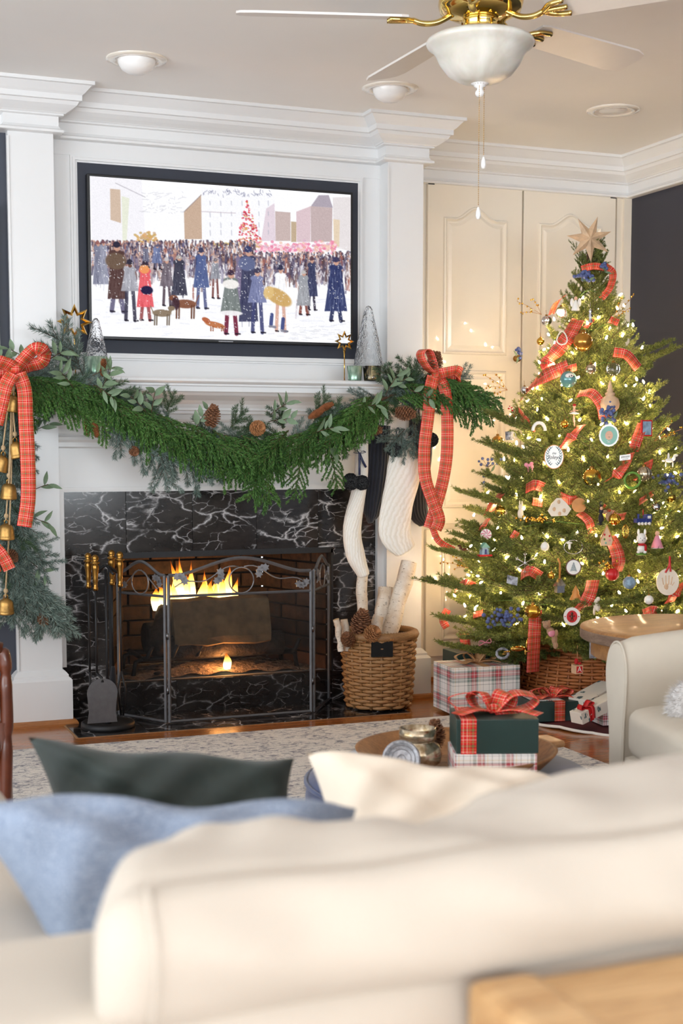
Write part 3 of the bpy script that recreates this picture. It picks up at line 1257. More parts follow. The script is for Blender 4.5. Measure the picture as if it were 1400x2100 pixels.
# fire tools on their stand
TC = Vector((1.098, 5.150, .004))
st = thing('fire_tool_stand', 'round black iron stand for fireplace tools on the hearth', 'tool stand', TC)
MB().lathe(TC, [(0, 0), (.100, 0), (.102, .006), (.100, .020), (.092, .022), (.076, .016), (.0, .014)], 36).build('base', M['iron'], st)
MB().lathe(TC, [(0, .012), (.014, .012), (.014, .022), (.006, .024), (0, .024)], 12).build('pole_foot', M['iron'], st)
MB().tube([TC + Vector((0, .0, .01)), TC + Vector((0, 0, .60))], .006, 8).build('pole', M['iron'], st)
for a in (R(20), R(110)):
    u = Vector((math.cos(a), math.sin(a), 0))
    pts = [TC + u * (-.052 + .104 * i / 12) + Vector((0, 0, .585 + .028 * math.sin(PI * i / 12) ** 1.5)) for i in range(13)]
    MB().tube(pts, .0055, 6).build('yoke_arm', M['iron'], st)


def tool(x, y2, ztop, head, label, cat, name):
    base = Vector((x, y2, ztop - .60))
    o = thing(name, label, cat, base)
    zt = ztop
    MB().lathe((x, y2, zt - .122), [(0, 0), (.0085, 0), (.010, .010), (.0075, .014), (.0075, .030), (.010, .034), (.0085, .045), (.013, .080), (.014, .090), (.010, .097), (.017, .101), (.017, .105), (.009, .109), (.013, .117), (.012, .126), (.007, .132), (0, .134)], 14, flute=7, fd=.06).build('handle', M['antique_brass'], o)
    MB().tube([(x, y2, zt - .12), (x, y2, zt - .44)], .0045, 8).build('rod', M['iron'], o)
    return o


t1 = tool(1.048, 5.100, .652, 'shovel', 'black fireplace shovel with fluted brass handle', 'shovel', 'fire_shovel')
pl = [(-.020, 0)] + [(.048 * math.cos(PI - PI * i / 12) , -.055 + .055 * math.sin(PI * i / 12) * .95) for i in range(13)] + [(.044, -.10), (.043, -.13), (.050, -.165), (-.050, -.165), (-.043, -.13), (-.044, -.10)]
pl = [(.057 * math.cos(PI - PI * i / 14), -.055 + .055 * math.sin(PI * i / 14)) for i in range(15)] + [(.052, -.10), (.050, -.128), (.056, -.168), (-.056, -.168), (-.050, -.128), (-.052, -.10)]
sx = 1.062
MB().prism(pl, (sx, 5.068, .204), (1, 0, 0), (0, -.06, 1), (0, .004, 0)).build('blade', M['screen_iron'], t1)
MB().tube([(1.048, 5.10, .22), (sx, 5.075, .205), (sx, 5.068, .19)], .005, 8).build('neck', M['iron'], t1)
t2 = tool(1.035, 5.165, .655, 'poker', 'black fireplace poker behind the shovel', 'poker', 'fire_poker')
MB().tube([(1.035, 5.165, .22), (1.035, 5.165, .06), (1.045, 5.165, .05)], [.0045, .004, .001], 8).build('tip', M['iron'], t2)
t3 = tool(1.145, 5.120, .660, 'tongs', 'black fireplace tongs nearest the spark screen', 'tongs', 'fire_tongs')
MB().tube([(1.145, 5.12, .22), (1.160, 5.12, .15), (1.150, 5.12, .05)], .004, 8).tube([(1.145, 5.12, .22), (1.130, 5.12, .15), (1.142, 5.12, .05)], .004, 8).build('jaws', M['iron'], t3)
t4 = tool(1.128, 5.185, .662, 'brush', 'fireplace brush with dark bristles at the back of the stand', 'brush', 'fire_brush')
MB().lathe((1.128, 5.185, .06), [(.022, 0), (.016, .09), (.009, .16), (.006, .17), (0, .17)], 14).build('bristles', M['velvet_black'], t4)

# ------------------------------------------------------------------ television
tv = thing('television', 'wall mounted television showing a snowy painted market crowd', 'television', (1.63, 5.36, 1.42))
MB().box(TX0, TX1, 5.374, 5.386, TZ0, TZ1).build('niche_board', M['tv_board'], tv)
SX0, SX1, SZ0, SZ1 = 1.0985, 2.1635, 1.484, 2.082
MB().box(SX0 - .010, SX1 + .010, 5.336, 5.374, SZ0 - .012, SZ1 + .010, b=.003).build('bezel', M['black_plastic'], tv)
MB().box(1.600, 1.660, 5.334, 5.337, SZ0 - .009, SZ0 - .005).build('maker_mark', M['pewter'], tv)
def paint_tv():
    W, H = 460, 262
    rs = np.random.RandomState(5)
    img = np.ones((H, W, 3)) * np.array([250, 250, 253.])
    yy, xx = np.mgrid[0:H, 0:W].astype(float)

    def cv(x, y):
        u = (x - 102) / 1220
        t, b = 97 + (x - 100) * .076, 845 + (x - 105) * .029
        return u * W, (y - t) / (b - t) * H

    def win(x0, y0, x1, y1):
        return (slice(max(0, int(y0) - 2), max(0, min(H, int(y1) + 3))), slice(max(0, int(x0) - 2), max(0, min(W, int(x1) + 3))))

    def blend(w, mask, col, a):
        m = (np.clip(mask, 0, 1) * a)[..., None]
        img[w] = img[w] * (1 - m) + np.array(col, float) * m

    def ell(x, y, rx, ry, col, a=.9, rot=0):
        cx, cy = cv(x, y)
        rm = max(rx, ry) * .43
        w_ = win(cx - rm, cy - rm, cx + rm, cy + rm)
        dx, dy = xx[w_] - cx, yy[w_] - cy
        c, s = math.cos(rot), math.sin(rot)
        q = ((dx * c + dy * s) / (rx * .377)) ** 2 + ((-dx * s + dy * c) / (ry * .352)) ** 2
        blend(w_, (1.25 - q) * 2.5, col, a)

    def quad(pts, col, a=.9):
        P = [cv(*p) for p in pts]
        w_ = win(min(p[0] for p in P), min(p[1] for p in P), max(p[0] for p in P), max(p[1] for p in P))
        m = np.ones(xx[w_].shape)
        n = len(P)
        sg = 0
        for i in range(n):
            (x0, y0), (x1, y1) = P[i], P[(i + 1) % n]
            sg += x0 * y1 - x1 * y0
        sg = 1 if sg > 0 else -1
        for i in range(n):
            (x0, y0), (x1, y1) = P[i], P[(i + 1) % n]
            L = math.hypot(x1 - x0, y1 - y0) + 1e-6
            d = ((x1 - x0) * (yy[w_] - y0) - (y1 - y0) * (xx[w_] - x0)) / L * sg
            m = np.minimum(m, d + .5)
        blend(w_, m, col, a)

    def line(x0, y0, x1, y1, w, col, a=.9):
        (ax, ay), (bx, by) = cv(x0, y0), cv(x1, y1)
        dx, dy = bx - ax, by - ay
        w_ = win(min(ax, bx) - w * .3, min(ay, by) - w * .3, max(ax, bx) + w * .3, max(ay, by) + w * .3)
        X_, Y_ = xx[w_], yy[w_]
        t = np.clip(((X_ - ax) * dx + (Y_ - ay) * dy) / (dx * dx + dy * dy + 1e-9), 0, 1)
        d = np.hypot(X_ - ax - t * dx, Y_ - ay - t * dy)
        blend(w_, w * .37 / 2 + .5 - d, col, a)

    # houses
    quad([(105, 100), (330, 115), (345, 400), (105, 400)], (240, 238, 244), .8)
    quad([(130, 150), (235, 160), (237, 385), (190, 385), (190, 300), (160, 290), (130, 240)], (205, 180, 158), .9)
    quad([(240, 190), (275, 200), (260, 400), (242, 400)], (226, 230, 208), .8)
    quad([(520, 262), (600, 185), (602, 390), (522, 390)], (196, 168, 146), .95)
    quad([(600, 150), (945, 190), (945, 400), (602, 400)], (246, 246, 250), .9)
    quad([(905, 250), (945, 225), (950, 400), (880, 400)], (222, 206, 216), .9)
    quad([(948, 262), (1022, 268), (1022, 400), (950, 400)], (196, 176, 172), .95)
    quad([(1025, 310), (1052, 312), (1050, 405), (1025, 405)], (190, 168, 140), .95)
    quad([(1050, 265), (1120, 240), (1120, 405), (1052, 405)], (216, 192, 198), .95)
    quad([(1120, 240), (1228, 248), (1226, 405), (1122, 405)], (192, 172, 172), .95)
    quad([(1122, 240), (1160, 190), (1210, 190), (1230, 248)], (170, 160, 172), .95)
    quad([(1230, 200), (1325, 200), (1322, 450), (1235, 430)], (222, 214, 214), .8)
    quad([(1232, 300), (1265, 305), (1262, 430), (1236, 420)], (226, 204, 172), .8)
    for x in (640, 690, 740, 790, 870, 915):
        for y2 in (215, 265, 315, 350):
            line(x, y2, x + 1, y2 + 14 + rs.rand() * 10, 5, (176, 178, 192), .6)
    for k in range(60):
        x, y2 = 610 + rs.rand() * 330, 155 + rs.rand() * 26 + rs.rand() * 10
        line(x, y2, x + rs.randn() * 8, y2 + 4 + rs.rand() * 8, 3, (120, 122, 150), .6)
    line(600, 262, 760, 270, 4, (200, 188, 196), .8)
    line(522, 262, 600, 185, 4, (140, 124, 124), .7)
    line(215, 130, 345, 195, 4, (176, 172, 180), .7)
    for k in range(60):
        x, y2 = 345 + rs.rand() * 180, 170 + rs.rand() * 100
        line(x, y2, x + rs.randn() * 14, y2 + rs.randn() * 5, 2.5, (190, 190, 198), .6)
    # bush and lit fir
    for k in range(60):
        ell(352 + rs.randn() * 26, 380 + rs.randn() * 10, 7, 6, (198 + rs.rand() * 20, 168, 86 + rs.rand() * 50), .8)
    for k in range(190):
        t = rs.rand() ** .7
        x = 812 + (rs.rand() - .5) * 125 * t + 12 * t
        ell(x, 205 + t * 205, 5, 4, [(226, 66, 84), (236, 110, 120), (214, 160, 96), (250, 240, 240), (190, 60, 80)][rs.randint(5)], .75)
    for k in range(230):
        x = 850 + rs.rand() * 395
        ell(x, 432 + rs.randn() * 13, 8, 7, [(240, 150, 176), (250, 220, 228), (226, 120, 156), (236, 190, 170), (214, 178, 200)][rs.randint(5)], .7)
    for k in range(60):
        x = 600 + rs.rand() * 260
        line(x, 405 + rs.rand() * 30, x + 26, 403 + rs.rand() * 30, 4, (206, 150 + rs.rand() * 50, 110), .6)
    # crowd in the distance
    pal = [(96, 92, 120), (140, 120, 124), (70, 66, 90), (178, 148, 140), (206, 196, 204), (160, 96, 84), (110, 106, 140), (226, 190, 170), (84, 60, 60), (236, 232, 236)]
    for k in range(1500):
        x = 105 + rs.rand() * 1215
        y2 = 398 + abs(rs.randn()) * 62
        if x > 850:
            y2 += 55
        h = 14 + (y2 - 390) * .22
        line(x, y2, x + rs.randn() * 3, y2 + h, 5 + rs.rand() * 4, pal[rs.randint(len(pal))], .75)
        ell(x, y2 - 3, 4, 5, [(70, 62, 84), (206, 160, 140), (120, 100, 110)][rs.randint(3)], .7)
    for k in range(420):
        x = 300 + rs.rand() * 1020
        y2 = 452 + rs.rand() * 70 + (20 if x > 850 else 0)
        h = 40 + rs.rand() * 40
        c_ = pal[rs.randint(len(pal))]
        line(x, y2 + 8, x + rs.randn() * 4, y2 + h, 11 + rs.rand() * 5, c_, .55)
        ell(x, y2, 5, 6, [(70, 62, 84), (206, 160, 140), (96, 84, 104)][rs.randint(3)], .7)
    for k in range(260):
        x, y2 = 300 + rs.rand() * 1020, 500 + rs.rand() * 110
        line(x, y2, x + rs.randn() * 5, y2 + 16, 5, [(250, 250, 253), (236, 234, 240)][rs.randint(2)], .7)
    # snow on the ground
    for k in range(300):
        x, y2 = 105 + rs.rand() * 1215, 660 + rs.rand() * 220
        line(x, y2, x + 20 + rs.rand() * 50, y2 + rs.randn() * 4, 5, [(240, 240, 248), (252, 252, 255), (226, 228, 238)][rs.randint(3)], .6)
    for k in range(50):
        x, y2 = 900 + rs.rand() * 400, 790 + rs.rand() * 70
        line(x, y2, x + 30, y2 + rs.randn() * 4, 4, (200, 202, 208), .4)

    def tex(x, y0, y1, w, cols, n=26):
        for k in range(n):
            px = x + (rs.rand() - .5) * w
            a = y0 + rs.rand() * (y1 - y0)
            line(px, a, px + rs.randn() * 3, a + 18 + rs.rand() * 22, 3, cols[rs.randint(len(cols))], .6)

    def person(x, y0, y1, w, coat, hat, leg=(60, 54, 70), coat_end=.75, skin=(206, 160, 140), flare=1.3, legs=True):
        h = y1 - y0
        sh, ce = y0 + h * .15, y0 + h * coat_end
        if legs:
            line(x - w * .22, ce - 6, x - w * .32, y1 - 4, w * .26, leg)
            line(x + w * .22, ce - 6, x + w * .34, y1, w * .26, leg)
            line(x - w * .38, y1 - 2, x - w * .16, y1, 7, (40, 36, 46))
            line(x + w * .28, y1, x + w * .56, y1 + 1, 7, (40, 36, 46))
        quad([(x - w * .32, sh), (x + w * .32, sh), (x + w * .5 * flare, ce), (x - w * .5 * flare, ce)], coat, .95)
        ell(x, sh + 6, w * .45, 16, coat, .95)
        tex(x, sh, ce - 10, w * .8, [tuple(max(0, c - 34) for c in coat), tuple(min(255, c + 40) for c in coat), coat], 22)
        ell(x + 2, y0 + h * .085, w * .17, h * .055, skin, .95)
        ell(x, y0 + h * .045, w * .2, h * .045, hat, .95)
        line(x - w * .26, y0 + h * .07, x + w * .26, y0 + h * .065, 5, hat)

    person(132, 395, 600, 36, (128, 130, 150), (150, 100, 96), legs=False, coat_end=1)
    person(156, 392, 600, 34, (150, 152, 170), (120, 84, 90), legs=False, coat_end=1)
    person(395, 415, 530, 38, (116, 126, 164), (100, 96, 120))
    person(345, 420, 520, 26, (120, 120, 140), (80, 74, 90))
    person(1125, 470, 720, 46, (66, 70, 100), (96, 70, 80))
    person(1085, 535, 742, 54, (156, 158, 164), (190, 186, 186), (130, 70, 60), .8)
    person(495, 465, 652, 58, (66, 66, 82), (180, 172, 166), legs=False, coat_end=1)
    person(438, 472, 700, 48, (116, 106, 116), (196, 192, 196), (84, 70, 80), .6)
    person(780, 440, 700, 50, (130, 118, 146), (140, 120, 120), legs=False, coat_end=1)
    person(597, 428, 712, 58, (86, 100, 146), (62, 64, 92), (90, 96, 136), .66)
    person(662, 478, 665, 38, (150, 152, 162), (120, 112, 120), (116, 66, 62), .52)
    person(215, 400, 728, 78, (86, 62, 60), (48, 46, 64), (100, 96, 124), .82, flare=1.1)
    ell(212, 492, 46, 38, (112, 92, 78), .97)
    person(272, 482, 770, 62, (166, 166, 176), (52, 50, 66), (62, 60, 78), .52, skin=(110, 76, 66))
    person(340, 490, 768, 60, (228, 96, 104), (56, 46, 60), (150, 80, 80), .78)
    ell(338, 530, 22, 20, (236, 158, 96), .9)
    ell(348, 628, 27, 20, (38, 36, 70), .97)
    person(818, 422, 775, 84, (66, 68, 96), (58, 64, 104), legs=False, coat_end=1, flare=1.1)
    ell(812, 505, 40, 34, (104, 112, 148), .9)
    person(735, 532, 832, 76, (120, 128, 126), (66, 50, 70), (110, 34, 56), .66)
    ell(735, 600, 38, 22, (244, 240, 236), .95)
    ell(735, 735, 54, 12, (240, 238, 240), .95)
    person(860, 522, 826, 70, (126, 132, 170), (66, 62, 86), (70, 74, 116), .54)
    person(972, 508, 820, 62, (248, 248, 250), (56, 56, 80), (214, 168, 150), .56)
    for lx, ly in ((930, 765), (985, 785)):
        line(lx, ly - 22, lx - 4, ly + 22, 18, (60, 72, 126))
        line(lx - 10, ly + 32, lx + 16, ly + 36, 12, (130, 130, 146))
    ell(962, 660, 68, 36, (204, 166, 104), .97, .45)
    ell(915, 640, 24, 32, (222, 190, 130), .9, .3)
    person(1245, 474, 772, 76, (54, 62, 104), (62, 60, 92), (46, 52, 88), .85, flare=1.5)
    tex(1245, 520, 710, 70, [(96, 106, 146), (40, 46, 84), (150, 160, 190)], 50)

    def dog(x, y2, s, col, tail):
        ell(x, y2, 44 * s, 18 * s, col, .95)
        ell(x + tail * -46 * s, y2 - 24 * s, 17 * s, 12 * s, col, .95)
        line(x + tail * -38 * s, y2 - 8 * s, x + tail * -46 * s, y2 - 22 * s, 16 * s, col)
        line(x + tail * 42 * s, y2 - 4, x + tail * 54 * s, y2 - 34 * s, 5, col)
        for q in (-34, -24, 26, 36):
            line(x + q * s, y2 + 8, x + q * s - 2, y2 + 58 * s, 7 * s, tuple(c * .8 for c in col))
    dog(522, 692, 1.15, (132, 84, 64), 1)
    ell(478, 690, 18, 30, (66, 46, 56), .9)
    dog(415, 735, .95, (136, 118, 98), -1)
    ell(660, 790, 48, 14, (190, 118, 76), .97, .2)
    ell(618, 768, 20, 12, (180, 100, 66), .97, .4)
    for q in (640, 650, 690, 698):
        line(q, 798, q, 818, 6, (150, 88, 60))
    for k in range(900):      # falling snow
        x, y2 = 105 + rs.rand() * 1215, 420 + rs.rand() * 400
        ell(x, y2, 2.2, 2.2, (252, 252, 255), .75)
    img[:] += rs.randn(H, W, 1) * 4
    img[:] = np.clip(img, 0, 255)
    c = img / 255
    lin = np.where(c <= .04045, c / 12.92, ((c + .055) / 1.055) ** 2.4)
    return lin, W, H


def print_plane(name, lin, W, H, x0, x1, z0, z1, Y, mat, parent):
    me = bpy.data.meshes.new(name)
    org = abs_loc(parent)
    xs_ = np.linspace(x0, x1, W) - org.x
    zs_ = np.linspace(z1, z0, H) - org.z
    V = np.zeros((H, W, 3))
    V[..., 0] = xs_[None, :]
    V[..., 1] = Y - org.y
    V[..., 2] = zs_[:, None]
    idx = np.arange(H * W).reshape(H, W)
    Fq = np.stack([idx[:-1, :-1], idx[1:, :-1], idx[1:, 1:], idx[:-1, 1:]], -1).reshape(-1, 4)
    me.vertices.add(H * W)
    me.vertices.foreach_set('co', V.reshape(-1))
    me.loops.add(Fq.size)
    me.loops.foreach_set('vertex_index', Fq.reshape(-1).astype(np.int32))
    me.polygons.add(len(Fq))
    me.polygons.foreach_set('loop_start', np.arange(0, Fq.size, 4, dtype=np.int32))
    me.update()
    ca = me.color_attributes.new('print', 'FLOAT_COLOR', 'POINT')
    rgba = np.ones((H * W, 4))
    rgba[:, :3] = lin.reshape(-1, 3)
    ca.data.foreach_set('color', rgba.reshape(-1))
    me.materials.append(M[mat])
    o = bpy.data.objects.new(name, me)
    COL.objects.link(o)
    o.parent = parent
    return o


_lin, _W, _H = paint_tv()
tag(print_plane('screen', _lin, _W, _H, SX0, SX1, SZ0, SZ1, 5.3352, 'tv_picture', tv), 'lit screen with a painted winter crowd, dogs and snowy houses')


# ------------------------------------------------------------------ built-in cabinet
cb = thing('built_in_cabinet', 'ivory built-in cupboard with arched panel doors behind the tree', 'cabinet', (3.1, 5.7, 0))
CX0, CX1 = QX1, RX
m = MB().box(CX0, CX1, CBY, 5.9, 0, CZ)
m.build('carcass', M['cabinet_ivory'], cb)
m = MB().box(CX1 - .075, CX1 - .055, CBY - .014, CBY, .1, 2.22).box(CX1 - .04, CX1, CBY - .022, CBY, .0, 2.22).box(CX1 - .055, CX1 - .04, CBY - .006, CBY, .1, 2.22)
m.box(CX0, CX1, CBY - .010, CBY, .0, .075).box(CX0 , CX0 + .17, CBY - .008, CBY, .075, 2.22)
m.build('casing', M['cabinet_ivory'], cb)
MB().box(CX0, CX1, CBY - .026, CBY - .010, 0, .018).build('shoe_moulding', M['oak_shoe'], cb)


def rect_path(x0, x1, z0, z1, arch=0.0):
    pts = [(x0, z0), (x1, z0)]
    if arch <= 0:
        pts += [(x1, z1), (x0, z1)]
    else:
        pts.append((x1, z1 - arch))
        n = 18
        for i in range(n + 1):
            t = .83 - .66 * i / n
            q = .5 - .5 * math.cos(2 * PI * i / n)
            pts.append((x0 + (x1 - x0) * t, z1 - arch + arch * q))
        pts.append((x0, z1 - arch))
    return pts


def door_panel(m, pts, y, w=.022, h=.011):
    """raised moulding following the outline, with a raised field inside"""
    n = len(pts)
    cx = sum(p[0] for p in pts) / n
    cz = (min(p[1] for p in pts) + max(p[1] for p in pts)) / 2

    def inset(k):
        out = []
        for i in range(n):
            a, b, c = Vector(pts[i - 1]), Vector(pts[i]), Vector(pts[(i + 1) % n])
            d1 = (b - a).normalized() if (b - a).length > 1e-6 else Vector((1, 0))
            d2 = (c - b).normalized() if (c - b).length > 1e-6 else d1
            n1, n2 = Vector((-d1.y, d1.x)), Vector((-d2.y, d2.x))
            mm = n1 + n2
            mm = mm / max(.3, mm.dot(n1))
            out.append(b + mm * k)
        return out
    rings = [(0, 0), (.004, .008), (.010, .010), (.014, .005), (.019, .0015), (.026, .0015), (.040, .007), (.042, .007)]
    vs, fs = [], []
    for k, hgt in rings:
        for q in inset(k):
            vs.append((q.x, y - hgt, q.y))
    for r_ in range(len(rings) - 1):
        for i in range(n):
            j = (i + 1) % n
            fs.append((r_ * n + i, r_ * n + j, (r_ + 1) * n + j, (r_ + 1) * n + i))
    fs.append([(len(rings) - 1) * n + i for i in range(n)])
    m.add(vs, fs)


dx = [(2.662, 3.134), (3.142, 3.628)]
for k, (a, b) in enumerate(dx):
    for z0, z1 in ((.715, 2.226), (.112, .690)):
        m = MB().box(a, b, CBY - .022, CBY - .002, z0, z1, b=.003)
        if z0 > .5:
            door_panel(m, rect_path(a + .075, b - .075, 1.475, 2.130, .052), CBY - .022)
            door_panel(m, rect_path(a + .075, b - .075, .785, 1.405), CBY - .022)
        else:
            door_panel(m, rect_path(a + .075, b - .075, .182, .620), CBY - .022)
        d_ = m.build('door', M['cabinet_ivory'], cb)
        kz = 1.463 if z0 > .5 else .60
        kx = b - .026 if k == 0 else a + .03
        if k == 0 or z0 < .5:
            MB().lathe((kx, CBY - .022, kz), [(0, .034), (.010, .033), (.0155, .026), (.0155, .020), (.009, .014), (.007, .006), (.014, .003), (.014, 0)], 16, axis=(0, -1, 0)).build('knob', M['antique_brass'], d_)
    MB().box(a if k == 0 else b - .03, a + .03 if k == 0 else b, CBY - .026, CBY - .021, 2.214, 2.220).build('hinge', M['iron'], cb)


# ------------------------------------------------------------------ foliage meshes
def needle_mesh(name, stems, mats, seed=1):
    """stems: (points, needle length, needles per metre, needle width, forward angle, stem radius)"""
    rs = np.random.RandomState(seed)
    VV, FF, MI = [], [], []
    base = 0
    for pts, nl, dens, nw, fa, sr in stems:
        P = np.array([tuple(p) for p in pts], float)
        seg = np.linalg.norm(P[1:] - P[:-1], axis=1)
        cum = np.concatenate([[0], np.cumsum(seg)])
        L = cum[-1]
        n = max(3, int(L * dens))
        sv = np.sort(rs.rand(n)) * L
        k = np.clip(np.searchsorted(cum, sv) - 1, 0, len(seg) - 1)
        t = ((sv - cum[k]) / np.maximum(seg[k], 1e-9))[:, None]
        c = P[k] * (1 - t) + P[k + 1] * t
        d = (P[k + 1] - P[k]) / np.maximum(seg[k], 1e-9)[:, None]
        r = rs.randn(n, 3)
        r -= (r * d).sum(1)[:, None] * d
        r /= np.linalg.norm(r, axis=1)[:, None] + 1e-9
        ang = fa + rs.randn(n) * .16
        nd = d * np.cos(ang)[:, None] + r * np.sin(ang)[:, None]
        side = np.cross(nd, rs.randn(n, 3))
        side /= np.linalg.norm(side, axis=1)[:, None] + 1e-9
        tipf = np.where(sv > L * .93, .8, 1.0)
        ln = nl * (.75 + .4 * rs.rand(n)) * tipf
        tip = c + nd * ln[:, None]
        mid = c + nd * (ln * .45)[:, None]
        w = nw * (.8 + .4 * rs.rand(n))[:, None]
        V = np.stack([c, mid + side * w / 2, tip, mid - side * w / 2], 1).reshape(-1, 3)
        idx = base + np.arange(n * 4).reshape(n, 4)
        VV.append(V)
        FF.append(idx)
        MI.append(np.zeros(n, int))
        base += n * 4
        # stem
        m = 4
        ring = []
        for i in range(len(P)):
            dd = P[min(i + 1, len(P) - 1)] - P[max(i - 1, 0)]
            dd /= np.linalg.norm(dd) + 1e-9
            u = np.cross(dd, [.3, .5, .8])
            u /= np.linalg.norm(u) + 1e-9
            v = np.cross(dd, u)
            q = sr * (1 - .6 * i / (len(P) - 1))
            for a in range(m):
                an = 2 * PI * a / m
                ring.append(P[i] + (u * math.cos(an) + v * math.sin(an)) * q)
        VV.append(np.array(ring))
        fs = []
        for i in range(len(P) - 1):
            for a in range(m):
                b = (a + 1) % m
                fs.append([base + i * m + a, base + i * m + b, base + (i + 1) * m + b, base + (i + 1) * m + a])
        FF.append(np.array(fs))
        MI.append(np.ones(len(fs), int))
        base += len(ring)
    V = np.concatenate(VV)
    Fq = np.concatenate(FF)
    MI = np.concatenate(MI)
    me = bpy.data.meshes.new(name)
    me.vertices.add(len(V))
    me.vertices.foreach_set('co', V.reshape(-1))
    me.loops.add(Fq.size)
    me.loops.foreach_set('vertex_index', Fq.reshape(-1).astype(np.int32))
    me.polygons.add(len(Fq))
    me.polygons.foreach_set('loop_start', np.arange(0, Fq.size, 4, dtype=np.int32))
    me.polygons.foreach_set('material_index', MI.astype(np.int32))
    me.update()
    for m in mats:
        me.materials.append(m)
    return me


def curve_pts(o, d, L, up, bend, n=6):
    """a stem from o along d, bending towards up by bend"""
    d, up = Vector(d).normalized(), Vector(up)
    out = [Vector(o)]
    for i in range(n):
        t = (i + 1) / n
        q = (d + up * bend * t).normalized()
        out.append(out[-1] + q * L / n)
    return out


def spray(kind, seed):
    r = random.Random(seed)
    st = []
    if kind == 'cedar':        # long soft ropes of short needles hanging off a stem; x axis = along
        main = curve_pts((0, 0, 0), (1, 0, .15), .20, (0, 0, -1), .55, 8)
        st.append((main, .013, 1500, .0026, .55, .002))
        for i in range(15):
            t = .06 + .9 * i / 15
            p = main[int(t * 8)].lerp(main[min(8, int(t * 8) + 1)], t * 8 % 1)
            sg = 1 if i % 2 else -1
            L = (.055 + .05 * r.random()) * (1.1 - .5 * t)
            st.append((curve_pts(p, (.75 + .3 * r.random(), sg * (.55 + .3 * r.random()), .1), L, (0, 0, -1), .7 + .5 * r.random(), 5), .012, 1700, .0028, .5, .0012))
        return needle_mesh('cedar_spray', st, [M['needles_cedar'], M['twig']], seed)
    if kind in ('frost', 'pine'):
        main = curve_pts((0, 0, 0), (1, 0, .1), .17, (0, 0, -1), .25 * r.random(), 6)
        nl = .026 if kind == 'frost' else .032
        st.append((main, nl, 1900, .0022, .75, .0022))
        for i in range(6):
            t = .15 + .7 * i / 6
            p = main[int(t * 6)]
            sg = 1 if i % 2 else -1
            st.append((curve_pts(p, (1, sg * .8, .3 * (r.random() - .5)), .075 + .04 * r.random(), (0, 0, -1), .3, 4), nl * .9, 1900, .0022, .75, .0016))
        return needle_mesh(kind + '_spray', st, [M['needles_frost' if kind == 'frost' else 'needles_pine'], M['twig']], seed)
    # fir bough of the tree: flat branched fan, length about .42
    L = {'bough_s': .24, 'bough_m': .38, 'bough_l': .54}[kind]
    main = curve_pts((0, 0, 0), (1, 0, .0), L, (0, 0, 1), .18, 10)
    st.append((main, .0165, 1350, .0024, .85, .0035))
    n = int(L / .028)
    for i in range(n):
        t = .22 + .74 * i / n
        p = main[int(t * 10)].lerp(main[min(10, int(t * 10) + 1)], t * 10 % 1)
        sg = 1 if i % 2 else -1
        l2 = (L * .36 * (1.08 - t) + .045) * (.8 + .4 * r.random())
        tw = curve_pts(p, (1, sg * (.75 + .35 * r.random()), .18 * (r.random() - .3)), l2, (0, 0, 1), .2 + .25 * r.random(), 5)
        st.append((tw, .0155, 1450, .0024, .85, .0018))
        if l2 > .09:
            for e in (.4, .65):
                q = tw[int(e * 5)]
                for s2 in (-1, 1):
                    st.append((curve_pts(q, (1, sg * .5 + s2 * .7, .1), l2 * .36, (0, 0, 1), .3, 3), .0145, 1450, .0024, .85, .0014))
    return needle_mesh(kind, st, [M['needles_tree'], M['twig']], seed)


CEDAR = [spray('cedar', 11 + i) for i in range(4)]
FROST = [spray('frost', 31 + i) for i in range(3)]
PINE = [spray('pine', 51 + i) for i in range(3)]


def cone_mesh(name, L, Rm, kind, mat, seed=1):
    """pine cone along +x, base at origin"""
    r = random.Random(seed)
    m = MB()
    n = 96 if kind == 'pine' else 150
    m.lathe((0, 0, 0), [(.001, 0), (Rm * .45, L * .12), (Rm * .5, L * .4), (Rm * .3, L * .8), (.001, L)], 10, axis=(1, 0, 0))
    for i in range(n):
        t = (i + .5) / n
        a = i * 2.39996
        if kind == 'pine':
            rr = Rm * (math.sin(PI * (t * .82 + .14)) ** .75)
            x = L * (t * .92)
            out = 1.0
            ln, w = Rm * .62, Rm * .34
            tilt = -.25 + 1.1 * t
        else:
            rr = Rm * (math.sin(PI * (t * .9 + .07)) ** .55)
            x = L * (t * .96)
            ln, w = Rm * .75, Rm * .52
            tilt = .80
        rad = Vector((0, math.cos(a), math.sin(a)))
        ax = Vector((1, 0, 0))
        d = (rad * math.cos(tilt) + ax * math.sin(tilt)).normalized()
        s = d.cross(rad if abs(d.dot(rad)) < .95 else ax).normalized()
        if abs(d.dot(rad)) >= .95:
            s = ax.cross(rad).normalized()
        nn = d.cross(s)
        o = ax * x + rad * max(.001, rr - ln * math.cos(tilt))
        th = Rm * .09
        poly = [(-w * .35, 0), (w * .35, 0), (w * .62, ln * .7), (w * .3, ln), (-w * .3, ln), (-w * .62, ln * .7)]
        m.prism(poly, o - nn * th / 2, s, d, nn * th)
    o = m.build(name, mat)
    me = o.data
    bpy.data.objects.remove(o)
    return me


CONE_A = cone_mesh('pinecone', .062, .027, 'pine', M['pinecone'], 1)
CONE_B = cone_mesh('pinecone', .062, .027, 'pine', M['pinecone_light'], 2)
CONE_S = cone_mesh('spruce_cone', .060, .014, 'spruce', M['spruce_cone'], 3)


def leaf_me(name, L, W, mat):
    m = MB()

    def fn(u, v):
        w = W * (math.sin(PI * min(1, max(0.0, u)) ** .85) + .02) * .5
        return (u * L, (v - .5) * 2 * w, .14 * L * math.sin(PI * u) * .4 - abs(v - .5) * w * -.6)
    m.grid(fn, 6, 2)
    o = m.build(name, mat)
    me = o.data
    bpy.data.objects.remove(o)
    return me


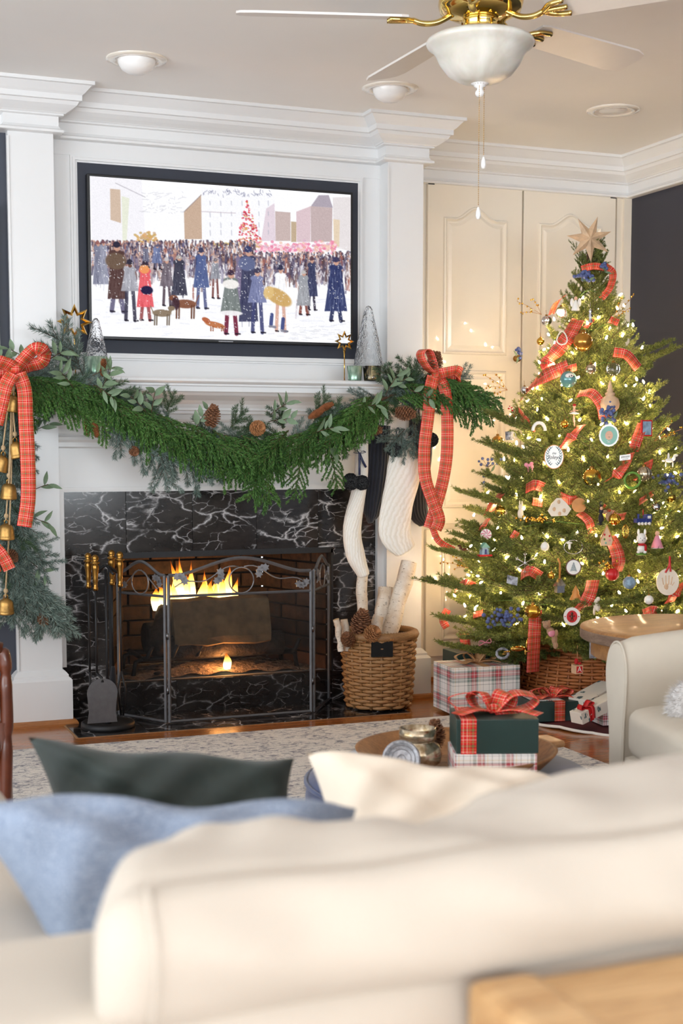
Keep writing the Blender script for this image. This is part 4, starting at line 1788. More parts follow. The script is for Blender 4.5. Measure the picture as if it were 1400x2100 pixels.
LEAF_E = leaf_me('leaf', .062, .026, M['eucalyptus'])
LEAF_N = leaf_me('leaf', .070, .020, M['eucalyptus'])


def eucalyptus(parent, p, d, n=6, L=.11, me=None, up=(0, -1, .2)):
    """stem with paired leaves"""
    d = Vector(d).normalized()
    org = abs_loc(parent)
    pts = curve_pts((0, 0, 0), d, L, (0, 0, -1), .25, 5)
    mb = MB().tube([Vector(p) + q for q in pts], .0014, 5)
    st_ = mb.build('eucalyptus_stem', M['twig'], parent)
    sd = d.cross(Vector(up)).normalized()
    for i in range(n):
        t = (i + .6) / n
        q = Vector(p) + pts[min(5, int(t * 5) + 1)]
        sg = 1 if i % 2 else -1
        ld = (d * .75 + sd * sg * .8 + Vector((rnd.gauss(0, .2), rnd.gauss(0, .2), rnd.gauss(0, .2))))
        inst(me or LEAF_E, 'leaf', st_, frame_mat(q - org, ld, Vector(up) + Vector((rnd.gauss(0, .3), 0, rnd.gauss(0, .3))), .62 + .36 * rnd.random()))


# ------------------------------------------------------------------ mantel garland
ga = thing('mantel_garland', 'full evergreen garland swagged along the white mantel shelf', 'garland', (1.62, 5.1, 1.3))
GO = abs_loc(ga)
gpx = [(-60, 790, 5.14), (20, 790, 5.12), (90, 785, 5.10), (160, 795, 5.08), (230, 825, 5.06), (300, 858, 5.04), (375, 885, 5.03), (450, 902, 5.03), (520, 908, 5.03), (600, 896, 5.03), (680, 868, 5.04), (740, 838, 5.05), (800, 812, 5.06), (860, 794, 5.08), (925, 790, 5.08)]
gp = smooth_path([at(*q) for q in gpx], 8)
MB().tube(gp, .006, 6).build('core', M['twig'], ga)


def gpoint(t):
    f = t * (len(gp) - 1)
    i = min(len(gp) - 2, int(f))
    return gp[i].lerp(gp[i + 1], f - i), (gp[i + 1] - gp[i]).normalized()


def put_sprays(meshes, name, n, parent, org, fn, smin, smax):
    for i in range(n):
        p, d, up = fn((i + rnd.random()) / n)
        s = smin + (smax - smin) * rnd.random()
        inst(rnd.choice(meshes), name, parent, frame_mat(p - org, d, up, s))


def f_cedar(t):
    p, tg = gpoint(t)
    sg = 1 if t < .56 else -1
    if t > .86:
        sg = 1
    d = tg * sg * (.7 + .5 * rnd.random()) + Vector((0, -.35 - .25 * rnd.random(), -.15 - .65 * rnd.random()))
    q = p + Vector((0, -.012 - .025 * rnd.random(), rnd.uniform(-.03, .035)))
    return q, d, (0, -.75, .65)


def f_back(t):
    p, tg = gpoint(t)
    sg = 1 if rnd.random() < .5 else -1
    up = rnd.random() < .5
    d = tg * sg + Vector((0, -.15, (.28 if up else -.9) * (.5 + .6 * rnd.random())))
    return p + Vector((0, .015, rnd.uniform(-.015, .02))), d, (0, -1, .3)


put_sprays(CEDAR, 'cedar_sprig', 92, ga, GO, f_cedar, .75, 1.15)
put_sprays(FROST, 'frosted_sprig', 46, ga, GO, f_back, .6, .95)
put_sprays(PINE, 'pine_sprig', 40, ga, GO, f_back, .55, .9)
# sprigs that stand out of the garland in the photograph
for (x, y2, Y, dx, dz, s, kind) in ((150, 760, 5.10, -.5, .9, 1.15, 'f'), (170, 770, 5.1, -.4, .8, .9, 'f'), (240, 880, 5.03, .7, -.6, 1.1, 'f'), (300, 910, 5.02, .7, -.5, 1.0, 'f'), (350, 925, 5.02, .8, -.7, 1.1, 'f'), (395, 920, 5.02, .4, -.9, .9, 'f'), (215, 850, 5.03, .5, -.8, .9, 'f'), (320, 925, 5.02, .2, -.9, .9, 'f'),
                               (340, 850, 5.06, .3, .9, .55, 'p'), (470, 880, 5.06, .5, .6, .6, 'p'), (580, 880, 5.06, -.3, .7, .6, 'p'), (645, 855, 5.06, .5, .8, .6, 'p'), (810, 800, 5.06, -.5, .7, .7, 'p'), (845, 800, 5.06, -.2, .9, .75, 'p'),
                               (900, 785, 5.06, .9, -.2, 1.1, 'c'), (925, 790, 5.05, .8, -.5, 1.1, 'c'), (930, 800, 5.05, .6, -.9, .9, 'c'), (905, 795, 5.05, .7, -.5, 1.1, 'c'), (860, 790, 5.04, .9, .0, 1.0, 'c'),
                               (440, 920, 5.0, .7, -.6, 1.2, 'c'), (480, 925, 5.0, .6, -.8, 1.2, 'c'), (560, 925, 5.0, -.5, -.8, 1.1, 'c'), (620, 910, 5.0, -.2, -.9, 1.1, 'c'), (665, 890, 5.0, .2, -.9, 1.1, 'c'), (530, 930, 5.0, .2, -.9, 1.0, 'c'),
                               (830, 880, 5.08, -.6, -.5, .8, 'f'), (850, 870, 5.08, -.2, -.8, .8, 'f'), (815, 890, 5.08, .4, -.8, .7, 'f')):
    me = rnd.choice({'f': FROST, 'p': PINE, 'c': CEDAR}[kind])
    inst(me, {'f': 'frosted_sprig', 'p': 'pine_sprig', 'c': 'cedar_sprig'}[kind], ga, frame_mat(at(x, y2, Y) - GO, (dx, -.25, dz), (0, -1, .4), s))
for (x, y2, Y, me, d, s) in ((432, 872, 4.99, CONE_A, (.1, -.35, 1), 1.15), (522, 880, 4.985, CONE_B, (.05, -1, .1), 1.1), (632, 858, 5.0, CONE_S, (.8, -.3, .5), 1.1), (652, 842, 5.0, CONE_S, (.8, -.3, .4), 1.0), (812, 845, 5.0, CONE_A, (1, -.5, -.15), 1.15), (748, 878, 5.01, CONE_A, (1, -.4, -.15), 1.0), (888, 764, 5.05, CONE_A, (.15, -.1, 1), 1.25), (210, 772, 5.03, CONE_S, (.05, -.2, 1), 1.0), (177, 858, 5.02, CONE_S, (.0, -.3, -1), 1.0), (188, 860, 5.01, CONE_S, (.25, -.3, -1), 1.05), (271, 922, 5.0, CONE_A, (.1, -1, -.3), .7)):
    inst(me, 'pinecone', ga, frame_mat(at(x, y2, Y) - GO, d, (0, 0, 1), s))
for (x, y2, Y, dx, dz, n) in ((150, 795, 5.01, -.3, .4, 6), (195, 790, 5.0, .5, -.3, 6), (190, 770, 5.0, .7, .4, 6), (205, 805, 5.0, .3, .8, 5), (300, 845, 5.0, -.8, .9, 5), (310, 850, 5.0, .1, 1, 5), (400, 880, 5.0, .5, 1, 5), (555, 850, 5.0, .9, .8, 6), (550, 865, 5.0, .7, .2, 5), (640, 890, 4.98, .5, .25, 6), (650, 900, 4.98, .5, -.3, 4), (735, 835, 4.99, 1, .25, 6), (790, 810, 4.99, .4, .9, 6), (800, 800, 4.99, .6, .6, 5), (840, 800, 4.99, .7, -.2, 4), (60, 740, 5.05, -.7, .5, 5), (90, 745, 5.05, .6, .5, 6), (30, 760, 5.05, -.8, .8, 5)):
    eucalyptus(ga, at(x, y2, Y), (dx, -.2, dz), n, .085, LEAF_N if n == 6 else LEAF_E)

# ------------------------------------------------------------------ hanging drop on the left pilaster
dr = thing('hanging_garland', 'frosted evergreen drop hanging down the left pilaster', 'garland', (.79, 5.15, 1.3))
DO = abs_loc(dr)
dpx = [(10, 800, 5.12), (12, 900, 5.14), (14, 1000, 5.15), (22, 1100, 5.16), (40, 1180, 5.17)]
dp = smooth_path([at(*q) for q in dpx], 8)
MB().tube(dp, .005, 6).build('core', M['twig'], dr)


def f_drop(t):
    f = t * (len(dp) - 1)
    i = min(len(dp) - 2, int(f))
    p = dp[i].lerp(dp[i + 1], f - i)
    return p + Vector((rnd.gauss(0, .012), -.01, 0)), Vector((rnd.gauss(.05, .3), -.25, -1)), (0, -1, .2)


put_sprays(FROST, 'frosted_sprig', 30, dr, DO, f_drop, .7, 1.05)
put_sprays(PINE, 'pine_sprig', 8, dr, DO, f_drop, .5, .8)
for (x, y2, dx, dz, s) in ((40, 1170, .1, -1, 1.1), (55, 1180, .3, -1, 1.2), (75, 1190, .35, -1, 1.2), (90, 1200, .25, -1, 1.15), (30, 1190, -.1, -1, 1.0), (60, 1210, .45, -1, 1.05), (95, 1215, .12, -1, 1.0), (50, 1130, .8, -.5, .8), (40, 1100, .8, -.3, .7), (45, 1150, .3, -1, .9), (20, 1215, 0, -1, .8)):
    inst(rnd.choice(FROST), 'frosted_sprig', dr, frame_mat(at(x, y2, 5.15) - DO, (dx, -.25, dz), (0, -1, .2), s))
for (x, y2, dx, dz, n) in ((62, 890, .8, .6, 4), (60, 1010, .8, .5, 4), (58, 1060, .9, -.2, 4), (20, 1020, .3, .9, 5), (15, 1040, -.3, .6, 4), (60, 1150, .8, -.6, 4)):
    eucalyptus(dr, at(x, y2, 5.14), (dx, -.2, dz), n, .075, LEAF_N)
for (x, y2) in ((20, 1130), (82, 1262)):
    inst(CONE_A, 'pinecone', dr, frame_mat(at(x, y2, 5.12) - DO, (.3, -.6, -.6), (0, 0, 1), .75))

# bells on jute rope
bs = thing('bell_strand', 'string of brass cow bells on jute rope at left pilaster', 'bells', tuple(at(20, 780, 5.06)))


def bell(x, y2, s, tilt, Y):
    c = at(x, y2, Y)
    ax = Vector((math.sin(tilt), -.12, math.cos(tilt))).normalized()
    b0 = c - ax * .028 * s
    o = MB().lathe(b0, [(.0285, 0), (.030, .001), (.030, .006), (.0285, .008), (.0295, .012), (.0285, .016), (.027, .030), (.025, .042), (.020, .050), (.009, .056), (.0, .057)] if s == 1 else [(a * s, b * s) for a, b in [(.0285, 0), (.030, .001), (.030, .006), (.0285, .008), (.0295, .012), (.0285, .016), (.027, .030), (.025, .042), (.020, .050), (.009, .056), (.0, .057)]], 24, axis=ax).build('bell', M['bell_gold'], bs)
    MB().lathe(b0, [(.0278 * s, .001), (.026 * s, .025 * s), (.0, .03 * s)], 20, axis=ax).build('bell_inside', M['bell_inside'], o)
    top = b0 + ax * .056 * s
    MB().tube([top + Vector((-.006, 0, -.002)), top + Vector((-.007, 0, .010)), top + Vector((0, 0, .018)), top + Vector((.007, 0, .010)), top + Vector((.006, 0, -.002))], .0022, 6).build('bell_loop', M['antique_brass'], o)
    return top + Vector((0, 0, .016))


tops = [bell(26, 828, 1.0, .12, 5.05), bell(34, 922, 1.0, -.2, 5.05), bell(2, 950, 1.0, .3, 5.06), bell(18, 1007, 1.0, .02, 5.05), bell(13, 1090, 1.0, .0, 5.05), bell(12, 1243, 1.0, .0, 5.05)]
kt = at(28, 785, 5.06)
for i, p in enumerate(tops):
    a = kt + Vector((rnd.uniform(-.008, .004), 0, 0))
    mid = a.lerp(p, .5) + Vector((-.010 + .003 * i, -.012, 0))
    MB().tube(smooth_path([a, mid, p + Vector((0, -.004, .02)), p], 6), .0030, 6).build('rope', M['jute'], bs)
    MB().sphere(p + Vector((0, -.003, .012)), .0085, 8, 6, (1, .8, 1.2)).build('knot', M['jute'], bs)

# ------------------------------------------------------------------ plaid bows
def ribbon_part(parent, px, w, Y, name='ribbon_tail', turn=None, across=None):
    pts = [at(q[0], q[1], q[2] if len(q) > 2 else Y) for q in px]
    ac = [Vector(a) for a in across] if across else Vector((1, -.15, 0))
    m = MB().ribbon(pts, w, ac)
    return m.build(name, M['plaid_ribbon'], parent)


bw = thing('plaid_bow', 'red plaid bow with long tails at right end of mantel garland', 'bow', tuple(at(895, 775, 5.03)))
c = at(893, 768, 5.02)
MB().sphere(c, .016, 10, 8, (1.1, .8, .9)).build('knot', M['plaid_ribbon'], bw)
ribbon_part(bw, [(893, 768, 5.02), (876, 755, 5.0), (862, 730, 4.985), (868, 717, 5.0), (880, 722, 5.02), (888, 745, 5.03), (893, 768, 5.03)], .040, 5.0, 'loop', across=[(.5, -.8, 0)] * 7)
ribbon_part(bw, [(893, 768, 5.02), (912, 764, 4.99), (935, 760, 4.98), (944, 768, 5.0), (935, 776, 5.03), (912, 774, 5.04), (893, 770, 5.03)], .044, 5.0, 'loop', across=[(0, -.5, .85)] * 7)
ribbon_part(bw, [(888, 772, 5.02), (882, 800, 5.0), (878, 850, 4.99), (870, 920, 4.99), (872, 980, 4.985), (888, 1030, 4.98), (900, 1065, 4.98), (893, 1086, 4.985)], .050, 5.0)
ribbon_part(bw, [(898, 772, 5.03), (912, 800, 5.01), (917, 860, 5.0), (916, 930, 5.0), (908, 985, 5.0), (893, 1040, 4.995), (880, 1083, 5.0)], .050, 5.0)
ribbon_part(bw, [(880, 1060, 5.03), (888, 1085, 5.02), (900, 1110, 5.015), (930, 1128, 5.01)], .026, 5.0, across=[(1, -.3, .1), (1, -.3, .2), (.8, -.3, .8), (.1, -.3, 1)])
bw2 = thing('plaid_bow', 'red plaid bow with broad tail above the brass bells', 'bow', tuple(at(32, 755, 5.02)))
c = at(32, 757, 5.0)
MB().sphere(c, .017, 10, 8, (1.1, .8, .9)).build('knot', M['plaid_ribbon'], bw2)
ribbon_part(bw2, [(32, 757, 5.0), (50, 735, 4.98), (72, 715, 4.965), (90, 722, 4.98), (85, 742, 5.0), (60, 750, 5.02), (32, 760, 5.02)], .050, 5.0, 'loop', across=[(-.3, -.5, .8)] * 7)
ribbon_part(bw2, [(32, 757, 5.0), (10, 745, 4.98), (-20, 740, 4.97), (-25, 760, 5.0), (0, 768, 5.02), (32, 760, 5.02)], .050, 5.0, 'loop', across=[(.2, -.5, .8)] * 6)
ribbon_part(bw2, [(38, 765, 5.0), (50, 800, 5.0), (53, 860, 5.0), (57, 940, 5.0), (58, 1020, 4.995), (50, 1080, 4.99)], .052, 5.0)
ribbon_part(bw2, [(26, 765, 5.0), (12, 790, 4.99), (2, 830, 4.99), (-8, 870, 4.99)], .050, 5.0)
bw3 = thing('plaid_bow', 'red plaid ribbon end low on the hanging evergreen drop', 'bow', tuple(at(-10, 1140, 5.02)))
ribbon_part(bw3, [(-30, 1110, 5.0), (-8, 1125, 4.99), (8, 1145, 4.985), (20, 1168, 4.985)], .044, 5.0, across=[(.8, -.3, .6)] * 4)
ribbon_part(bw3, [(-30, 1112, 5.0), (-20, 1140, 4.99), (-10, 1175, 4.99)], .044, 5.0)
MB().sphere(at(-32, 1112, 5.0), .014, 8, 6).build('knot', M['plaid_ribbon'], bw3)

# ------------------------------------------------------------------ stockings
def loft(m, pts, side, ws, ts, n=18, uvw=True):
    """elliptical sections along pts; side = wide direction"""
    pts = [Vector(p) for p in pts]
    k = 5
    P = smooth_path(pts, k)

    def interp(a):
        out = []
        for i in range(len(a) - 1):
            for j in range(k):
                t = j / k
                t = t * t * (3 - 2 * t)
                out.append(a[i] * (1 - t) + a[i + 1] * t)
        return out + [a[-1]]
    W, T = interp(ws), interp(ts)
    S = Vector(side).normalized()
    vs, fs, uvs = [], [], []
    L = 0
    for i, p in enumerate(P):
        d = (P[min(i + 1, len(P) - 1)] - P[max(i - 1, 0)]).normalized()
        s = (S - d * S.dot(d)).normalized()
        f = d.cross(s)
        for a in range(n):
            an = 2 * PI * a / n
            vs.append(p + s * (math.cos(an) * W[i] / 2) + f * (math.sin(an) * T[i] / 2))
    Ls = [0]
    for i in range(1, len(P)):
        Ls.append(Ls[-1] + (P[i] - P[i - 1]).length)
    for i in range(len(P) - 1):
        for a in range(n):
            b = (a + 1) % n
            fs.append((i * n + a, i * n + b, (i + 1) * n + b, (i + 1) * n + a))
            uvs.append([(a / n * .3, Ls[i]), ((a + 1) / n * .3, Ls[i]), ((a + 1) / n * .3, Ls[i + 1]), (a / n * .3, Ls[i + 1])])
    fs.append(list(range(n))[::-1])
    uvs.append(None)
    fs.append([(len(P) - 1) * n + a for a in range(n)])
    uvs.append(None)
    m.add(vs, fs, uvs, True)


def pompom(parent, c, r, mat):
    rs = np.random.RandomState(int(c.x * 1000))
    n = 900
    d = rs.randn(n, 3)
    d /= np.linalg.norm(d, axis=1)[:, None]
    s = np.cross(d, rs.randn(n, 3))
    s /= np.linalg.norm(s, axis=1)[:, None]
    m = MB().sphere(c, r * .8, 12, 8)
    for i in range(n):
        b = Vector(c) + Vector(d[i]) * r * .6
        t = Vector(c) + Vector(d[i]) * r * (.95 + .12 * rs.rand())
        q = Vector(s[i]) * r * .09
        m.add([b, t + q, t - q], [(0, 1, 2)])
    m.build('pompom', mat, parent)


def stocking(label, px, wpx, Y, mat, side, thick, poms=(), bow=None):
    pts = [at(x, y2, Y) for x, y2 in px]
    o = thing('stocking', label, 'stocking', tuple(pts[0]), group='stockings on the mantel')
    k = Y / .93 / F_PX
    m = MB()
    loft(m, pts + [pts[-1] + (pts[-1] - pts[-2]).normalized() * .012], side, [w * k for w in wpx] + [wpx[-1] * k * .3], [thick * .7] + [thick] * (len(wpx) - 1) + [thick * .4])
    m.build('sock_body', mat, o)
    top = pts[0]
    MB().tube(smooth_path([top + Vector((-.004, .02, -.01)), top + Vector((-.008, .03, .035)), top + Vector((.004, .03, .045)), top + Vector((.006, .02, -.01))], 5), .003, 6).build('hanging_loop', M['satin_navy'], o)
    for x, y2, r, yy in poms:
        pompom(o, at(x, y2, yy), r * k, M['pompom'])
    if bow:
        x, y2, yy = bow
        b = at(x, y2, yy)
        rb = MB()
        rb.ribbon([b, b + Vector((-.012, -.004, .010)), b + Vector((-.024, 0, .004)), b], .008, Vector((0, -1, .2)))
        rb.ribbon([b, b + Vector((.012, -.004, .010)), b + Vector((.024, 0, .004)), b], .008, Vector((0, -1, .2)))
        rb.ribbon([b, b + Vector((-.002, -.004, -.05)), b + Vector((.0, 0, -.085))], .009, Vector((1, -.2, 0)))
        rb.ribbon([b, b + Vector((.012, -.004, -.03)), b + Vector((.028, 0, -.055))], .009, Vector((1, -.2, 0)))
        rb.build('ribbon_bow', M['satin_navy'], o)
    return o


stocking('black knit stocking, the second from the marble facing', [(778, 872), (774, 950), (768, 1010), (762, 1050), (758, 1068)], [50, 50, 48, 36, 14], 5.16, M['black_knit'], (1, 0, 0), .05)
stocking('black knit stocking behind the large white one', [(862, 860), (860, 930), (856, 1000), (858, 1050), (868, 1072)], [52, 58, 50, 44, 26], 5.27, M['black_knit'], (1, 0, 0), .03, poms=((884, 902, 15, 5.22),))
stocking('large white knit stocking in front with a single pompom', [(822, 902), (828, 965), (814, 1035), (810, 1090), (830, 1126)], [52, 78, 72, 74, 50], 5.10, M['white_knit'], (1, 0, .0), .05, poms=((808, 922, 15, 5.07),))
stocking('white knit stocking hung edge-on beside the marble facing', [(742, 892), (739, 985), (722, 1080), (728, 1135), (744, 1176)], [26, 28, 38, 40, 26], 5.13, M['white_knit'], (1, 0, 0), .07, poms=((719, 988, 17, 5.09), (742, 990, 15, 5.09)), bow=(737, 930, 5.08))

# ------------------------------------------------------------------ things on the mantel shelf
MZ = 1.323


def star(m, c, R1, R2, n, thick, u=(1, 0, 0), v=(0, 0, 1), hollow=0.0, rot=0.0, wall=.2):
    """faceted star; hollow > 0 leaves an open centre"""
    c, u, v = Vector(c), Vector(u).normalized(), Vector(v).normalized()
    w = u.cross(v)
    pts = []
    for i in range(2 * n):
        r = R1 if i % 2 == 0 else R2
        a = PI / 2 + PI * i / n + rot
        pts.append(u * (r * math.cos(a)) + v * (r * math.sin(a)))
    k = 2 * n
    if hollow <= 0:
        vs = [c + p for p in pts] + [c + w * thick, c - w * thick]
        fs = [(i, (i + 1) % k, k) for i in range(k)] + [((i + 1) % k, i, k + 1) for i in range(k)]
    else:
        vs = [c + p for p in pts] + [c + p * (1 - wall) + w * thick for p in pts] + [c + p * (1 - wall) - w * thick for p in pts] + [c + p * hollow for p in pts]
        fs = []
        for i in range(k):
            j = (i + 1) % k
            fs += [(i, j, k + j, k + i), (j, i, 2 * k + i, 2 * k + j), (k + i, k + j, 3 * k + j, 3 * k + i), (2 * k + j, 2 * k + i, 3 * k + i, 3 * k + j)]
    m.add(vs, fs)


def star_stake(px, py, Rpx, label, Y):
    c = at(px, py, Y)
    o = thing('star_ornament', label, 'ornament', (c.x, c.y, MZ), group='brass stars on the mantel')
    k = Y / .93 / F_PX
    m = MB()
    star(m, c, Rpx * k, Rpx * k * .55, 8, .008, hollow=.62, wall=.18)
    m.build('star_frame', M['brass'], o)
    m = MB()
    m.tube([(c.x, c.y, MZ), (c.x, c.y, c.z - Rpx * k * .9)], .0022, 8)
    m.lathe((c.x, c.y, c.z - Rpx * k * 1.45), [(.0022, 0), (.004, .02), (.006, Rpx * k * .6)], 8)
    m.lathe((c.x, c.y, MZ), [(.012, 0), (.012, .002), (.003, .004)], 12)
    m.build('stem', M['brass'], o)


star_stake(153, 660, 34, 'larger open brass star on a rod at left of mantel', 5.20)
star_stake(706, 700, 22, 'smaller open brass star on a rod by the green votive', 5.20)


def glass_tree(px, top, rpx, label, Y):
    b = at(px, 770, Y)
    h = at(px, top, Y).z - MZ
    k = Y / .93 / F_PX
    r = rpx * k
    o = thing('glass_tree', label, 'glass tree', (b.x, b.y, MZ))
    outer = [(r * .2, 0), (r, .0), (r * 1.0, .006), (r * .93, h * .12), (r * .62, h * .55), (r * .33, h * .85), (r * .24, h * .95), (r * .12, h * .99), (.0002, h)]
    MB().lathe((b.x, b.y, MZ), outer, 40, flute=20, fd=.012).lathe((b.x, b.y, MZ), [(.0002, h - .008), (r * .2, h * .92), (r * .57, h * .54), (r * .9, h * .1), (r * .94, .004)], 40).build('glass_cone', M['rippled_glass'], o)


glass_tree(198, 652, 27, 'smaller rippled glass cone tree at left of mantel', 5.19)
glass_tree(755, 627, 35, 'taller rippled glass cone tree at right of mantel', 5.22)


def votive(px, rpx, hpx, label, mat, Y, candle=True, ribs=0):
    b = at(px, 772, Y)
    k = Y / .93 / F_PX
    r, h = rpx * k, hpx * k
    o = thing('votive', label, 'votive', (b.x, b.y, MZ))
    MB().lathe((b.x, b.y, MZ), [(0, 0), (r * .84, 0), (r * .86, .003), (r, h), (r * .95, h), (r * .80, .006), (0, .006)], 32, flute=ribs, fd=.02 if ribs else 0).build('cup', mat, o)
    if candle:
        MB().lathe((b.x, b.y, MZ), [(0, .007), (r * .6, .007), (r * .6, h * .42), (0, h * .42)], 20).build('candle', M['white_ceramic'], o)
        fl_ = MB().lathe((b.x, b.y, MZ), [(0, h * .5), (.004, h * .54), (.003, h * .62), (0, h * .74)], 8).build('flame', M['candle_flame'], o)


votive(195, 22, 36, 'green mercury glass votive at left of mantel', M['green_mercury'], 5.15, False)
votive(727, 16, 30, 'green mercury glass votive beside the small star', M['green_mercury'], 5.16, False)
votive(763, 20, 30, 'ribbed amber glass votive with lit candle', M['amber_glass'], 5.14, True, 24)


# ------------------------------------------------------------------ Christmas tree
TY = 5.0
TX = at(1208, 900, TY).x
TREE = Vector((TX, TY, 0))


def t_rad(z):
    return max(.03, (.625 - .385 * (z - .42)) if z > .42 else .625 - .55 * (.42 - z))


def on_tree(px, py, f=.97):
    """point on the lit side of the tree cone seen at this spot"""
    d = ray(px, py)
    best, bq = None, 9
    prev = None
    for i in range(900):
        s = 4.0 + i * .002
        p = _C + d * s
        g = math.hypot(p.x - TX, p.y - TY) - t_rad(p.z) * f
        if g <= 0:
            return p
        if g < bq:
            bq, best = g, p
    return best


tr = thing('christmas_tree', 'tall decorated fir Christmas tree beside the ivory cupboard', 'tree', TREE)
MB().tube([(TX, TY, .02), (TX, TY, 1.0), (TX + .005, TY, 1.86)], [.028, .018, .004], 10).build('trunk', M['twig'], tr)
BS = [spray('bough_s', 101 + i) for i in range(3)]
BM = [spray('bough_m', 111 + i) for i in range(3)]
BL_ = [spray('bough_l', 121 + i) for i in range(3)]
LEN = {**{m.name: .24 for m in BS}, **{m.name: .38 for m in BM}, **{m.name: .54 for m in BL_}}
z = .16
k = 0
nb = 0
while z < 1.80:
    rad = t_rad(z)
    n = max(6, int(25 * rad + 6))
    for i in range(n):
        a = 2 * PI * (i + rnd.random() * .7) / n + k * 1.3
        L = rad * (.86 + .22 * rnd.random())
        ca, sa = math.cos(a), math.sin(a)
        if sa > .55 and rnd.random() < .5:      # far side that nobody sees: thinned
            continue
        if ca > .05:
            L = min(L, (RX - .10 - TX) / ca)
        if sa > .05:
            L = min(L, (CBY - .10 - TY) / sa)
        lift = .10 + .75 * (max(0, z - .15) / 1.6) ** 1.1 + rnd.gauss(0, .13)
        meshes = BS if L < .26 else (BM if L < .44 else BL_)
        me = rnd.choice(meshes)
        base = {0: .24, 1: .38, 2: .54}[0 if meshes is BS else (1 if meshes is BM else 2)]
        s = L / base / math.hypot(1, lift * .3)
        zz = z + rnd.gauss(0, .02) - lift * L * .55
        if zz < .30:
            if ca > .1 and sa < 0 and rnd.random() < .35:
                continue
            lift = lift - (.30 - zz) / L * .9 - .05
            zz = .30
        inst(me, 'bough', tr, frame_mat((ca * .015, sa * .015, zz), (ca, sa, lift), (rnd.gauss(0, .2), rnd.gauss(0, .2), 1), (s, min(1.15, s * 1.05), min(1.0, .35 + .65 * s))))
        nb += 1
    z += .050 + .030 * rad
    k += 1
for i in range(9):       # leader and its collar of short upright twigs
    a = i * 2.4
    inst(BS[i % 3], 'bough', tr, frame_mat((0, 0, 1.66 + .018 * i), (math.cos(a), math.sin(a), .9 + .1 * i), (0, 0, 1), .48 + .03 * (i % 3)))
for (px, py, dx, dz) in ((1235, 475, .45, 1), (1225, 470, .6, .6), (1175, 510, -.6, .8), (1225, 500, .9, .15)):
    p = at(px, py, TY + .02) - TREE
    inst(BS[0], 'bough', tr, frame_mat((0, .01, 1.74), (p.x, 0, p.z - 1.74), (0, -1, 0), (.75, .32, .4)))
# named tips that reach out of the outline
for (px, py) in ((868, 1215), (890, 1150), (900, 1290), (985, 995), (940, 1030), (1000, 870), (1390, 735), (1385, 880), (930, 1120), (985, 930), (905, 1345), (1375, 715)):
    q = at(px, py, TY - (.1 if px < 1208 else .0)) - TREE
    q.x = min(q.x, RX - .10 - TX)
    d = Vector((q.x, q.y, 0))
    L = d.length + .02
    me = BM[nb % 3] if L < .44 else BL_[nb % 3]
    s = L / (.38 if L < .44 else .54)
    inst(me, 'bough', tr, frame_mat((0, 0, q.z - .10), (q.x, q.y, .10), (0, 0, 1), (s, .62, .9)))
    nb += 1

# skirt and woven collar
SKC = Vector((2.985, 4.735, 0))


def scallop(a):
    return .40 + .035 * math.sin(3 * a + 1) + .012 * abs(math.sin(a * 10))


sk = MB()
ring = [(SKC.x + scallop(a) * math.cos(a), SKC.y + scallop(a) * 1.08 * math.sin(a), .007 + .004 * math.sin(a * 7)) for a in [2 * PI * i / 240 for i in range(240)]]
sk.add([(SKC.x, SKC.y, .012)] + ring, [(0, i + 1, (i + 1) % 240 + 1) for i in range(240)])
sko = thing('tree_skirt', 'dark red tree skirt with white scalloped edge under the tree', 'tree skirt', SKC)
sk.build('cloth', M['skirt_red'], sko)
MB().tube(ring + ring[:1], .006, 6, cap=False).build('white_edging', M['white_knit'], sko)


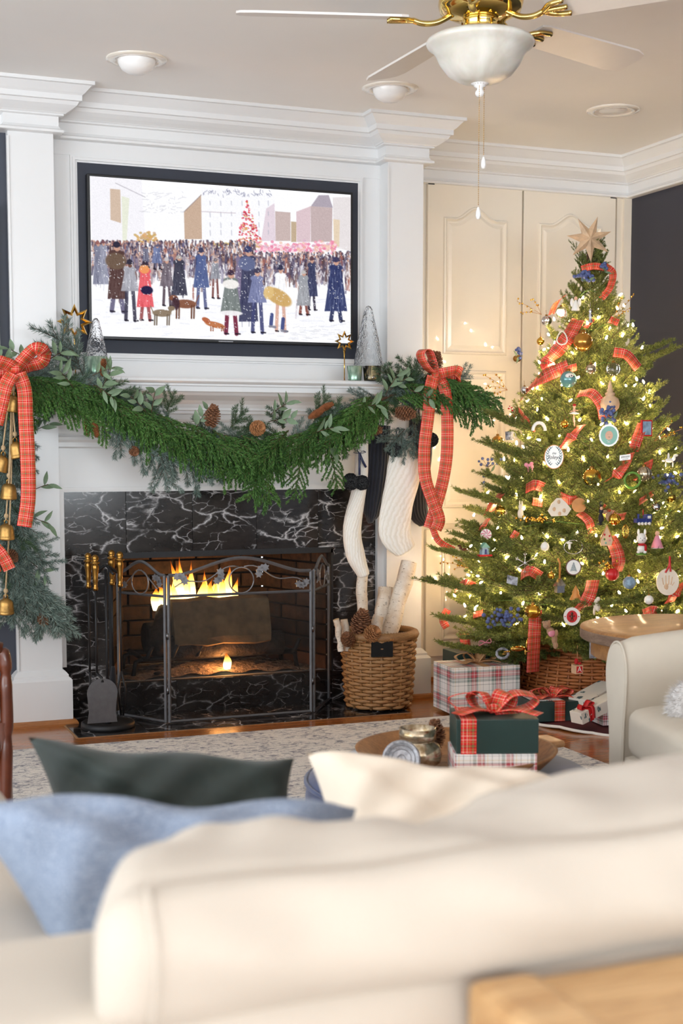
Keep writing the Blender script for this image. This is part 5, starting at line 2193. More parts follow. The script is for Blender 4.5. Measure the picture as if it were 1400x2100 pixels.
def weave(name, label, cat, c, r0, r1, h, rows, n, mat, sr, rim=True, group=None, z0=.006, gap=None):
    """woven basket: every ring of cane is one strand wrapped in front of and behind the stakes"""
    o = thing(name, label, cat, c)
    c = Vector(c)

    def ring(phase):
        m = MB()
        pts = []
        N = n * 4
        for i in range(N + 1):
            a = 2 * PI * i / N
            rr = 1.0 + (sr * 1.05 / ((r0 + r1) / 2)) * math.cos(a * n / 2 + phase)
            pts.append((rr * math.cos(a), rr * math.sin(a), .0))
        m.tube(pts, 1.0, 6, cap=False)
        return m
    rr_ = (r0 + r1) / 2
    rings = []
    for ph in (0, PI):
        m = MB()
        N = n * 3
        pts = []
        for i in range(N):
            a = 2 * PI * i / N
            q = rr_ + sr * .95 * math.cos(a * n / 2 + ph)
            pts.append(Vector((q * math.cos(a), q * math.sin(a), 0)))
        vs, fs = [], []
        for i, p in enumerate(pts):
            u = p.normalized()
            for e in range(5):
                an = 2 * PI * e / 5
                vs.append(p + u * math.cos(an) * sr + Vector((0, 0, math.sin(an) * sr * 1.05)))
        for i in range(N):
            j = (i + 1) % N
            for e in range(5):
                g = (e + 1) % 5
                fs.append((i * 5 + e, i * 5 + g, j * 5 + g, j * 5 + e))
        m.add(vs, fs, smooth=True)
        b_ = m.build('strand', mat, o, local=True)
        rings.append(b_.data)
        bpy.data.objects.remove(b_)
    for i in range(rows):
        t = i / (rows - 1)
        zz = z0 + sr + (h - 2 * sr) * t
        s = (r0 + (r1 - r0) * (t ** .8)) / rr_
        if gap and gap[0] < t < gap[1]:
            continue
        inst(rings[i % 2], 'strand', o, Matrix.Translation((0, 0, zz)) @ Matrix.Rotation(rnd.gauss(0, .01), 4, 'Z') @ Matrix.Diagonal((s, s, 1, 1)))
    st_ = MB()
    for i in range(n):
        a = 2 * PI * (i + .0) / n
        st_.tube([c + Vector((r0 * math.cos(a), r0 * math.sin(a), z0)), c + Vector(((r0 + r1) / 2 * math.cos(a), (r0 + r1) / 2 * math.sin(a), h * .5)), c + Vector((r1 * math.cos(a), r1 * math.sin(a), h))], sr * .8, 5)
    tag(st_.build('stakes', mat, o), kind='stuff')
    MB().lathe(c, [(r0 - sr * 1.2, z0), (r1 - sr * 1.2, h - .002), (r1 - sr * 2.6, h - .002), (r0 - sr * 2.6, z0)], 40).build('lining', M['twig'], o)
    if rim:
        rm = MB()
        N = 150
        pts = [c + Vector((r1 * math.cos(2 * PI * i / N), r1 * math.sin(2 * PI * i / N), h)) for i in range(N + 1)]
        rm.tube(pts, [sr * (2.3 + .35 * (i % 2)) for i in range(N + 1)], 8, cap=False)
        rm.build('rim', mat, o)
    return o


weave('tree_collar', 'wide woven wicker collar around the base of the tree', 'tree collar', (TX, TY, 0), .325, .270, .27, 21, 40, M['wicker_warm'], .0068, True)

# string lights
sl = thing('string_lights', 'string of warm white fairy lights wound through the tree', 'string lights', TREE)
bulb = MB().lathe((0, 0, 0), [(.0, -.004), (.0034, -.002), (.0040, .004), (.0026, .010), (.0, .014)], 8).build('bulb', M['fairy_bulb'], sl, local=True)
bme_ = bulb.data
bpy.data.objects.remove(bulb)
wire = []
NBULB = 270
for i in range(NBULB):
    t = i / NBULB
    zz = .36 + 1.38 * (1 - (1 - t) ** .62)
    a = -PI / 2 + (i * 2.39996 % (2 * PI) - PI) * .80 - .15
    rr = t_rad(zz) * ((.62 + .34 * rnd.random()) if math.cos(a) > -.35 else (.74 + .22 * rnd.random()))
    p = Vector((rr * math.cos(a), rr * math.sin(a), zz + rnd.gauss(0, .02)))
    inst(bme_, 'bulb', sl, Matrix.Translation(p) @ Euler((rnd.gauss(0, .6), rnd.gauss(0, .6), 0)).to_matrix().to_4x4())
wp = []
for i in range(260):
    t = i / 259
    zz = .36 + 1.38 * t
    a = t * 2 * PI * 9
    rr = t_rad(zz) * .74
    wp.append((TX + rr * math.cos(a), TY + rr * math.sin(a), zz + .01 * math.sin(i * 1.7)))
MB().tube(wp, .0013, 4).build('wire', M['needles_cedar'], sl)

# tree topper
c = on_tree(1208, 490, .4) if False else at(1208, 490, TY - .04)
tp = thing('tree_topper', 'seven pointed carved wooden star on top of the tree', 'star', tuple(c + Vector((0, 0, -.08))))
m = MB()
star(m, c, .095, .040, 7, .022, u=(.95, -.3, .10), v=(-.10, 0, 1), rot=PI)
m.build('star_body', M['wood_star'], tp)
MB().tube([c + Vector((.01, .02, -.02)), c + Vector((.01, .03, -.12))], .006, 8).build('stem', M['twig'], tp)

# ribbon
rbn = thing('tree_ribbon', 'red plaid ribbon looped in and out of the tree boughs', 'ribbon', TREE)
SEG = [([(1192, 552), (1215, 546), (1240, 548)], .030, (0, -.3, 1)), ([(1238, 545), (1256, 560), (1250, 590), (1232, 612)], .032, (.8, -.5, .3)), ([(1160, 605), (1140, 622), (1130, 645)], .034, (.7, -.4, .6)),
       ([(1185, 655), (1165, 690), (1140, 722), (1122, 742), (1128, 758)], .062, (.8, -.4, .5)), ([(1165, 750), (1130, 765), (1095, 785), (1072, 812)], .058, (.4, -.4, .9)), ([(1150, 775), (1160, 760), (1182, 752)], .034, (.2, -.3, 1)),
       ([(1185, 808), (1212, 806), (1232, 830), (1238, 858)], .044, (.7, -.4, .5)), ([(1192, 872), (1172, 895), (1152, 920)], .048, (.8, -.4, .5)), ([(1058, 840), (1075, 860), (1100, 880)], .034, (.3, -.4, .9)), ([(1258, 722), (1285, 728), (1308, 755)], .042, (.3, -.4, .9)),
       ([(1318, 868), (1308, 895), (1298, 925)], .046, (.9, -.4, .1)), ([(1290, 930), (1280, 955), (1262, 975), (1238, 988)], .050, (.8, -.4, .5)), ([(1030, 1010), (1012, 1032), (1002, 1052)], .052, (.8, -.4, .5)), ([(1002, 1062), (990, 1080), (982, 1095)], .034, (.8, -.3, .5)),
       ([(1078, 1002), (1096, 994), (1114, 1000)], .044, (.1, -.3, 1)), ([(1148, 1018), (1168, 1026), (1186, 1022)], .040, (.1, -.4, 1)), ([(1188, 1052), (1206, 1068), (1214, 1092)], .036, (.8, -.4, .4)), ([(1092, 1028), (1112, 1032)], .034, (.1, -.3, 1)),
       ([(1250, 1100), (1262, 1125), (1268, 1150), (1262, 1172)], .056, (.9, -.4, .1)), ([(1068, 1180), (1085, 1170), (1108, 1182)], .044, (.1, -.4, 1)), ([(1216, 1190), (1210, 1215), (1198, 1238), (1175, 1256)], .054, (.9, -.4, .2)), ([(1236, 1040), (1262, 1060), (1282, 1058)], .034, (.1, -.4, 1)),
       ([(1098, 1250), (1096, 1290), (1094, 1330), (1092, 1378)], .054, (1, -.3, 0)), ([(952, 1300), (954, 1330), (950, 1362)], .046, (1, -.3, 0)), ([(934, 1208), (952, 1196), (972, 1202)], .036, (.1, -.4, 1)), ([(918, 1250), (908, 1270), (916, 1288)], .034, (.8, -.4, .2)), ([(970, 1262), (990, 1256)], .028, (.1, -.4, 1)),
       ([(1398, 1195), (1385, 1215), (1372, 1236)], .050, (.8, -.4, .5)), ([(1318, 1258), (1340, 1250), (1352, 1262)], .034, (.1, -.4, 1)), ([(1300, 985), (1325, 965), (1330, 945)], .040, (.7, -.3, .5)), ([(1060, 1090), (1050, 1105)], .03, (.8, -.3, .3)), ([(1340, 1010), (1310, 1030)], .036, (.3, -.3, .9)), ([(1215, 655), (1200, 672)], .03, (.6, -.3, .6)), ([(1250, 655), (1268, 662)], .03, (.1, -.3, .9))]
for px, w, ac in SEG:
    pts = [on_tree(x, y2, 1.0 if 0 < i < len(px) - 1 else .90) for i, (x, y2) in enumerate(px)]
    MB().ribbon(pts, w * .92, Vector(ac)).build('ribbon_loop', M['plaid_ribbon'], rbn)


# ------------------------------------------------------------------ ornaments
OG = 'ornaments hung on the tree'
KO = 5.0 / F_PX      # metres a pixel at the front of the tree


def orn(px, py, label, name='ornament', f=1.0, cat='ornament'):
    c = on_tree(px, py, f)
    o = thing(name, label, cat, tuple(c), group=OG)
    return o, c


def cap(o, c, r, mat='antique_brass', string=True):
    top = c + Vector((0, 0, r))
    MB().lathe(top, [(r * .26, -.001), (r * .26, r * .22), (.0005, r * .26)], 10).build('cap', M[mat], o)
    if string:
        MB().tube([top + Vector((0, 0, r * .2)), top + Vector((.002, .008, r * .2 + .02))], .0008, 4).build('hook', M['antique_brass'], o)


def ball(px, py, rpx, mat, label, flute=0, fd=0.0, sq=1.0, f=1.0, twist=False):
    o, c = orn(px, py, label, 'ball_ornament', f)
    r = rpx * KO
    prof = [(r * math.sin(PI * i / 20) + .0001, -r * sq * math.cos(PI * i / 20)) for i in range(21)]
    MB().lathe(c, prof, 48 if flute else 26, flute=flute, fd=fd).build('globe', mat, o)
    cap(o, c, r * sq)
    return o, c


ball(1195, 701, 22, M['gold_glass'], 'large amber brown glass ball below the plaid ribbon')
ball(1213, 978, 20, M['gold_foil'], 'gold swirl ribbed ball right of the oval medallion', 18, .035, .95)
ball(1025, 1048, 12, M['gold_foil'], 'small gold ribbed ball at the left of the tree', 16, .04, .95)
ball(1092, 1254, 17, M['gold_foil'], 'mottled gold ball above the long hanging ribbon', 5, .05, .95)
o, c = ball(1165, 778, 19, M['teal_glass'], 'teal glass ball with a white snow scene cap')
MB().sphere(c + Vector((-.006, -.020, .012)), .020, 12, 8, (1, .7, .6)).build('snow', M['white_ceramic'], o)
for q in (-.010, .010, .0):
    MB().sphere(c + Vector((q - .006, -.034, .013 - abs(q) * .3)), .0028, 6, 4).build('dot', M['ink'], o)
ball(1211, 757, 12, M['mercury_glass'], 'small bronze glass ball with a wire hook')
ball(1257, 757, 15, M['ornament_glass'], 'crinkled golden clear glass ball', 9, .05)
ball(1320, 972, 17, M['mercury_glass'], 'beaded champagne ball with long ribbon hanger', 14, .06)
ball(1290, 1195, 14, M['photo_blue'], 'blue painted glass globe half hidden by a branch')
ball(1150, 640, 13, M['ornament_glass'], 'clear glass ball near the top of the tree')
ball(1120, 658, 12, M['silver'], 'bright silver glass ball at upper left', 8, .08)
ball(1108, 700, 9, M['gold_foil'], 'tiny gold ball under the upper left ribbon')
ball(1157, 870, 9, M['gold_foil'], 'tiny gold ball below the ballerina')
ball(1330, 1230, 10, M['white_ceramic'], 'small pearly ball above the round side table')
ball(1260, 1065, 13, M['gold_foil'], 'glittery gold ball beside the A-frame house', 11, .07)
ball(1075, 800, 9, M['silver'], 'small silver ball at the left edge of the ribbon')
ball(1345, 1040, 9, M['silver'], 'small silver ball above the pink cone figure')
ball(1130, 1180, 8, M['gold_foil'], 'tiny gold ball left of the wood slice')
ball(1020, 905, 14, M['gold_glass'], 'amber glass ball near the pink pig')
ball(1255, 1178, 14, M['red_satin'], 'red and gold ball under the plaid loop', 9, .05)
ball(1375, 1020, 11, M['gold_foil'], 'gold ball near the right edge of the picture')
# turned wooden finial
o, c = orn(1250, 828, 'pale turned wooden finial with a tall spire', 'finial_ornament')
s = KO
MB().lathe(c + Vector((0, 0, -22 * s)), [(.0005, 0), (10 * s, 2 * s), (20 * s, 12 * s), (22 * s, 22 * s), (19 * s, 33 * s), (9 * s, 40 * s), (11 * s, 42 * s), (11 * s, 46 * s), (6 * s, 48 * s), (8 * s, 52 * s), (4.5 * s, 56 * s), (5 * s, 60 * s), (2 * s, 70 * s), (.0005, 74 * s)], 28).build('turning', M['pale_wood'], o)


def disc(o, c, rx, rz, thick, mat, name, n=36, scal=0, dy=0.0, fdir=(-.36, -.93, 0)):
    u = Vector((-fdir[1], fdir[0], 0)).normalized()
    nrm = Vector(fdir).normalized()
    pl = []
    for i in range(n):
        a = 2 * PI * i / n
        k_ = 1 + (.03 * abs(math.cos(scal * a / 2)) if scal else 0)
        pl.append((rx * k_ * math.cos(a), rz * k_ * math.sin(a)))
    return MB().prism(pl, c + nrm * dy, u, (0, 0, 1), nrm * thick).build(name, mat, o), u, nrm


def stroke_part(o, c, u, nrm, lines, w, mat, name, dy):
    m = MB()
    for ln in lines:
        m.tube([c + u * a + Vector((0, 0, b)) + nrm * dy for a, b in ln], w, 4)
    return m.build(name, mat, o)


# oval medallion with leaves and script
o, c = orn(1135, 937, 'oval white medallion with blue green leaves and script lettering', 'oval_medallion', 1.04)
k_ = KO
disc(o, c, 22 * k_, 27 * k_, .006, M['orange_wood'], 'wood_back')
_, u, nn = disc(o, c, 20.5 * k_, 25.5 * k_, .0015, M['white_ceramic'], 'face', dy=.006)
lv = []
for sg in (-1, 1):
    for i in range(9):
        t = -1.15 + i * .29
        x, zz = sg * 15.5 * math.cos(t * .9), 20 * math.sin(t)
        lv.append([(x * k_, zz * k_), ((x - sg * 4) * k_, (zz + 4.5) * k_)])
        lv.append([(x * k_, zz * k_), ((x + sg * 2.5) * k_, (zz + 5) * k_)])
stroke_part(o, c, u, nn, lv, .0011, M['teal_ink'], 'leaf_print', .0078)


def text_part(o, c, u, nrm, body, size, mat, name, dy, dx=0, dz=0, shear=0.0):
    cu = bpy.data.curves.new(name, 'FONT')
    cu.body = body
    cu.size = size
    cu.align_x = 'CENTER'
    cu.align_y = 'CENTER'
    cu.shear = shear
    cu.extrude = .0003
    tmp = bpy.data.objects.new(name, cu)
    COL.objects.link(tmp)
    dg = bpy.context.evaluated_depsgraph_get()
    me = bpy.data.meshes.new_from_object(tmp.evaluated_get(dg))
    bpy.data.objects.remove(tmp)
    me.materials.clear()
    me.materials.append(mat)
    org = abs_loc(o)
    z_ = Vector((0, 0, 1))
    p = c + u * dx + z_ * dz + nrm * dy - org
    Mx = Matrix(((u.x, z_.x, nrm.x, p.x), (u.y, z_.y, nrm.y, p.y), (u.z, z_.z, nrm.z, p.z), (0, 0, 0, 1)))
    me.transform(Mx)
    t_ = bpy.data.objects.new(name, me)
    COL.objects.link(t_)
    t_.parent = o
    return t_


text_part(o, c, u, nn, 'foleys', 12 * k_, M['ink'], 'lettering', .0080, 0, -1 * k_, .25)
text_part(o, c, u, nn, 'the', 7 * k_, M['ink'], 'lettering', .0080, 0, 8 * k_, .25)

# scalloped photo plate
o, c = orn(1248, 893, 'scalloped white and mint plate with a baby photo', 'photo_plate', 1.03)
disc(o, c, 21.5 * k_, 24 * k_, .003, M['white_ceramic'], 'rim', scal=16, n=96)
disc(o, c, 18.5 * k_, 20.5 * k_, .001, M['mint'], 'mint_band', dy=.003)
_, u, nn = disc(o, c, 8.5 * k_, 10 * k_, .001, M['skin'], 'photo', dy=.004)
stroke_part(o, c, u, nn, [[(-3 * k_, 2 * k_), (-2.4 * k_, 2 * k_)], [(2.4 * k_, 2 * k_), (3 * k_, 2 * k_)], [(-2 * k_, -3 * k_), (0, -3.8 * k_), (2 * k_, -3 * k_)]], .0007, M['mahogany'], 'photo_features', .0052)
stroke_part(o, c, u, nn, [[(-5 * k_, -11 * k_), (0, -14 * k_), (5 * k_, -11 * k_)], [(-4 * k_, -17 * k_), (0, -14 * k_), (4 * k_, -17 * k_)]], .0010, M['white_ceramic'], 'ribbon_bow', .0045)

# wood slice with tree
o, c = orn(1175, 1163, 'round wood slice painted with a small dark fir', 'wood_slice', 1.03)
disc(o, c, 17 * k_, 17.5 * k_, .006, M['mahogany'], 'bark')
_, u, nn = disc(o, c, 15 * k_, 15.5 * k_, .0008, M['white_ceramic'], 'face', dy=.006)
fir = []
for i in range(9):
    w_ = (1.2 + i * .75)
    zz = 10 - i * 2.1
    fir.append([(-w_ * k_, (zz - 1.2) * k_), (0, zz * k_), (w_ * k_, (zz - 1.4) * k_)])
stroke_part(o, c, u, nn, fir, .0010, M['teal_ink'], 'fir_print', .0070)

# ring medallion with gingerbread figure
o, c = orn(1172, 1264, 'white ring medallion framing a gingerbread figure', 'ring_medallion', 1.04)
_, u, nn = disc(o, c, 18 * k_, 19.5 * k_, .005, M['white_ceramic'], 'ring')
disc(o, c, 11.5 * k_, 13 * k_, .0008, M['red_satin'], 'red_centre', dy=.005)
g = MB()
for (a, b, rx, rz) in ((0, 6, 3.4, 3.6), (0, -1, 3.6, 5), (-4.6, 1, 2.6, 1.5), (4.6, 1, 2.6, 1.5), (-2.2, -7, 1.7, 3), (2.2, -7, 1.7, 3)):
    g.sphere(c + u * a * k_ + Vector((0, 0, b * k_)) + nn * .006, k_, 10, 6, (rx, rx * .4, rz))
g.build('gingerbread_figure', M['mahogany'], o)
for a, q in ((-14.6, 1), (14.6, 1)):
    MB().sphere(c + u * a * k_ + nn * .005, 1.5 * k_, 8, 5, (1, .5, 1)).build('heart', M['red_satin'], o)

# clay hand print
o, c = orn(1368, 1193, 'cream clay disc with a pressed hand print and red ribbon', 'hand_print_ornament', 1.06)
_, u, nn = disc(o, c, 24 * k_, 29 * k_, .007, M['clay_white'], 'clay_disc')
hp = [[(x * k_, -6 * k_), (x * 1.35 * k_, h_ * k_)] for x, h_ in ((-9, 9), (-3.5, 14), (2, 14), (7, 11))] + [[(9 * k_, -8 * k_), (14 * k_, -1 * k_)]]
stroke_part(o, c, u, nn, hp, .0022, M['pale_wood'], 'hand_print', .0062)
MB().sphere(c + Vector((0, 0, -10 * k_)) + nn * .0055, 9 * k_, 12, 6, (1, .15, .8)).build('palm_print', M['pale_wood'], o)
MB().ribbon([c + u * -6 * k_ + Vector((0, 0, 20 * k_)) + nn * .009, c + u * 2 * k_ + Vector((0, 0, 36 * k_)) + nn * .008, c + u * 4 * k_ + Vector((0, 0, 55 * k_))], .007, u).ribbon([c + u * 5 * k_ + Vector((0, 0, 22 * k_)) + nn * .010, c + u * 4 * k_ + Vector((0, 0, 38 * k_)) + nn * .008, c + u * 4 * k_ + Vector((0, 0, 55 * k_))], .007, u).build('hanging_ribbon', M['red_satin'], o)


def blob(o, parts, name, mat, c, u=Vector((.93, -.37, 0)), nn=Vector((-.37, -.93, 0))):
    """one body of overlapping rounded masses: (right, up, towards, rx, ry, rz) in pixels"""
    m = MB()
    for a, b, d_, rx, ry, rz in parts:
        m.sphere(c + u * a * KO + Vector((0, 0, b * KO)) + nn * d_ * KO, KO, 12, 8, (rx, ry, rz))
    return m.build(name, mat, o)


o, c = orn(1177, 850, 'small ballerina doll in a white tutu', 'ballerina_ornament')
blob(o, [(0, 18, 0, 3.6, 3.4, 4.2)], 'head', M['skin'], c)
blob(o, [(0, 21, 1, 4, 3.6, 3)], 'hair', M['red_felt'], c)
blob(o, [(0, 10, 0, 3.2, 2.6, 5), (-6, 7, 0, 4, 1.3, 1.3), (6, 9, 0, 4, 1.3, 1.3)], 'torso', M['skin'], c)
MB().lathe(c + Vector((0, 0, 2 * KO)), [(3 * KO, 4 * KO), (11 * KO, 0), (10 * KO, -1 * KO), (2 * KO, 2 * KO)], 20, flute=10, fd=.06).build('tutu', M['white_ceramic'], o)
blob(o, [(-1, -9, 0, 1.8, 1.8, 9), (1, -20, 0, 1.5, 1.5, 8)], 'legs', M['skin'], c)

o, c = orn(1130, 1302, 'tan plush bear in a pink outfit dangling by ribbon', 'bear_ornament', 1.04)
blob(o, [(-10, 22, 0, 9, 8, 9), (-17, 27, 0, 3.5, 3, 3.5), (-5, 29, 0, 3.5, 3, 3.5), (-12, 19, 8, 4.5, 3.5, 3.5), (7, -10, 0, 6, 6, 12), (9, -22, 3, 5.5, 6, 8), (-2, 8, 2, 9, 7, 9), (10, 4, 2, 5, 4, 8)], 'plush_body', M['tan_plush'], c)
blob(o, [(0, 4, 5, 9, 5, 8)], 'pink_outfit', M['pink'], c)

o, c = orn(1315, 1112, 'white plush bunny ornament with a red scarf', 'bunny_ornament', 1.04)
blob(o, [(0, 8, 0, 12, 9, 12), (-7, 22, 0, 3, 2.5, 7), (7, 22, 0, 3, 2.5, 7), (0, -14, 0, 10, 8, 9), (-7, -21, 3, 4, 5, 3.5), (7, -21, 3, 4, 5, 3.5)], 'plush_body', M['white_ceramic'], c)
blob(o, [(0, -5, 2, 9, 8, 3), (8, -12, 5, 3, 2.5, 8)], 'scarf', M['red_felt'], c)
blob(o, [(-4, 9, 8.6, 1, .8, 1), (4, 9, 8.6, 1, .8, 1), (0, 5, 9, 1.2, .8, .9)], 'face_features', M['ink'], c)
blob(o, [(0, -26, 0, 14, 8, 3)], 'green_base', M['leaf_green'], c)

o, c = orn(1347, 1108, 'pink cone shaped angel on a white stand', 'cone_angel', 1.02)
MB().lathe(c + Vector((0, 0, -16 * KO)), [(14 * KO, 0), (13 * KO, 2 * KO), (5 * KO, 24 * KO), (3 * KO, 27 * KO), (0, 28 * KO)], 20).build('gown', M['pink'], o)
blob(o, [(0, 15, 0, 5, 5, 5.5)], 'head', M['skin'], c)
blob(o, [(0, -17, 0, 17, 10, 1.6)], 'stand', M['white_ceramic'], c)

o, c = orn(1232, 1052, 'dark glossy nutcracker figure with pink face', 'nutcracker_ornament')
blob(o, [(0, -12, 0, 6.5, 5, 12), (0, 4, 0, 5.5, 4.5, 7), (0, 19, 0, 3.6, 3.6, 7)], 'figure_body', M['ink'], c)
blob(o, [(0, 10, 3, 3.4, 3, 4)], 'face', M['skin'], c)
MB().box(c.x - 7 * KO, c.x + 7 * KO, c.y - 5 * KO, c.y + 5 * KO, c.z - 26 * KO, c.z - 23 * KO).build('base', M['ink'], o)

o, c = orn(1243, 1098, 'A-frame gingerbread house ornament with coloured dots', 'house_ornament', 1.04)
u, nn = Vector((.93, -.37, 0)), Vector((-.37, -.93, 0))
MB().prism([(-13 * KO, -22 * KO), (10 * KO, -22 * KO), (14 * KO, -8 * KO), (0, 22 * KO), (-12 * KO, -2 * KO)], c, u, (0, 0, 1), nn * .008).build('house_front', M['pale_wood'], o)
MB().tube([c + u * -14 * KO + Vector((0, 0, -8 * KO)) + nn * .01, c + Vector((0, 0, 23 * KO)) + nn * .01, c + u * 15 * KO + Vector((0, 0, -12 * KO)) + nn * .01], .0022, 6).build('roof_trim', M['orange_wood'], o)
for a, b, mt in ((-5, 2, 'red_satin'), (-5, -8, 'leaf_green'), (-2, -16, 'mint'), (6, -10, 'pink'), (6, -1, 'red_satin')):
    blob(o, [(a, b, 5.2, 2.4, 1, 2.4)], 'dot', M[mt], c)

o, c = orn(1147, 1202, 'silver glass cottage hung on a wooden peg', 'glass_house', 1.02)
MB().box(c.x - 9 * KO, c.x + 9 * KO, c.y - 6 * KO, c.y + 6 * KO, c.z - 14 * KO, c.z + 2 * KO).build('walls', M['silver'], o)
MB().prism([(-12 * KO, 1 * KO), (12 * KO, 1 * KO), (0, 17 * KO)], c + Vector((0, -7 * KO, 0)), (1, 0, 0), (0, 0, 1), (0, 14 * KO, 0)).build('roof', M['mercury_glass'], o)
MB().tube([c + Vector((0, 0, 16 * KO)), c + Vector((0, 0, 50 * KO)), c + Vector((-5 * KO, 0, 60 * KO))], .004, 8).build('peg', M['orange_wood'], o)

o, c = orn(1076, 1155, 'silver snowflake with six slim arms', 'snowflake_ornament', 1.04)
m = MB()
for i in range(3):
    a = PI / 6 + i * PI / 3
    d_ = u * math.cos(a) + Vector((0, 0, math.sin(a)))
    m.tube([c - d_ * 24 * KO, c + d_ * 24 * KO], .0017, 6)
    for e in (-1, 1):
        q = c + d_ * e * 16 * KO
        for t in (-.6, .6):
            d2 = u * math.cos(a + t) + Vector((0, 0, math.sin(a + t)))
            m.tube([q, q + d2 * e * 7 * KO], .0013, 5)
m.build('flake', M['silver'], o)

o, c = orn(1050, 1190, 'tilted black and white photo card', 'photo_card', 1.03)
uu = (u * .95 + Vector((0, 0, -.25))).normalized()
MB().prism([(-12 * KO, -9 * KO), (12 * KO, -9 * KO), (12 * KO, 9 * KO), (-12 * KO, 9 * KO)], c, uu, (.1, 0, 1), nn * .002).build('print', M['photo_grey'], o)

o, c = orn(996, 1096, 'pink and white peppermint swirl disc', 'peppermint_ornament', 1.03)
_, u1, n1 = disc(o, c, 12.5 * KO, 12.5 * KO, .006, M['white_ceramic'], 'candy')
m = MB()
for i in range(8):
    a = i * PI / 4
    m.tube([c + n1 * .006 + u1 * r_ * KO * math.cos(a + r_ * .06) + Vector((0, 0, r_ * KO * math.sin(a + r_ * .06))) for r_ in (2, 6, 9, 12)], [.001, .0028, .0032, .003], 5)
m.build('swirl', M['pink'], o)

o, c = orn(993, 1128, 'tiny teal house on a red striped base', 'house_ornament', 1.04)
MB().box(c.x - 9 * KO, c.x + 9 * KO, c.y - 6 * KO, c.y + 6 * KO, c.z - 10 * KO, c.z + 6 * KO).build('walls', M['photo_blue'], o)
MB().prism([(-11 * KO, 6 * KO), (11 * KO, 6 * KO), (0, 17 * KO)], c + Vector((0, -7 * KO, 0)), (1, 0, 0), (0, 0, 1), (0, 14 * KO, 0)).build('roof', M['mint'], o)
MB().box(c.x - 16 * KO, c.x + 16 * KO, c.y - 8 * KO, c.y + 8 * KO, c.z - 14 * KO, c.z - 10 * KO).build('base', M['red_felt'], o)
MB().box(c.x - 2.5 * KO, c.x + 2.5 * KO, c.y - 6.6 * KO, c.y - 5.8 * KO, c.z - 9 * KO, c.z + 2 * KO).build('door', M['train_blue'], o)

o, c = orn(1180, 622, 'white angel with spread wings near the treetop', 'angel_ornament', 1.06)
MB().lathe(c + Vector((0, 0, -17 * KO)), [(9 * KO, 0), (10 * KO, 3 * KO), (4 * KO, 20 * KO), (2.5 * KO, 24 * KO), (0, 25 * KO)], 16).build('robe', M['white_ceramic'], o)
blob(o, [(0, 11, 0, 4, 4, 4.5)], 'head', M['skin'], c)
blob(o, [(9, 2, -2, 5, 2, 10), (-8, 2, -2, 5, 2, 10)], 'wings', M['white_ceramic'], c)

o, c = orn(1210, 648, 'slim silver glass figure hanging on a thread', 'silver_figure', 1.06)
MB().lathe(c + Vector((0, 0, -14 * KO)), [(5.5 * KO, 0), (5 * KO, 3 * KO), (3 * KO, 10 * KO), (4.5 * KO, 16 * KO), (2.5 * KO, 20 * KO), (4 * KO, 24 * KO), (3 * KO, 29 * KO), (0, 31 * KO)], 14).build('figure', M['silver'], o)
MB().tube([c + Vector((0, 0, 16 * KO)), c + Vector((0, 0, 32 * KO))], .0007, 4).build('thread', M['silver'], o)

o, c = orn(1152, 693, 'white wicker teardrop wreath over the plaid ribbon', 'teardrop_wreath', 1.10)
pts = [c + u * (11 * math.sin(a) * (1 - .35 * math.cos(a)) * KO) + Vector((0, 0, 15 * math.cos(a) * KO)) for a in [2 * PI * i / 40 for i in range(41)]]
m = MB().tube(pts, .0026, 6)
for i in range(0, 40, 2):
    m.sphere(pts[i] + nn * .002, .0032, 6, 4)
m.build('wreath_ring', M['white_ceramic'], o)

o, c = orn(1145, 1042, 'cream ceramic bird house shape with tan spots', 'spotted_ornament', 1.03)
MB().prism([(-24 * KO, -6 * KO), (-16 * KO, -18 * KO), (18 * KO, -16 * KO), (27 * KO, -2 * KO), (16 * KO, 12 * KO), (5 * KO, 22 * KO), (-5 * KO, 22 * KO), (-16 * KO, 10 * KO)], c, u, (0, 0, 1), nn * .008).build('ceramic_body', M['clay_white'], o)
for a, b in ((-10, -2), (12, -5), (2, -12), (0, 14)):
    blob(o, [(a, b, 5, 4.6, 1, 4.6)], 'spot', M['pale_wood'], c)

o, c = orn(1067, 1048, 'pale grey standing rabbit with tall ears', 'rabbit_ornament', 1.02)
blob(o, [(0, -6, 0, 7, 6, 12), (0, 9, 0, 5, 5, 6), (-2, 17, 0, 1.6, 1.5, 7), (3, 16, 0, 1.6, 1.5, 7)], 'rabbit_body', M['clay_white'], c)

o, c = orn(1187, 1036, 'dried orange slice half hidden by needles', 'orange_slice', .98)
disc(o, c, 16 * KO, 16 * KO, .004, M['orange_wood'], 'slice')

o, c = orn(1062, 1330, 'leaping gold reindeer ornament low on the tree', 'reindeer_ornament', 1.05)
blob(o, [(0, 0, 0, 20, 5, 6.5), (20, 10, 0, 4, 3.5, 10), (25, 21, 0, 7, 3, 4), (-24, -7, 0, 10, 2, 2), (-30, -12, 0, 6, 1.8, 1.8), (16, -8, 0, 2.2, 2, 7), (22, -6, 0, 7, 1.8, 2), (27, 28, 0, 1.5, 1.2, 6), (22, 29, 0, 1.5, 1.2, 6)], 'deer_body', M['brass'], c)

o, c = orn(1117, 1120, 'small cream pear shaped bauble on silver wire', 'pear_ornament', 1.02)
MB().lathe(c + Vector((0, 0, -11 * KO)), [(0, 0), (8 * KO, 3 * KO), (10 * KO, 10 * KO), (7 * KO, 17 * KO), (3 * KO, 20 * KO), (0, 21 * KO)], 18).build('bauble', M['white_ceramic'], o)
MB().tube([c + Vector((0, 0, 10 * KO)), c + Vector((0, 0, 24 * KO)), c + Vector((-6 * KO, 0, 30 * KO))], .001, 5).build('wire_hook', M['silver'], o)

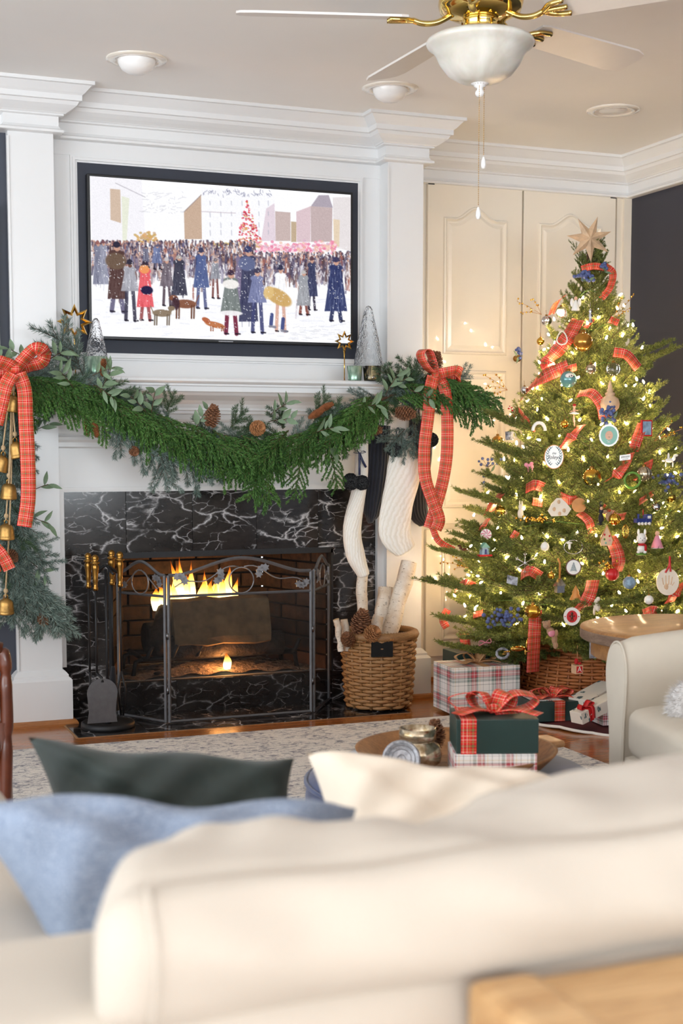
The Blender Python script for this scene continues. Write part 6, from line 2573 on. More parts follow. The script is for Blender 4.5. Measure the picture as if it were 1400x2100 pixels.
o, c = orn(1175, 1122, 'white reindeer head trophy on a wire wreath', 'reindeer_wreath', 1.0)
blob(o, [(-8, 2, 0, 3, 3, 8), (-8, 9, 0, 7, 3, 3)], 'deer_head', M['white_ceramic'], c)
m = MB().tube([c + u * (20 * math.cos(a) * KO) + Vector((0, 0, 15 * math.sin(a) * KO)) for a in [2 * PI * i / 30 for i in range(31)]], .0014, 5)
m.build('wire_ring', M['silver'], o)

o, c = orn(1085, 957, 'pink felt flying pig', 'pig_ornament', 1.02)
blob(o, [(2, 0, 0, 9, 5, 7), (-7, 4, 0, 5, 4, 5), (-2, -8, 0, 2, 2, 4), (6, -8, 0, 2, 2, 4), (5, 7, 0, 5, 1.5, 4)], 'pig_body', M['pink'], c)

o, c = orn(1105, 878, 'white felt horseshoe arch with a tiny dog', 'arch_ornament', 1.02)
m = MB().tube([c + u * (14 * math.cos(a) * KO) + Vector((0, 0, (18 * math.sin(a) - 6) * KO)) for a in [PI * i / 16 for i in range(17)]], .007, 8)
m.build('arch', M['white_ceramic'], o)

o, c = orn(1044, 893, 'grey and white enamel mug', 'mug_ornament', 1.0)
MB().lathe(c + Vector((0, 0, -11 * KO)), [(0, 0), (9 * KO, 0), (10 * KO, 20 * KO), (9 * KO, 20 * KO), (8 * KO, 2 * KO), (0, 2 * KO)], 20).build('mug_body', M['photo_grey'], o)
MB().tube([c + u * (9 + 6 * math.sin(a)) * KO + Vector((0, 0, -7 * math.cos(a) * KO)) for a in [PI * i / 8 for i in range(9)]], .0016, 6).build('handle', M['photo_grey'], o)

o, c = orn(1051, 848, 'red and white candy cane striped figure', 'candy_cane_ornament', 1.02)
pts = [c + Vector((0, 0, -18 * KO)) + u * 5 * KO, c + Vector((0, 0, 2 * KO)), c + Vector((0, 0, 12 * KO)) + u * -2 * KO, c + Vector((0, 0, 16 * KO)) + u * -7 * KO, c + Vector((0, 0, 10 * KO)) + u * -10 * KO]
P_ = smooth_path(pts, 5)
for i in range(0, len(P_) - 2, 2):
    MB().tube(P_[i:i + 3], .0042, 8).build('stripe', M['red_satin' if (i // 2) % 2 else 'white_ceramic'], o)

o, c = orn(1318, 1066, 'blue toy train engine with white wheels', 'train_ornament', 1.03)
MB().box(c.x - 20 * KO, c.x + 14 * KO, c.y - 6 * KO, c.y + 6 * KO, c.z - 6 * KO, c.z + 3 * KO, b=.001).box(c.x + 4 * KO, c.x + 18 * KO, c.y - 7 * KO, c.y + 7 * KO, c.z - 6 * KO, c.z + 12 * KO, b=.001).build('engine_body', M['train_blue'], o)
MB().lathe((c.x - 12 * KO, c.y, c.z + 3 * KO), [(2.5 * KO, 0), (2.5 * KO, 7 * KO), (3.5 * KO, 10 * KO), (0, 10 * KO)], 12).build('chimney', M['train_blue'], o)
MB().box(c.x + 7 * KO, c.x + 15 * KO, c.y - 7.6 * KO, c.y - 6.8 * KO, c.z + 3 * KO, c.z + 9 * KO).build('window', M['white_ceramic'], o)
for a in (-14, -6, 3, 12):
    MB().lathe((c.x + a * KO, c.y - 6 * KO, c.z - 8 * KO), [(0, 2 * KO), (3.4 * KO, 2 * KO), (3.4 * KO, 0)], 12, axis=(0, -1, 0)).build('wheel', M['white_ceramic'], o)
MB().tube([c + Vector((0, 0, 10 * KO)), c + Vector((0, 0, 22 * KO))], .0018, 5).build('red_loop', M['red_satin'], o)

o, c = orn(1282, 1090, 'slim gold wire cage egg on a thread', 'egg_cage', 1.02)
m = MB()
for i in range(6):
    a = i * PI / 6
    m.tube([c + Vector((math.cos(a) * 7 * math.sin(t) * KO, math.sin(a) * 7 * math.sin(t) * KO, 15 * math.cos(t) * KO)) for t in [2 * PI * q / 20 for q in range(21)]], .0008, 4)
m.build('cage', M['brass'], o)

o, c = orn(1248, 1058, 'tan felt moose head', 'moose_ornament', .98)
blob(o, [(0, 0, 0, 8, 6, 9), (0, -7, 4, 6, 5, 5), (-9, 9, 0, 7, 2, 4), (9, 9, 0, 7, 2, 4)], 'moose_head', M['tan_plush'], c)

o, c = orn(1183, 1372, 'wooden alphabet block with letter A and red candle', 'alphabet_block', 1.0, 'ornament')
c = on_tree(1183, 1372, .98)
o.location = c
b_ = 9.5 * KO
MB().box(c.x - b_, c.x + b_, c.y - b_, c.y + b_, c.z - b_, c.z + b_, b=.001).build('block', M['pale_wood'], o)
MB().box(c.x - b_ * .75, c.x + b_ * .75, c.y - b_ - .0008, c.y - b_ + .001, c.z - b_ * .75, c.z + b_ * .75).build('red_panel', M['red_satin'], o)
text_part(o, c, Vector((1, 0, 0)), Vector((0, -1, 0)), 'A', b_ * 1.75, M['white_ceramic'], 'letter', b_ + .0012, 0, 0)
blob(o, [(-2, 17, 0, 5, 4, 7), (5, 13, 2, 5, 3, 3)], 'red_sack', M['red_felt'], c)
MB().tube([c + Vector((0, 0, 20 * KO)), c + Vector((0, 0, 52 * KO))], .002, 6).build('hanging_ribbon', M['kraft_ribbon'], o)

o, c = orn(1180, 1215, 'terracotta bell shaped tree', 'bell_tree', .95)
MB().lathe(c + Vector((0, 0, -16 * KO)), [(13 * KO, 0), (12 * KO, 3 * KO), (7 * KO, 14 * KO), (8 * KO, 16 * KO), (3 * KO, 27 * KO), (0, 32 * KO)], 20).build('bell_body', M['orange_wood'], o)

o, c = orn(1222, 1240, 'grey and tan speckled feather bird', 'bird_ornament', 1.0)
blob(o, [(0, 0, 0, 6, 5, 13), (4, 12, 0, 5, 4, 5), (-4, -14, 0, 3, 2, 9), (4, -6, 2, 5, 2, 9)], 'bird_body', M['clay_white'], c)

o, c = orn(1281, 938, 'small white plaque with dark lettering on a red knit strip', 'plaque_ornament', 1.06)
uu = (u + Vector((0, 0, .12))).normalized()
MB().prism([(-12 * KO, -6 * KO), (12 * KO, -6 * KO), (12 * KO, 6 * KO), (-12 * KO, 6 * KO)], c, uu, (0, 0, 1), nn * .003).build('plaque', M['white_ceramic'], o)
m = MB()
for i in range(6):
    m.tube([c + uu * (-8 + i * 3.2) * KO + Vector((0, 0, -1 * KO)) + nn * .0034, c + uu * (-7 + i * 3.2) * KO + Vector((0, 0, 3.5 * KO)) + nn * .0034], .0012, 4)
m.tube([c + uu * -6 * KO + Vector((0, 0, -4 * KO)) + nn * .0034, c + uu * 7 * KO + Vector((0, 0, -3.4 * KO)) + nn * .0034], .0007, 4)
m.build('lettering', M['ink'], o)

o, c = orn(1325, 878, 'small red framed picture of two children', 'framed_picture', 1.02)
MB().box(c.x - 14 * KO, c.x + 14 * KO, c.y - .004, c.y + .004, c.z - 18 * KO, c.z + 18 * KO).build('frame', M['red_felt'], o)
MB().box(c.x - 11 * KO, c.x + 11 * KO, c.y - .005, c.y - .003, c.z - 15 * KO, c.z + 15 * KO).build('picture', M['photo_blue'], o)

o, c = orn(952, 1128, 'brown moose silhouette near the left branch tips', 'moose_silhouette', 1.02)
blob(o, [(0, 0, 0, 9, 3, 5), (-9, 5, 0, 4, 2.5, 4), (-5, -7, 0, 1.5, 1.5, 5), (6, -7, 0, 1.5, 1.5, 5), (-12, 10, 0, 5, 1.5, 2.5)], 'moose_body', M['mahogany'], c)

o, c = orn(1030, 1340, 'grey pinecone wreath low on the tree', 'small_wreath', 1.0)
MB().tube([c + u * (13 * math.cos(a) * KO) + Vector((0, 0, 11 * math.sin(a) * KO)) for a in [2 * PI * i / 24 for i in range(25)]], [.005 + .0015 * (i % 2) for i in range(25)], 7).build('wreath_ring', M['photo_grey'], o)

o, c = orn(995, 1318, 'pink gingham bow low on the left side', 'gingham_bow', 1.04)
MB().ribbon([c, c + u * -12 * KO + Vector((0, 0, 4 * KO)), c + u * -14 * KO + Vector((0, 0, -6 * KO)), c], .012, nn + Vector((0, 0, .6))).ribbon([c, c + u * 10 * KO + Vector((0, 0, 9 * KO)), c + u * 12 * KO, c], .012, nn + Vector((0, 0, .6))).build('loops', M['pink'], o)

o, c = orn(1372, 944, 'white flying horse at the right side of the tree', 'horse_ornament', 1.02)
blob(o, [(0, 0, 0, 11, 4, 5), (11, 6, 0, 3.5, 3, 7), (15, 11, 0, 5, 2.5, 3), (-8, -9, 0, 1.6, 1.6, 6), (8, -9, 0, 1.6, 1.6, 6), (-2, 9, 0, 3, 1.5, 8), (-13, -1, 0, 5, 1.6, 2)], 'horse_body', M['white_ceramic'], c)
o, c = orn(1296, 985, 'small green wreath ring beside the red plaid loop', 'green_wreath', 1.02)
MB().tube([c + u * (17 * math.cos(a) * KO) + Vector((0, 0, 17 * math.sin(a) * KO)) for a in [2 * PI * i / 28 for i in range(29)]], [.0045 + .0015 * (i % 2) for i in range(29)], 7).build('wreath_ring', M['leaf_green'], o)

# berry picks and gold twigs
def berries(px, py, n, label, spread=(22, 16), mat='blueberry', r=4.2, f=1.04, leaves=True):
    c = on_tree(px, py, f)
    o = thing('berry_pick', label, 'berry pick', tuple(c), group='berry picks in the tree')
    st_ = MB()
    for i in range(n):
        a = rnd.gauss(0, .5) * spread[0] * KO, rnd.gauss(0, .5) * spread[1] * KO
        p = c + u * a[0] + Vector((0, 0, a[1])) + nn * rnd.uniform(-4, 6) * KO
        MB().sphere(p, r * KO * (.8 + .4 * rnd.random()), 9, 7).build('berry', M[mat], o)
        st_.tube([c + nn * -.01, p], .0007, 4)
    st_.build('stems', M['twig'], o)
    if leaves:
        for q in range(2):
            inst(LEAF_N, 'leaf', o, frame_mat(Vector((rnd.gauss(0, .012), -.01, -.02)), (rnd.gauss(0, 1), -.3, rnd.gauss(0, .6)), (0, -1, .3), .5))


berries(1203, 567, 34, 'cluster of blue berries just under the wooden star')
berries(1240, 548, 8, 'small blue berry sprig right of the wooden star', (8, 14))
berries(1246, 848, 34, 'blue berry cluster in front of the wooden finial', (16, 26))
berries(1030, 1268, 44, 'large blue berry cluster low on the left', (44, 26))
berries(1062, 722, 9, 'few blue berries by the cupboard knob', (8, 18), f=1.0)
berries(1372, 985, 30, 'blue berries at the right edge of the tree', (26, 18))
berries(1000, 958, 12, 'wispy blue berry sprig left of the tree', (26, 26), f=1.0, r=3.4)
berries(1098, 1065, 30, 'gold beaded spray in the middle left', (34, 9), 'gold_foil', 3.0, 1.02, False)
berries(1245, 1160, 22, 'gold beaded spray under the plaid loop', (14, 14), 'gold_foil', 3.0, 1.02, False)


def gold_twig(px, py, tips, label):
    c = on_tree(px, py, .9)
    o = thing('gold_twig', label, 'twig', tuple(c), group='gold bead twigs in the tree')
    st_ = MB()
    for (x, y2) in tips:
        p = at(x, y2, c.y - .02)
        mid = c.lerp(p, .5) + Vector((0, 0, .004))
        P_ = smooth_path([c, mid, p], 6)
        st_.tube(P_, .0009, 4)
        for t in (5, 7, 9, 11, 12):
            q = P_[t] + Vector((rnd.gauss(0, .003), 0, rnd.gauss(0, .006)))
            MB().sphere(q, .0038, 8, 6).build('bead', M['gold_foil'], o)
            st_.tube([P_[t], q], .0006, 4)
    st_.build('stems', M['gold_twig'], o)


gold_twig(1110, 645, ((1060, 618), (1070, 640), (1092, 612)), 'gold bead twig pointing left near the treetop')
gold_twig(1255, 660, ((1300, 605), (1290, 632), (1275, 612)), 'gold bead twig pointing right near the treetop')
gold_twig(1040, 800, ((990, 768), (998, 790), (1018, 770), (1005, 812)), 'gold bead twig over the cupboard door')
gold_twig(1340, 905, ((1398, 880), (1385, 890), (1375, 870)), 'gold bead twig at the right edge')
gold_twig(960, 1165, ((905, 1152), (925, 1138), (935, 1165)), 'gold bead twig at the lower left edge')


# ------------------------------------------------------------------ presents under the tree
def gift(name, label, c, sx, sy, sz, rz, mat, pitch=0.0):
    """wrapped box standing on its base at c"""
    o = thing(name, label, 'present', c, rz)
    m = MB().box(-sx / 2, sx / 2, -sy / 2, sy / 2, 0, sz, b=.002)
    w = m.build('wrapped_box', mat, o, local=True)
    # folded paper flaps on the end facing the room
    fm = MB()
    fm.add([(-sx / 2 + .003, -sy / 2 - .0012, .001), (sx / 2 - .003, -sy / 2 - .0012, .001), (sx / 2 * .55, -sy / 2 - .0016, sz * .62), (-sx / 2 * .55, -sy / 2 - .0016, sz * .62)], [(0, 1, 2, 3)])
    fm.build('paper_flap', mat, o, local=True)
    if pitch:
        o.rotation_euler = (0, pitch, rz)
    return o


def bow_on(o, z, w, mat, s=1.0, band=None, name='bow', sy=None):
    """ribbon bow at local (0,0,z)"""
    m = MB()
    for a, L in ((.2, .10), (PI - .15, .10), (.9, .07), (PI - .9, .075)):
        d = Vector((math.cos(a), math.sin(a) * .6, 0))
        q = Vector((0, 0, z + .004))
        m.ribbon([q, q + d * L * .45 * s + Vector((0, 0, .040 * s)), q + d * L * s + Vector((0, 0, .030 * s)), q + d * L * .75 * s + Vector((0, 0, .006 * s)), q], w, Vector((-d.y, d.x, .15)))
    for a, L in ((-.5, .11), (PI + .5, .10)):
        d = Vector((math.cos(a), math.sin(a), 0))
        q = Vector((0, 0, z + .004))
        m.ribbon([q, q + d * L * .5 * s + Vector((0, 0, .010)), q + d * L * s + Vector((0, 0, .003))], w, Vector((-d.y, d.x, 0)))
    m.sphere((0, 0, z + .012 * s), .013 * s, 10, 6, (1.1, .9, .8))
    return m.build(name, mat, o, local=True)


g1 = gift('plaid_present', 'large white plaid present with tan ribbon, tallest on the floor', (2.545, 4.93, .012), .290, .20, .185, R(-3), M['plaid_paper'])
bow_on(g1, .185, .030, M['kraft_ribbon'], .9)
MB().box(-.0155, .0155, -.1015, .1015, .1855, .187).build('ribbon_band', M['kraft_ribbon'], g1, local=True)
g2 = gift('green_present', 'low dark green present with plaid bow in front of the collar', (2.735, 4.66, .012), .22, .16, .075, R(-8), M['green_paper'])
bow_on(g2, .076, .040, M['plaid_ribbon'], .85)
MB().box(-.021, .021, -.0812, .0812, .0755, .0775).box(-.021, .021, -.0828, -.0808, 0, .0775).build('ribbon_band', M['plaid_ribbon'], g2, local=True)
MB().box(-.10, .02, -.06, .05, .0762, .0795, b=.001).build('gift_card', M['plaid_paper_small'], g2, local=True)
g3 = gift('green_present', 'dark green present half hidden behind the large plaid one', (2.60, 5.12, .006), .16, .14, .215, R(0), M['green_paper'])
g4 = gift('plaid_present', 'flat plaid present at the bottom under the forest print ones', (2.935, 4.50, .012), .20, .14, .055, R(-6), M['plaid_paper_small'])
g5 = gift('forest_present', 'forest print present leaning against the wicker collar', (2.895, 4.60, .075), .19, .10, .045, R(18), M['forest_paper'], R(-14))
g6 = gift('forest_present', 'long slim forest print present with red bow and gold tag', (2.815, 4.44, .066), .25, .060, .045, R(14), M['forest_paper'], R(-14))
for sx in (-.075,):
    m = MB().box(sx - .010, sx + .010, -.0315, .0315, -.001, .0465)
    m.build('red_band', M['red_satin'], g6, local=True)
    m = MB()
    q = Vector((sx, 0, .047))
    for d in (Vector((1, .3, 0)), Vector((-1, .2, 0))):
        m.ribbon([q, q + d * .022 + Vector((0, -.01, .018)), q + d * .036 + Vector((0, -.02, .006)), q], .020, Vector((0, 1, .2)))
    m.ribbon([q, q + Vector((.012, -.03, .002)), q + Vector((.006, -.036, -.04))], .016, Vector((1, 0, 0)))
    m.build('red_bow', M['red_satin'], g6, local=True)
    MB().box(sx + .004, sx + .026, -.022, -.008, .0475, .049).build('gold_tag', M['gold_foil'], g6, local=True)

# framed print and gingham fold seen between table and collar
o = thing('picture_frame', 'grey ribbed picture frame with pale blue print under the side table', 'picture frame', (3.02, 4.43, .0))
p = at(1222, 1335, 4.42)
o.location = p
MB().box(p.x - .026, p.x + .05, p.y - .006, p.y + .006, p.z - .026, p.z + .032).build('frame', M['photo_grey'], o)
MB().box(p.x - .008, p.x + .05, p.y - .008, p.y - .005, p.z - .022, p.z + .020).build('print', M['photo_blue'], o)
MB().tube([(p.x, p.y + .005, p.z + .03), (p.x, p.y + .03, p.z + .12)], .001, 4).build('hanging_thread', M['jute'], o)

# ------------------------------------------------------------------ log basket
BC = Vector((2.218, 5.165, .004))
lb = weave('log_basket', 'tall woven rattan basket holding birch logs and pinecones', 'basket', BC, .128, .146, .300, 22, 20, M['wicker'], .0076, True)
hd = Vector((math.cos(R(252)), math.sin(R(252)), 0))
ht = Vector((-hd.y, hd.x, 0))
MB().tube([BC + hd * .149 - ht * .045 + Vector((0, 0, .296)), BC + hd * .153 + Vector((0, 0, .298)), BC + hd * .149 + ht * .045 + Vector((0, 0, .296))], .0095, 10).build('grip', M['orange_wood'], lb)
hole_shade = MB()
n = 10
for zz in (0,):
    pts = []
    hole_shade.box(-.043, .043, -.004, .003, .226, .288)
ho = hole_shade.build('hand_hole_shade', M['soot_and_hole_shade'], lb, local=True)  # dark slab on the closed weave, painting the shade of a hand hole
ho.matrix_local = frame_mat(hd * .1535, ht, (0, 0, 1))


def birch(a, b, r, label, n=16):
    a, b = Vector(a), Vector(b)
    pts = [a.lerp(b, i / 8) + Vector((.003 * math.sin(i * 1.7 + r * 300), 0, 0)) for i in range(9)]
    m = MB().tube(pts, [r * (1 + .04 * math.sin(i * 1.3)) for i in range(9)], n, cap=False)
    m.add([p for p in m.v[-n:]], [list(range(n))], mi=1)
    m.add([p for p in m.v[:n]], [list(range(n))[::-1]], mi=1)
    o = m.build('birch_log', [M['birch_bark'], M['birch_end']])
    return tag(o, label, 'log', 'birch logs in the basket')


def bl(px0, px1, Y0, Y1, r, label):
    birch(at(px0[0], px0[1], Y0), at(px1[0], px1[1], Y1), r * KO * 1.06, label)


bl((742, 1320), (742, 1180), 5.19, 5.20, 12, 'slim birch log standing straight below the white stocking')
bl((772, 1330), (791, 1204), 5.18, 5.22, 16, 'birch log of middle height with a cut top')
bl((792, 1320), (840, 1152), 5.14, 5.18, 18, 'tallest birch log leaning right out of the basket')
bl((766, 1330), (775, 1263), 5.12, 5.12, 12, 'short birch stub in front of the middle log')
bl((700, 1335), (690, 1270), 5.12, 5.12, 7, 'thin pale branch at the left rim of the basket')
bl((712, 1335), (706, 1270), 5.14, 5.15, 8, 'thin dark birch branch beside the left pinecone')
CONE_T = cone_mesh('pinecone', .095, .042, 'pine', M['pinecone'], 7)
CONE_F = cone_mesh('pinecone', .070, .042, 'pine', M['pinecone_light'], 8)
for (x, y2, Y, me, d, s, lab) in ((735, 1300, 5.10, CONE_T, (.1, -.3, 1), 1.0, 'big brown pinecone standing upright in the basket'), (757, 1306, 5.06, CONE_F, (.1, -.8, .5), .85, 'light pinecone facing front on the basket rim'), (715, 1318, 5.11, CONE_T, (-.3, -.5, .4), .7, 'dark pinecone low at the left of the basket')):
    o = bpy.data.objects.new('pinecone', me)
    COL.objects.link(o)
    o.matrix_world = frame_mat(at(x, y2, Y), d, (0, 0, 1), s)
    tag(o, lab, 'pinecone', 'pinecones in the basket')

# ------------------------------------------------------------------ rug
rg = MB().box(-1.6, 2.505, -1.2, 4.845, .001, .011, b=.004)  # unseen part behind the camera added so pale pile bounces light to the ceiling
tag(rg.build('area_rug', M['rug_pile']), 'distressed cream and grey area rug in front of the hearth', 'rug')

# ------------------------------------------------------------------ ottoman with tray
OC = Vector((1.335, 2.70, 0))
ot = thing('ottoman', 'round navy velvet ottoman under the wooden tray', 'ottoman', OC)
MB().lathe(OC, [(0, .03), (.29, .03), (.315, .05), (.322, .12), (.322, .30), (.315, .338), (.295, .352), (.15, .356), (0, .356)], 48).build('upholstery', M['navy_velvet'], ot)
MB().tube([OC + Vector((.321 * math.cos(a), .321 * math.sin(a), .332)) for a in [2 * PI * i / 60 for i in range(61)]], .005, 6, cap=False).build('piping', M['navy_velvet'], ot)
for a in (R(45), R(135), R(225), R(315)):
    MB().lathe(OC + Vector((.22 * math.cos(a), .22 * math.sin(a), .011)), [(.014, 0), (.02, .03)], 12).build('foot', M['mahogany'], ot)
TZ_ = .357
TRC = Vector((1.345, 2.70, TZ_))
ty = thing('wooden_tray', 'round carved wooden bowl tray on the navy ottoman', 'tray', TRC)
MB().lathe(TRC, [(0, 0), (.16, 0), (.19, .012), (.218, .040), (.222, .046), (.214, .047), (.185, .022), (.155, .012), (0, .010)], 56).build('bowl', M['tray_wood'], ty)
MB().box(TRC.x + .215, TRC.x + .26, TRC.y - .03, TRC.y + .05, TZ_ + .030, TZ_ + .046, b=.007).build('handle', M['tray_slab'], ty)
# stacked presents
g7 = gift('plaid_present', 'small plaid present under the green one on the tray', (1.372, 2.585, TZ_ + .0115), .172, .135, .055, R(-20), M['plaid_paper_small'])
g8 = gift('green_present', 'dark green present with plaid bow on top of the tray stack', (1.378, 2.590, TZ_ + .067), .172, .135, .072, R(-20), M['green_paper'])
bow_on(g8, .072, .040, M['plaid_ribbon'], .95)
MB().box(-.0765, -.0445, -.0692, .0692, .0718, .0735).box(-.0765, -.0445, -.0705, -.0682, 0, .0735).build('ribbon_band', M['plaid_ribbon'], g8, local=True)
# mercury glass candle with lid
CC = Vector((1.252, 2.700, TZ_ + .0105))
cj = thing('candle_jar', 'round mercury glass candle jar beside the stacked presents', 'candle', CC)
MB().lathe(CC, [(0, 0), (.036, 0), (.050, .012), (.054, .030), (.048, .048), (.037, .056), (.036, .060), (.040, .062), (.040, .086), (.0375, .086), (.035, .062), (.04, .04), (.04, .02), (0, .02)], 40).build('jar', M['mercury_glass'], cj)
MB().lathe(CC, [(0, .070), (.034, .070), (.034, .060), (0, .060)], 24).build('wax', M['pale_wood'], cj)
LDc = at(822, 1558, 2.60)
ld = thing('embossed_cover', 'silver embossed round cover leaning on the candle jar', 'jar cover', tuple(LDc))
ax = Vector((-.28, -.86, .42)).normalized()
MB().lathe(LDc, [(0, 0), (.038, 0), (.040, .003), (.040, .009), (.036, .012), (.034, .010), (0, .010)], 36, axis=ax).build('lid_disc', M['lid_silver'], ld)
m = MB()
uu = ax.orthogonal().normalized()
vv = ax.cross(uu)
for r_ in (.028, .020, .008):
    m.tube([LDc + ax * .0108 + (uu * math.cos(a) + vv * math.sin(a)) * r_ for a in [2 * PI * i / 30 for i in range(31)]], .0010, 5, cap=False)
m.build('embossing', M['pewter'], ld)
pc = bpy.data.objects.new('pinecone', CONE_A)
COL.objects.link(pc)
pc.matrix_world = frame_mat((1.315, 2.745, TZ_ + .040), (.1, .2, 1), (1, 0, 0), .9)
tag(pc, 'brown pinecone tucked between candle and presents', 'pinecone')

# ------------------------------------------------------------------ round side table
TBZ = .55
tbl = atz(1412, 1283, TBZ)
tb = thing('side_table', 'round oak side table with grey banded edge behind armchair', 'side table', (tbl.x, tbl.y, 0))
c = Vector((tbl.x, tbl.y, 0))
MB().lathe(c, [(0, TBZ), (.270, TBZ), (.271, TBZ - .0005), (.285, TBZ), (.306, TBZ - .004), (.308, TBZ - .008)], 64).build('top', M['table_wood'], tb)
MB().lathe(c, [(.308, TBZ - .008), (.308, TBZ - .034), (.304, TBZ - .038), (.25, TBZ - .038)], 64).build('edge_band', M['table_band'], tb)
MB().lathe(c, [(.276, TBZ - .038), (.276, TBZ - .085), (.272, TBZ - .088), (0, TBZ - .088)], 64).build('apron', M['table_wood'], tb)
MB().lathe(c, [(.05, TBZ - .088), (.045, .3), (.06, .15), (.10, .06), (.20, .02), (.20, .0115), (0, .0115)], 32).build('pedestal', M['table_wood'], tb)
for a in (R(200), R(250), R(300)):
    MB().box(-.0012, .0012, -.001, .001, TBZ - .086, TBZ - .039).build('joint', M['table_band'], tb, local=True).matrix_local = Matrix.Translation((.2765 * math.cos(a), .2765 * math.sin(a), 0)) @ Matrix.Rotation(a, 4, 'Z')


# ------------------------------------------------------------------ slipcovered armchair (faces left, far arm in view)
def puffy(m, x0, x1, y0, y1, z0, z1, r, nx=18, ny=10, nz=8, puff=.0, wr=0.0, seed=0, p=5.0):
    """superellipsoid-like cushion block"""
    rs = random.Random(seed)
    ph = [rs.random() * 6 for _ in range(6)]
    cx, cy, cz = (x0 + x1) / 2, (y0 + y1) / 2, (z0 + z1) / 2
    hx, hy, hz = (x1 - x0) / 2, (y1 - y0) / 2, (z1 - z0) / 2
    bm = bmesh.new()
    bmesh.ops.create_cube(bm, size=2)
    bmesh.ops.subdivide_edges(bm, edges=list(bm.edges), cuts=nx, use_grid_fill=True)
    for v in bm.verts:
        q = v.co
        n_ = (abs(q.x) ** p + abs(q.y) ** p + abs(q.z) ** p) ** (1 / p)
        q = q / n_
        w = wr * (math.sin(q.x * 7 + ph[0] + q.z * 2) * math.cos(q.z * 6 + ph[1]) + .6 * math.sin(q.x * 15 + q.y * 9 + ph[2]))
        k_ = 1 + puff * (1 - abs(q.x) ** 2) * (1 - abs(q.z) ** 2) * (1 if abs(q.y) > .5 else .3)
        v.co = Vector((cx + q.x * hx, cy + q.y * hy * k_ + w * (1 if abs(q.y) > .3 else .3), cz + q.z * hz + w * .6))
    m.from_bm(bm, smooth=True)
    return m


ach = thing('armchair', 'cream slipcovered armchair with rolled arm at the right edge', 'armchair', (2.1, 2.75, 0))
KA = 3.35 / F_PX
# far arm: outline seen from the chair front, extruded backwards
A0 = atd(1262, 1460, 3.30)      # middle of the arm front
back = Vector((.985, -.17, 0)).normalized()       # the chair's depth direction
sidew = Vector((-back.y, back.x, 0))              # points away from the camera
out = [(-.030, -.55)]
prof = [(-.035, -.60), (-.036, -.20), (-.040, -.06), (-.055, .02), (-.066, .07), (-.066, .11), (-.052, .145), (-.025, .168), (.005, .172), (.028, .160), (.044, .135), (.052, .10), (.050, .04), (.040, -.06), (.038, -.20), (.038, -.60)]
m = MB()
rows = 14
L = .62
vs, fs, uvs = [], [], []
P2 = []
pv = [Vector((a, b)) for a, b in prof]
P2 = smooth_path(pv, 3)
n2 = len(P2)
for i in range(rows + 1):
    t = i / rows
    rise = .03 * math.sin(min(1, t * 1.6) * PI / 2)
    infl = 1.0 if i > 0 else .94
    for q in P2:
        x, zz = q.x * infl, q.y * (infl if q.y > 0 else 1)
        p = A0 + back * (t * L) + sidew * (-x) + Vector((0, 0, zz + (rise if q.y > 0 else 0)))
        vs.append((p.x, p.y, max(.012, p.z)))
for i in range(rows):
    for j in range(n2 - 1):
        fs.append((i * n2 + j, i * n2 + j + 1, (i + 1) * n2 + j + 1, (i + 1) * n2 + j))
fs.append([j for j in range(n2)][::-1])
m.add(vs, fs, smooth=True)
arm = m.build('far_arm', M['slipcover_chair'], ach, bevel=.006)
pp = [A0 + back * .004 + sidew * (-q.x * .965) + Vector((0, 0, q.y * (.97 if q.y > 0 else 1))) for q in P2 if q.y > -.45]
MB().tube(pp, .0028, 6).build('piping', M['slipcover_chair'], arm)
# near arm, seat, back
A1 = A0 - sidew * .68
vs2 = [(p[0] - sidew.x * .68, p[1] - sidew.y * .68, p[2]) for p in vs]
MB().add(vs2, fs, smooth=True).build('near_arm', M['slipcover_chair'], ach)
m = MB()
puffy(m, -.02, .62, -.30, .30, .33, .455, .04, 14, p=7, puff=.02)
so = m.build('seat_cushion', M['slipcover_chair'], ach, local=True)
so.matrix_local = frame_mat(A0 - sidew * .34 - Vector(ach.location) + Vector((0, 0, -A0.z + .01)), back, (0, 0, 1))
m = MB()
m.box(0, .62, -.30, .30, .03, .34, b=.02)
so = m.build('seat_base', M['slipcover_chair'], ach, local=True)
so.matrix_local = frame_mat(A0 - sidew * .34 - Vector(ach.location) + Vector((0, 0, -A0.z)), back, (0, 0, 1))
m = MB()
puffy(m, .56, .80, -.38, .38, .03, .92, .05, 14, p=7)
so = m.build('back', M['slipcover_chair'], ach, local=True)
so.matrix_local = frame_mat(A0 - sidew * .34 - Vector(ach.location) + Vector((0, 0, -A0.z)), back, (0, 0, 1))
# fluffy cushion on the seat
fc = atd(1432, 1448, 3.12)
fp_ = thing('fur_pillow', 'fluffy grey and white fur pillow on the armchair seat', 'pillow', (fc.x, fc.y, fc.z - .05))
m = MB()
m.sphere(fc, .075, 18, 12, (1, .6, .9))
m.build('pillow_body', M['fur_white'], fp_)
rs = np.random.RandomState(9)
st_ = []
d_ = rs.randn(2600, 3)
d_ /= np.linalg.norm(d_, axis=1)[:, None]
m = MB()
for q in d_:
    b0 = fc + Vector((q[0] * .072, q[1] * .043, q[2] * .065))
    e = b0 + Vector((q[0] * .016, q[1] * .016, q[2] * .016 - .004)) + Vector(rs.randn(3)) * .004
    s_ = Vector(q).orthogonal().normalized() * .0012
    m.add([b0 - s_, b0 + s_, e], [(0, 1, 2)])
tag(m.build('fur', M['fur_white'], fp_), kind='stuff')

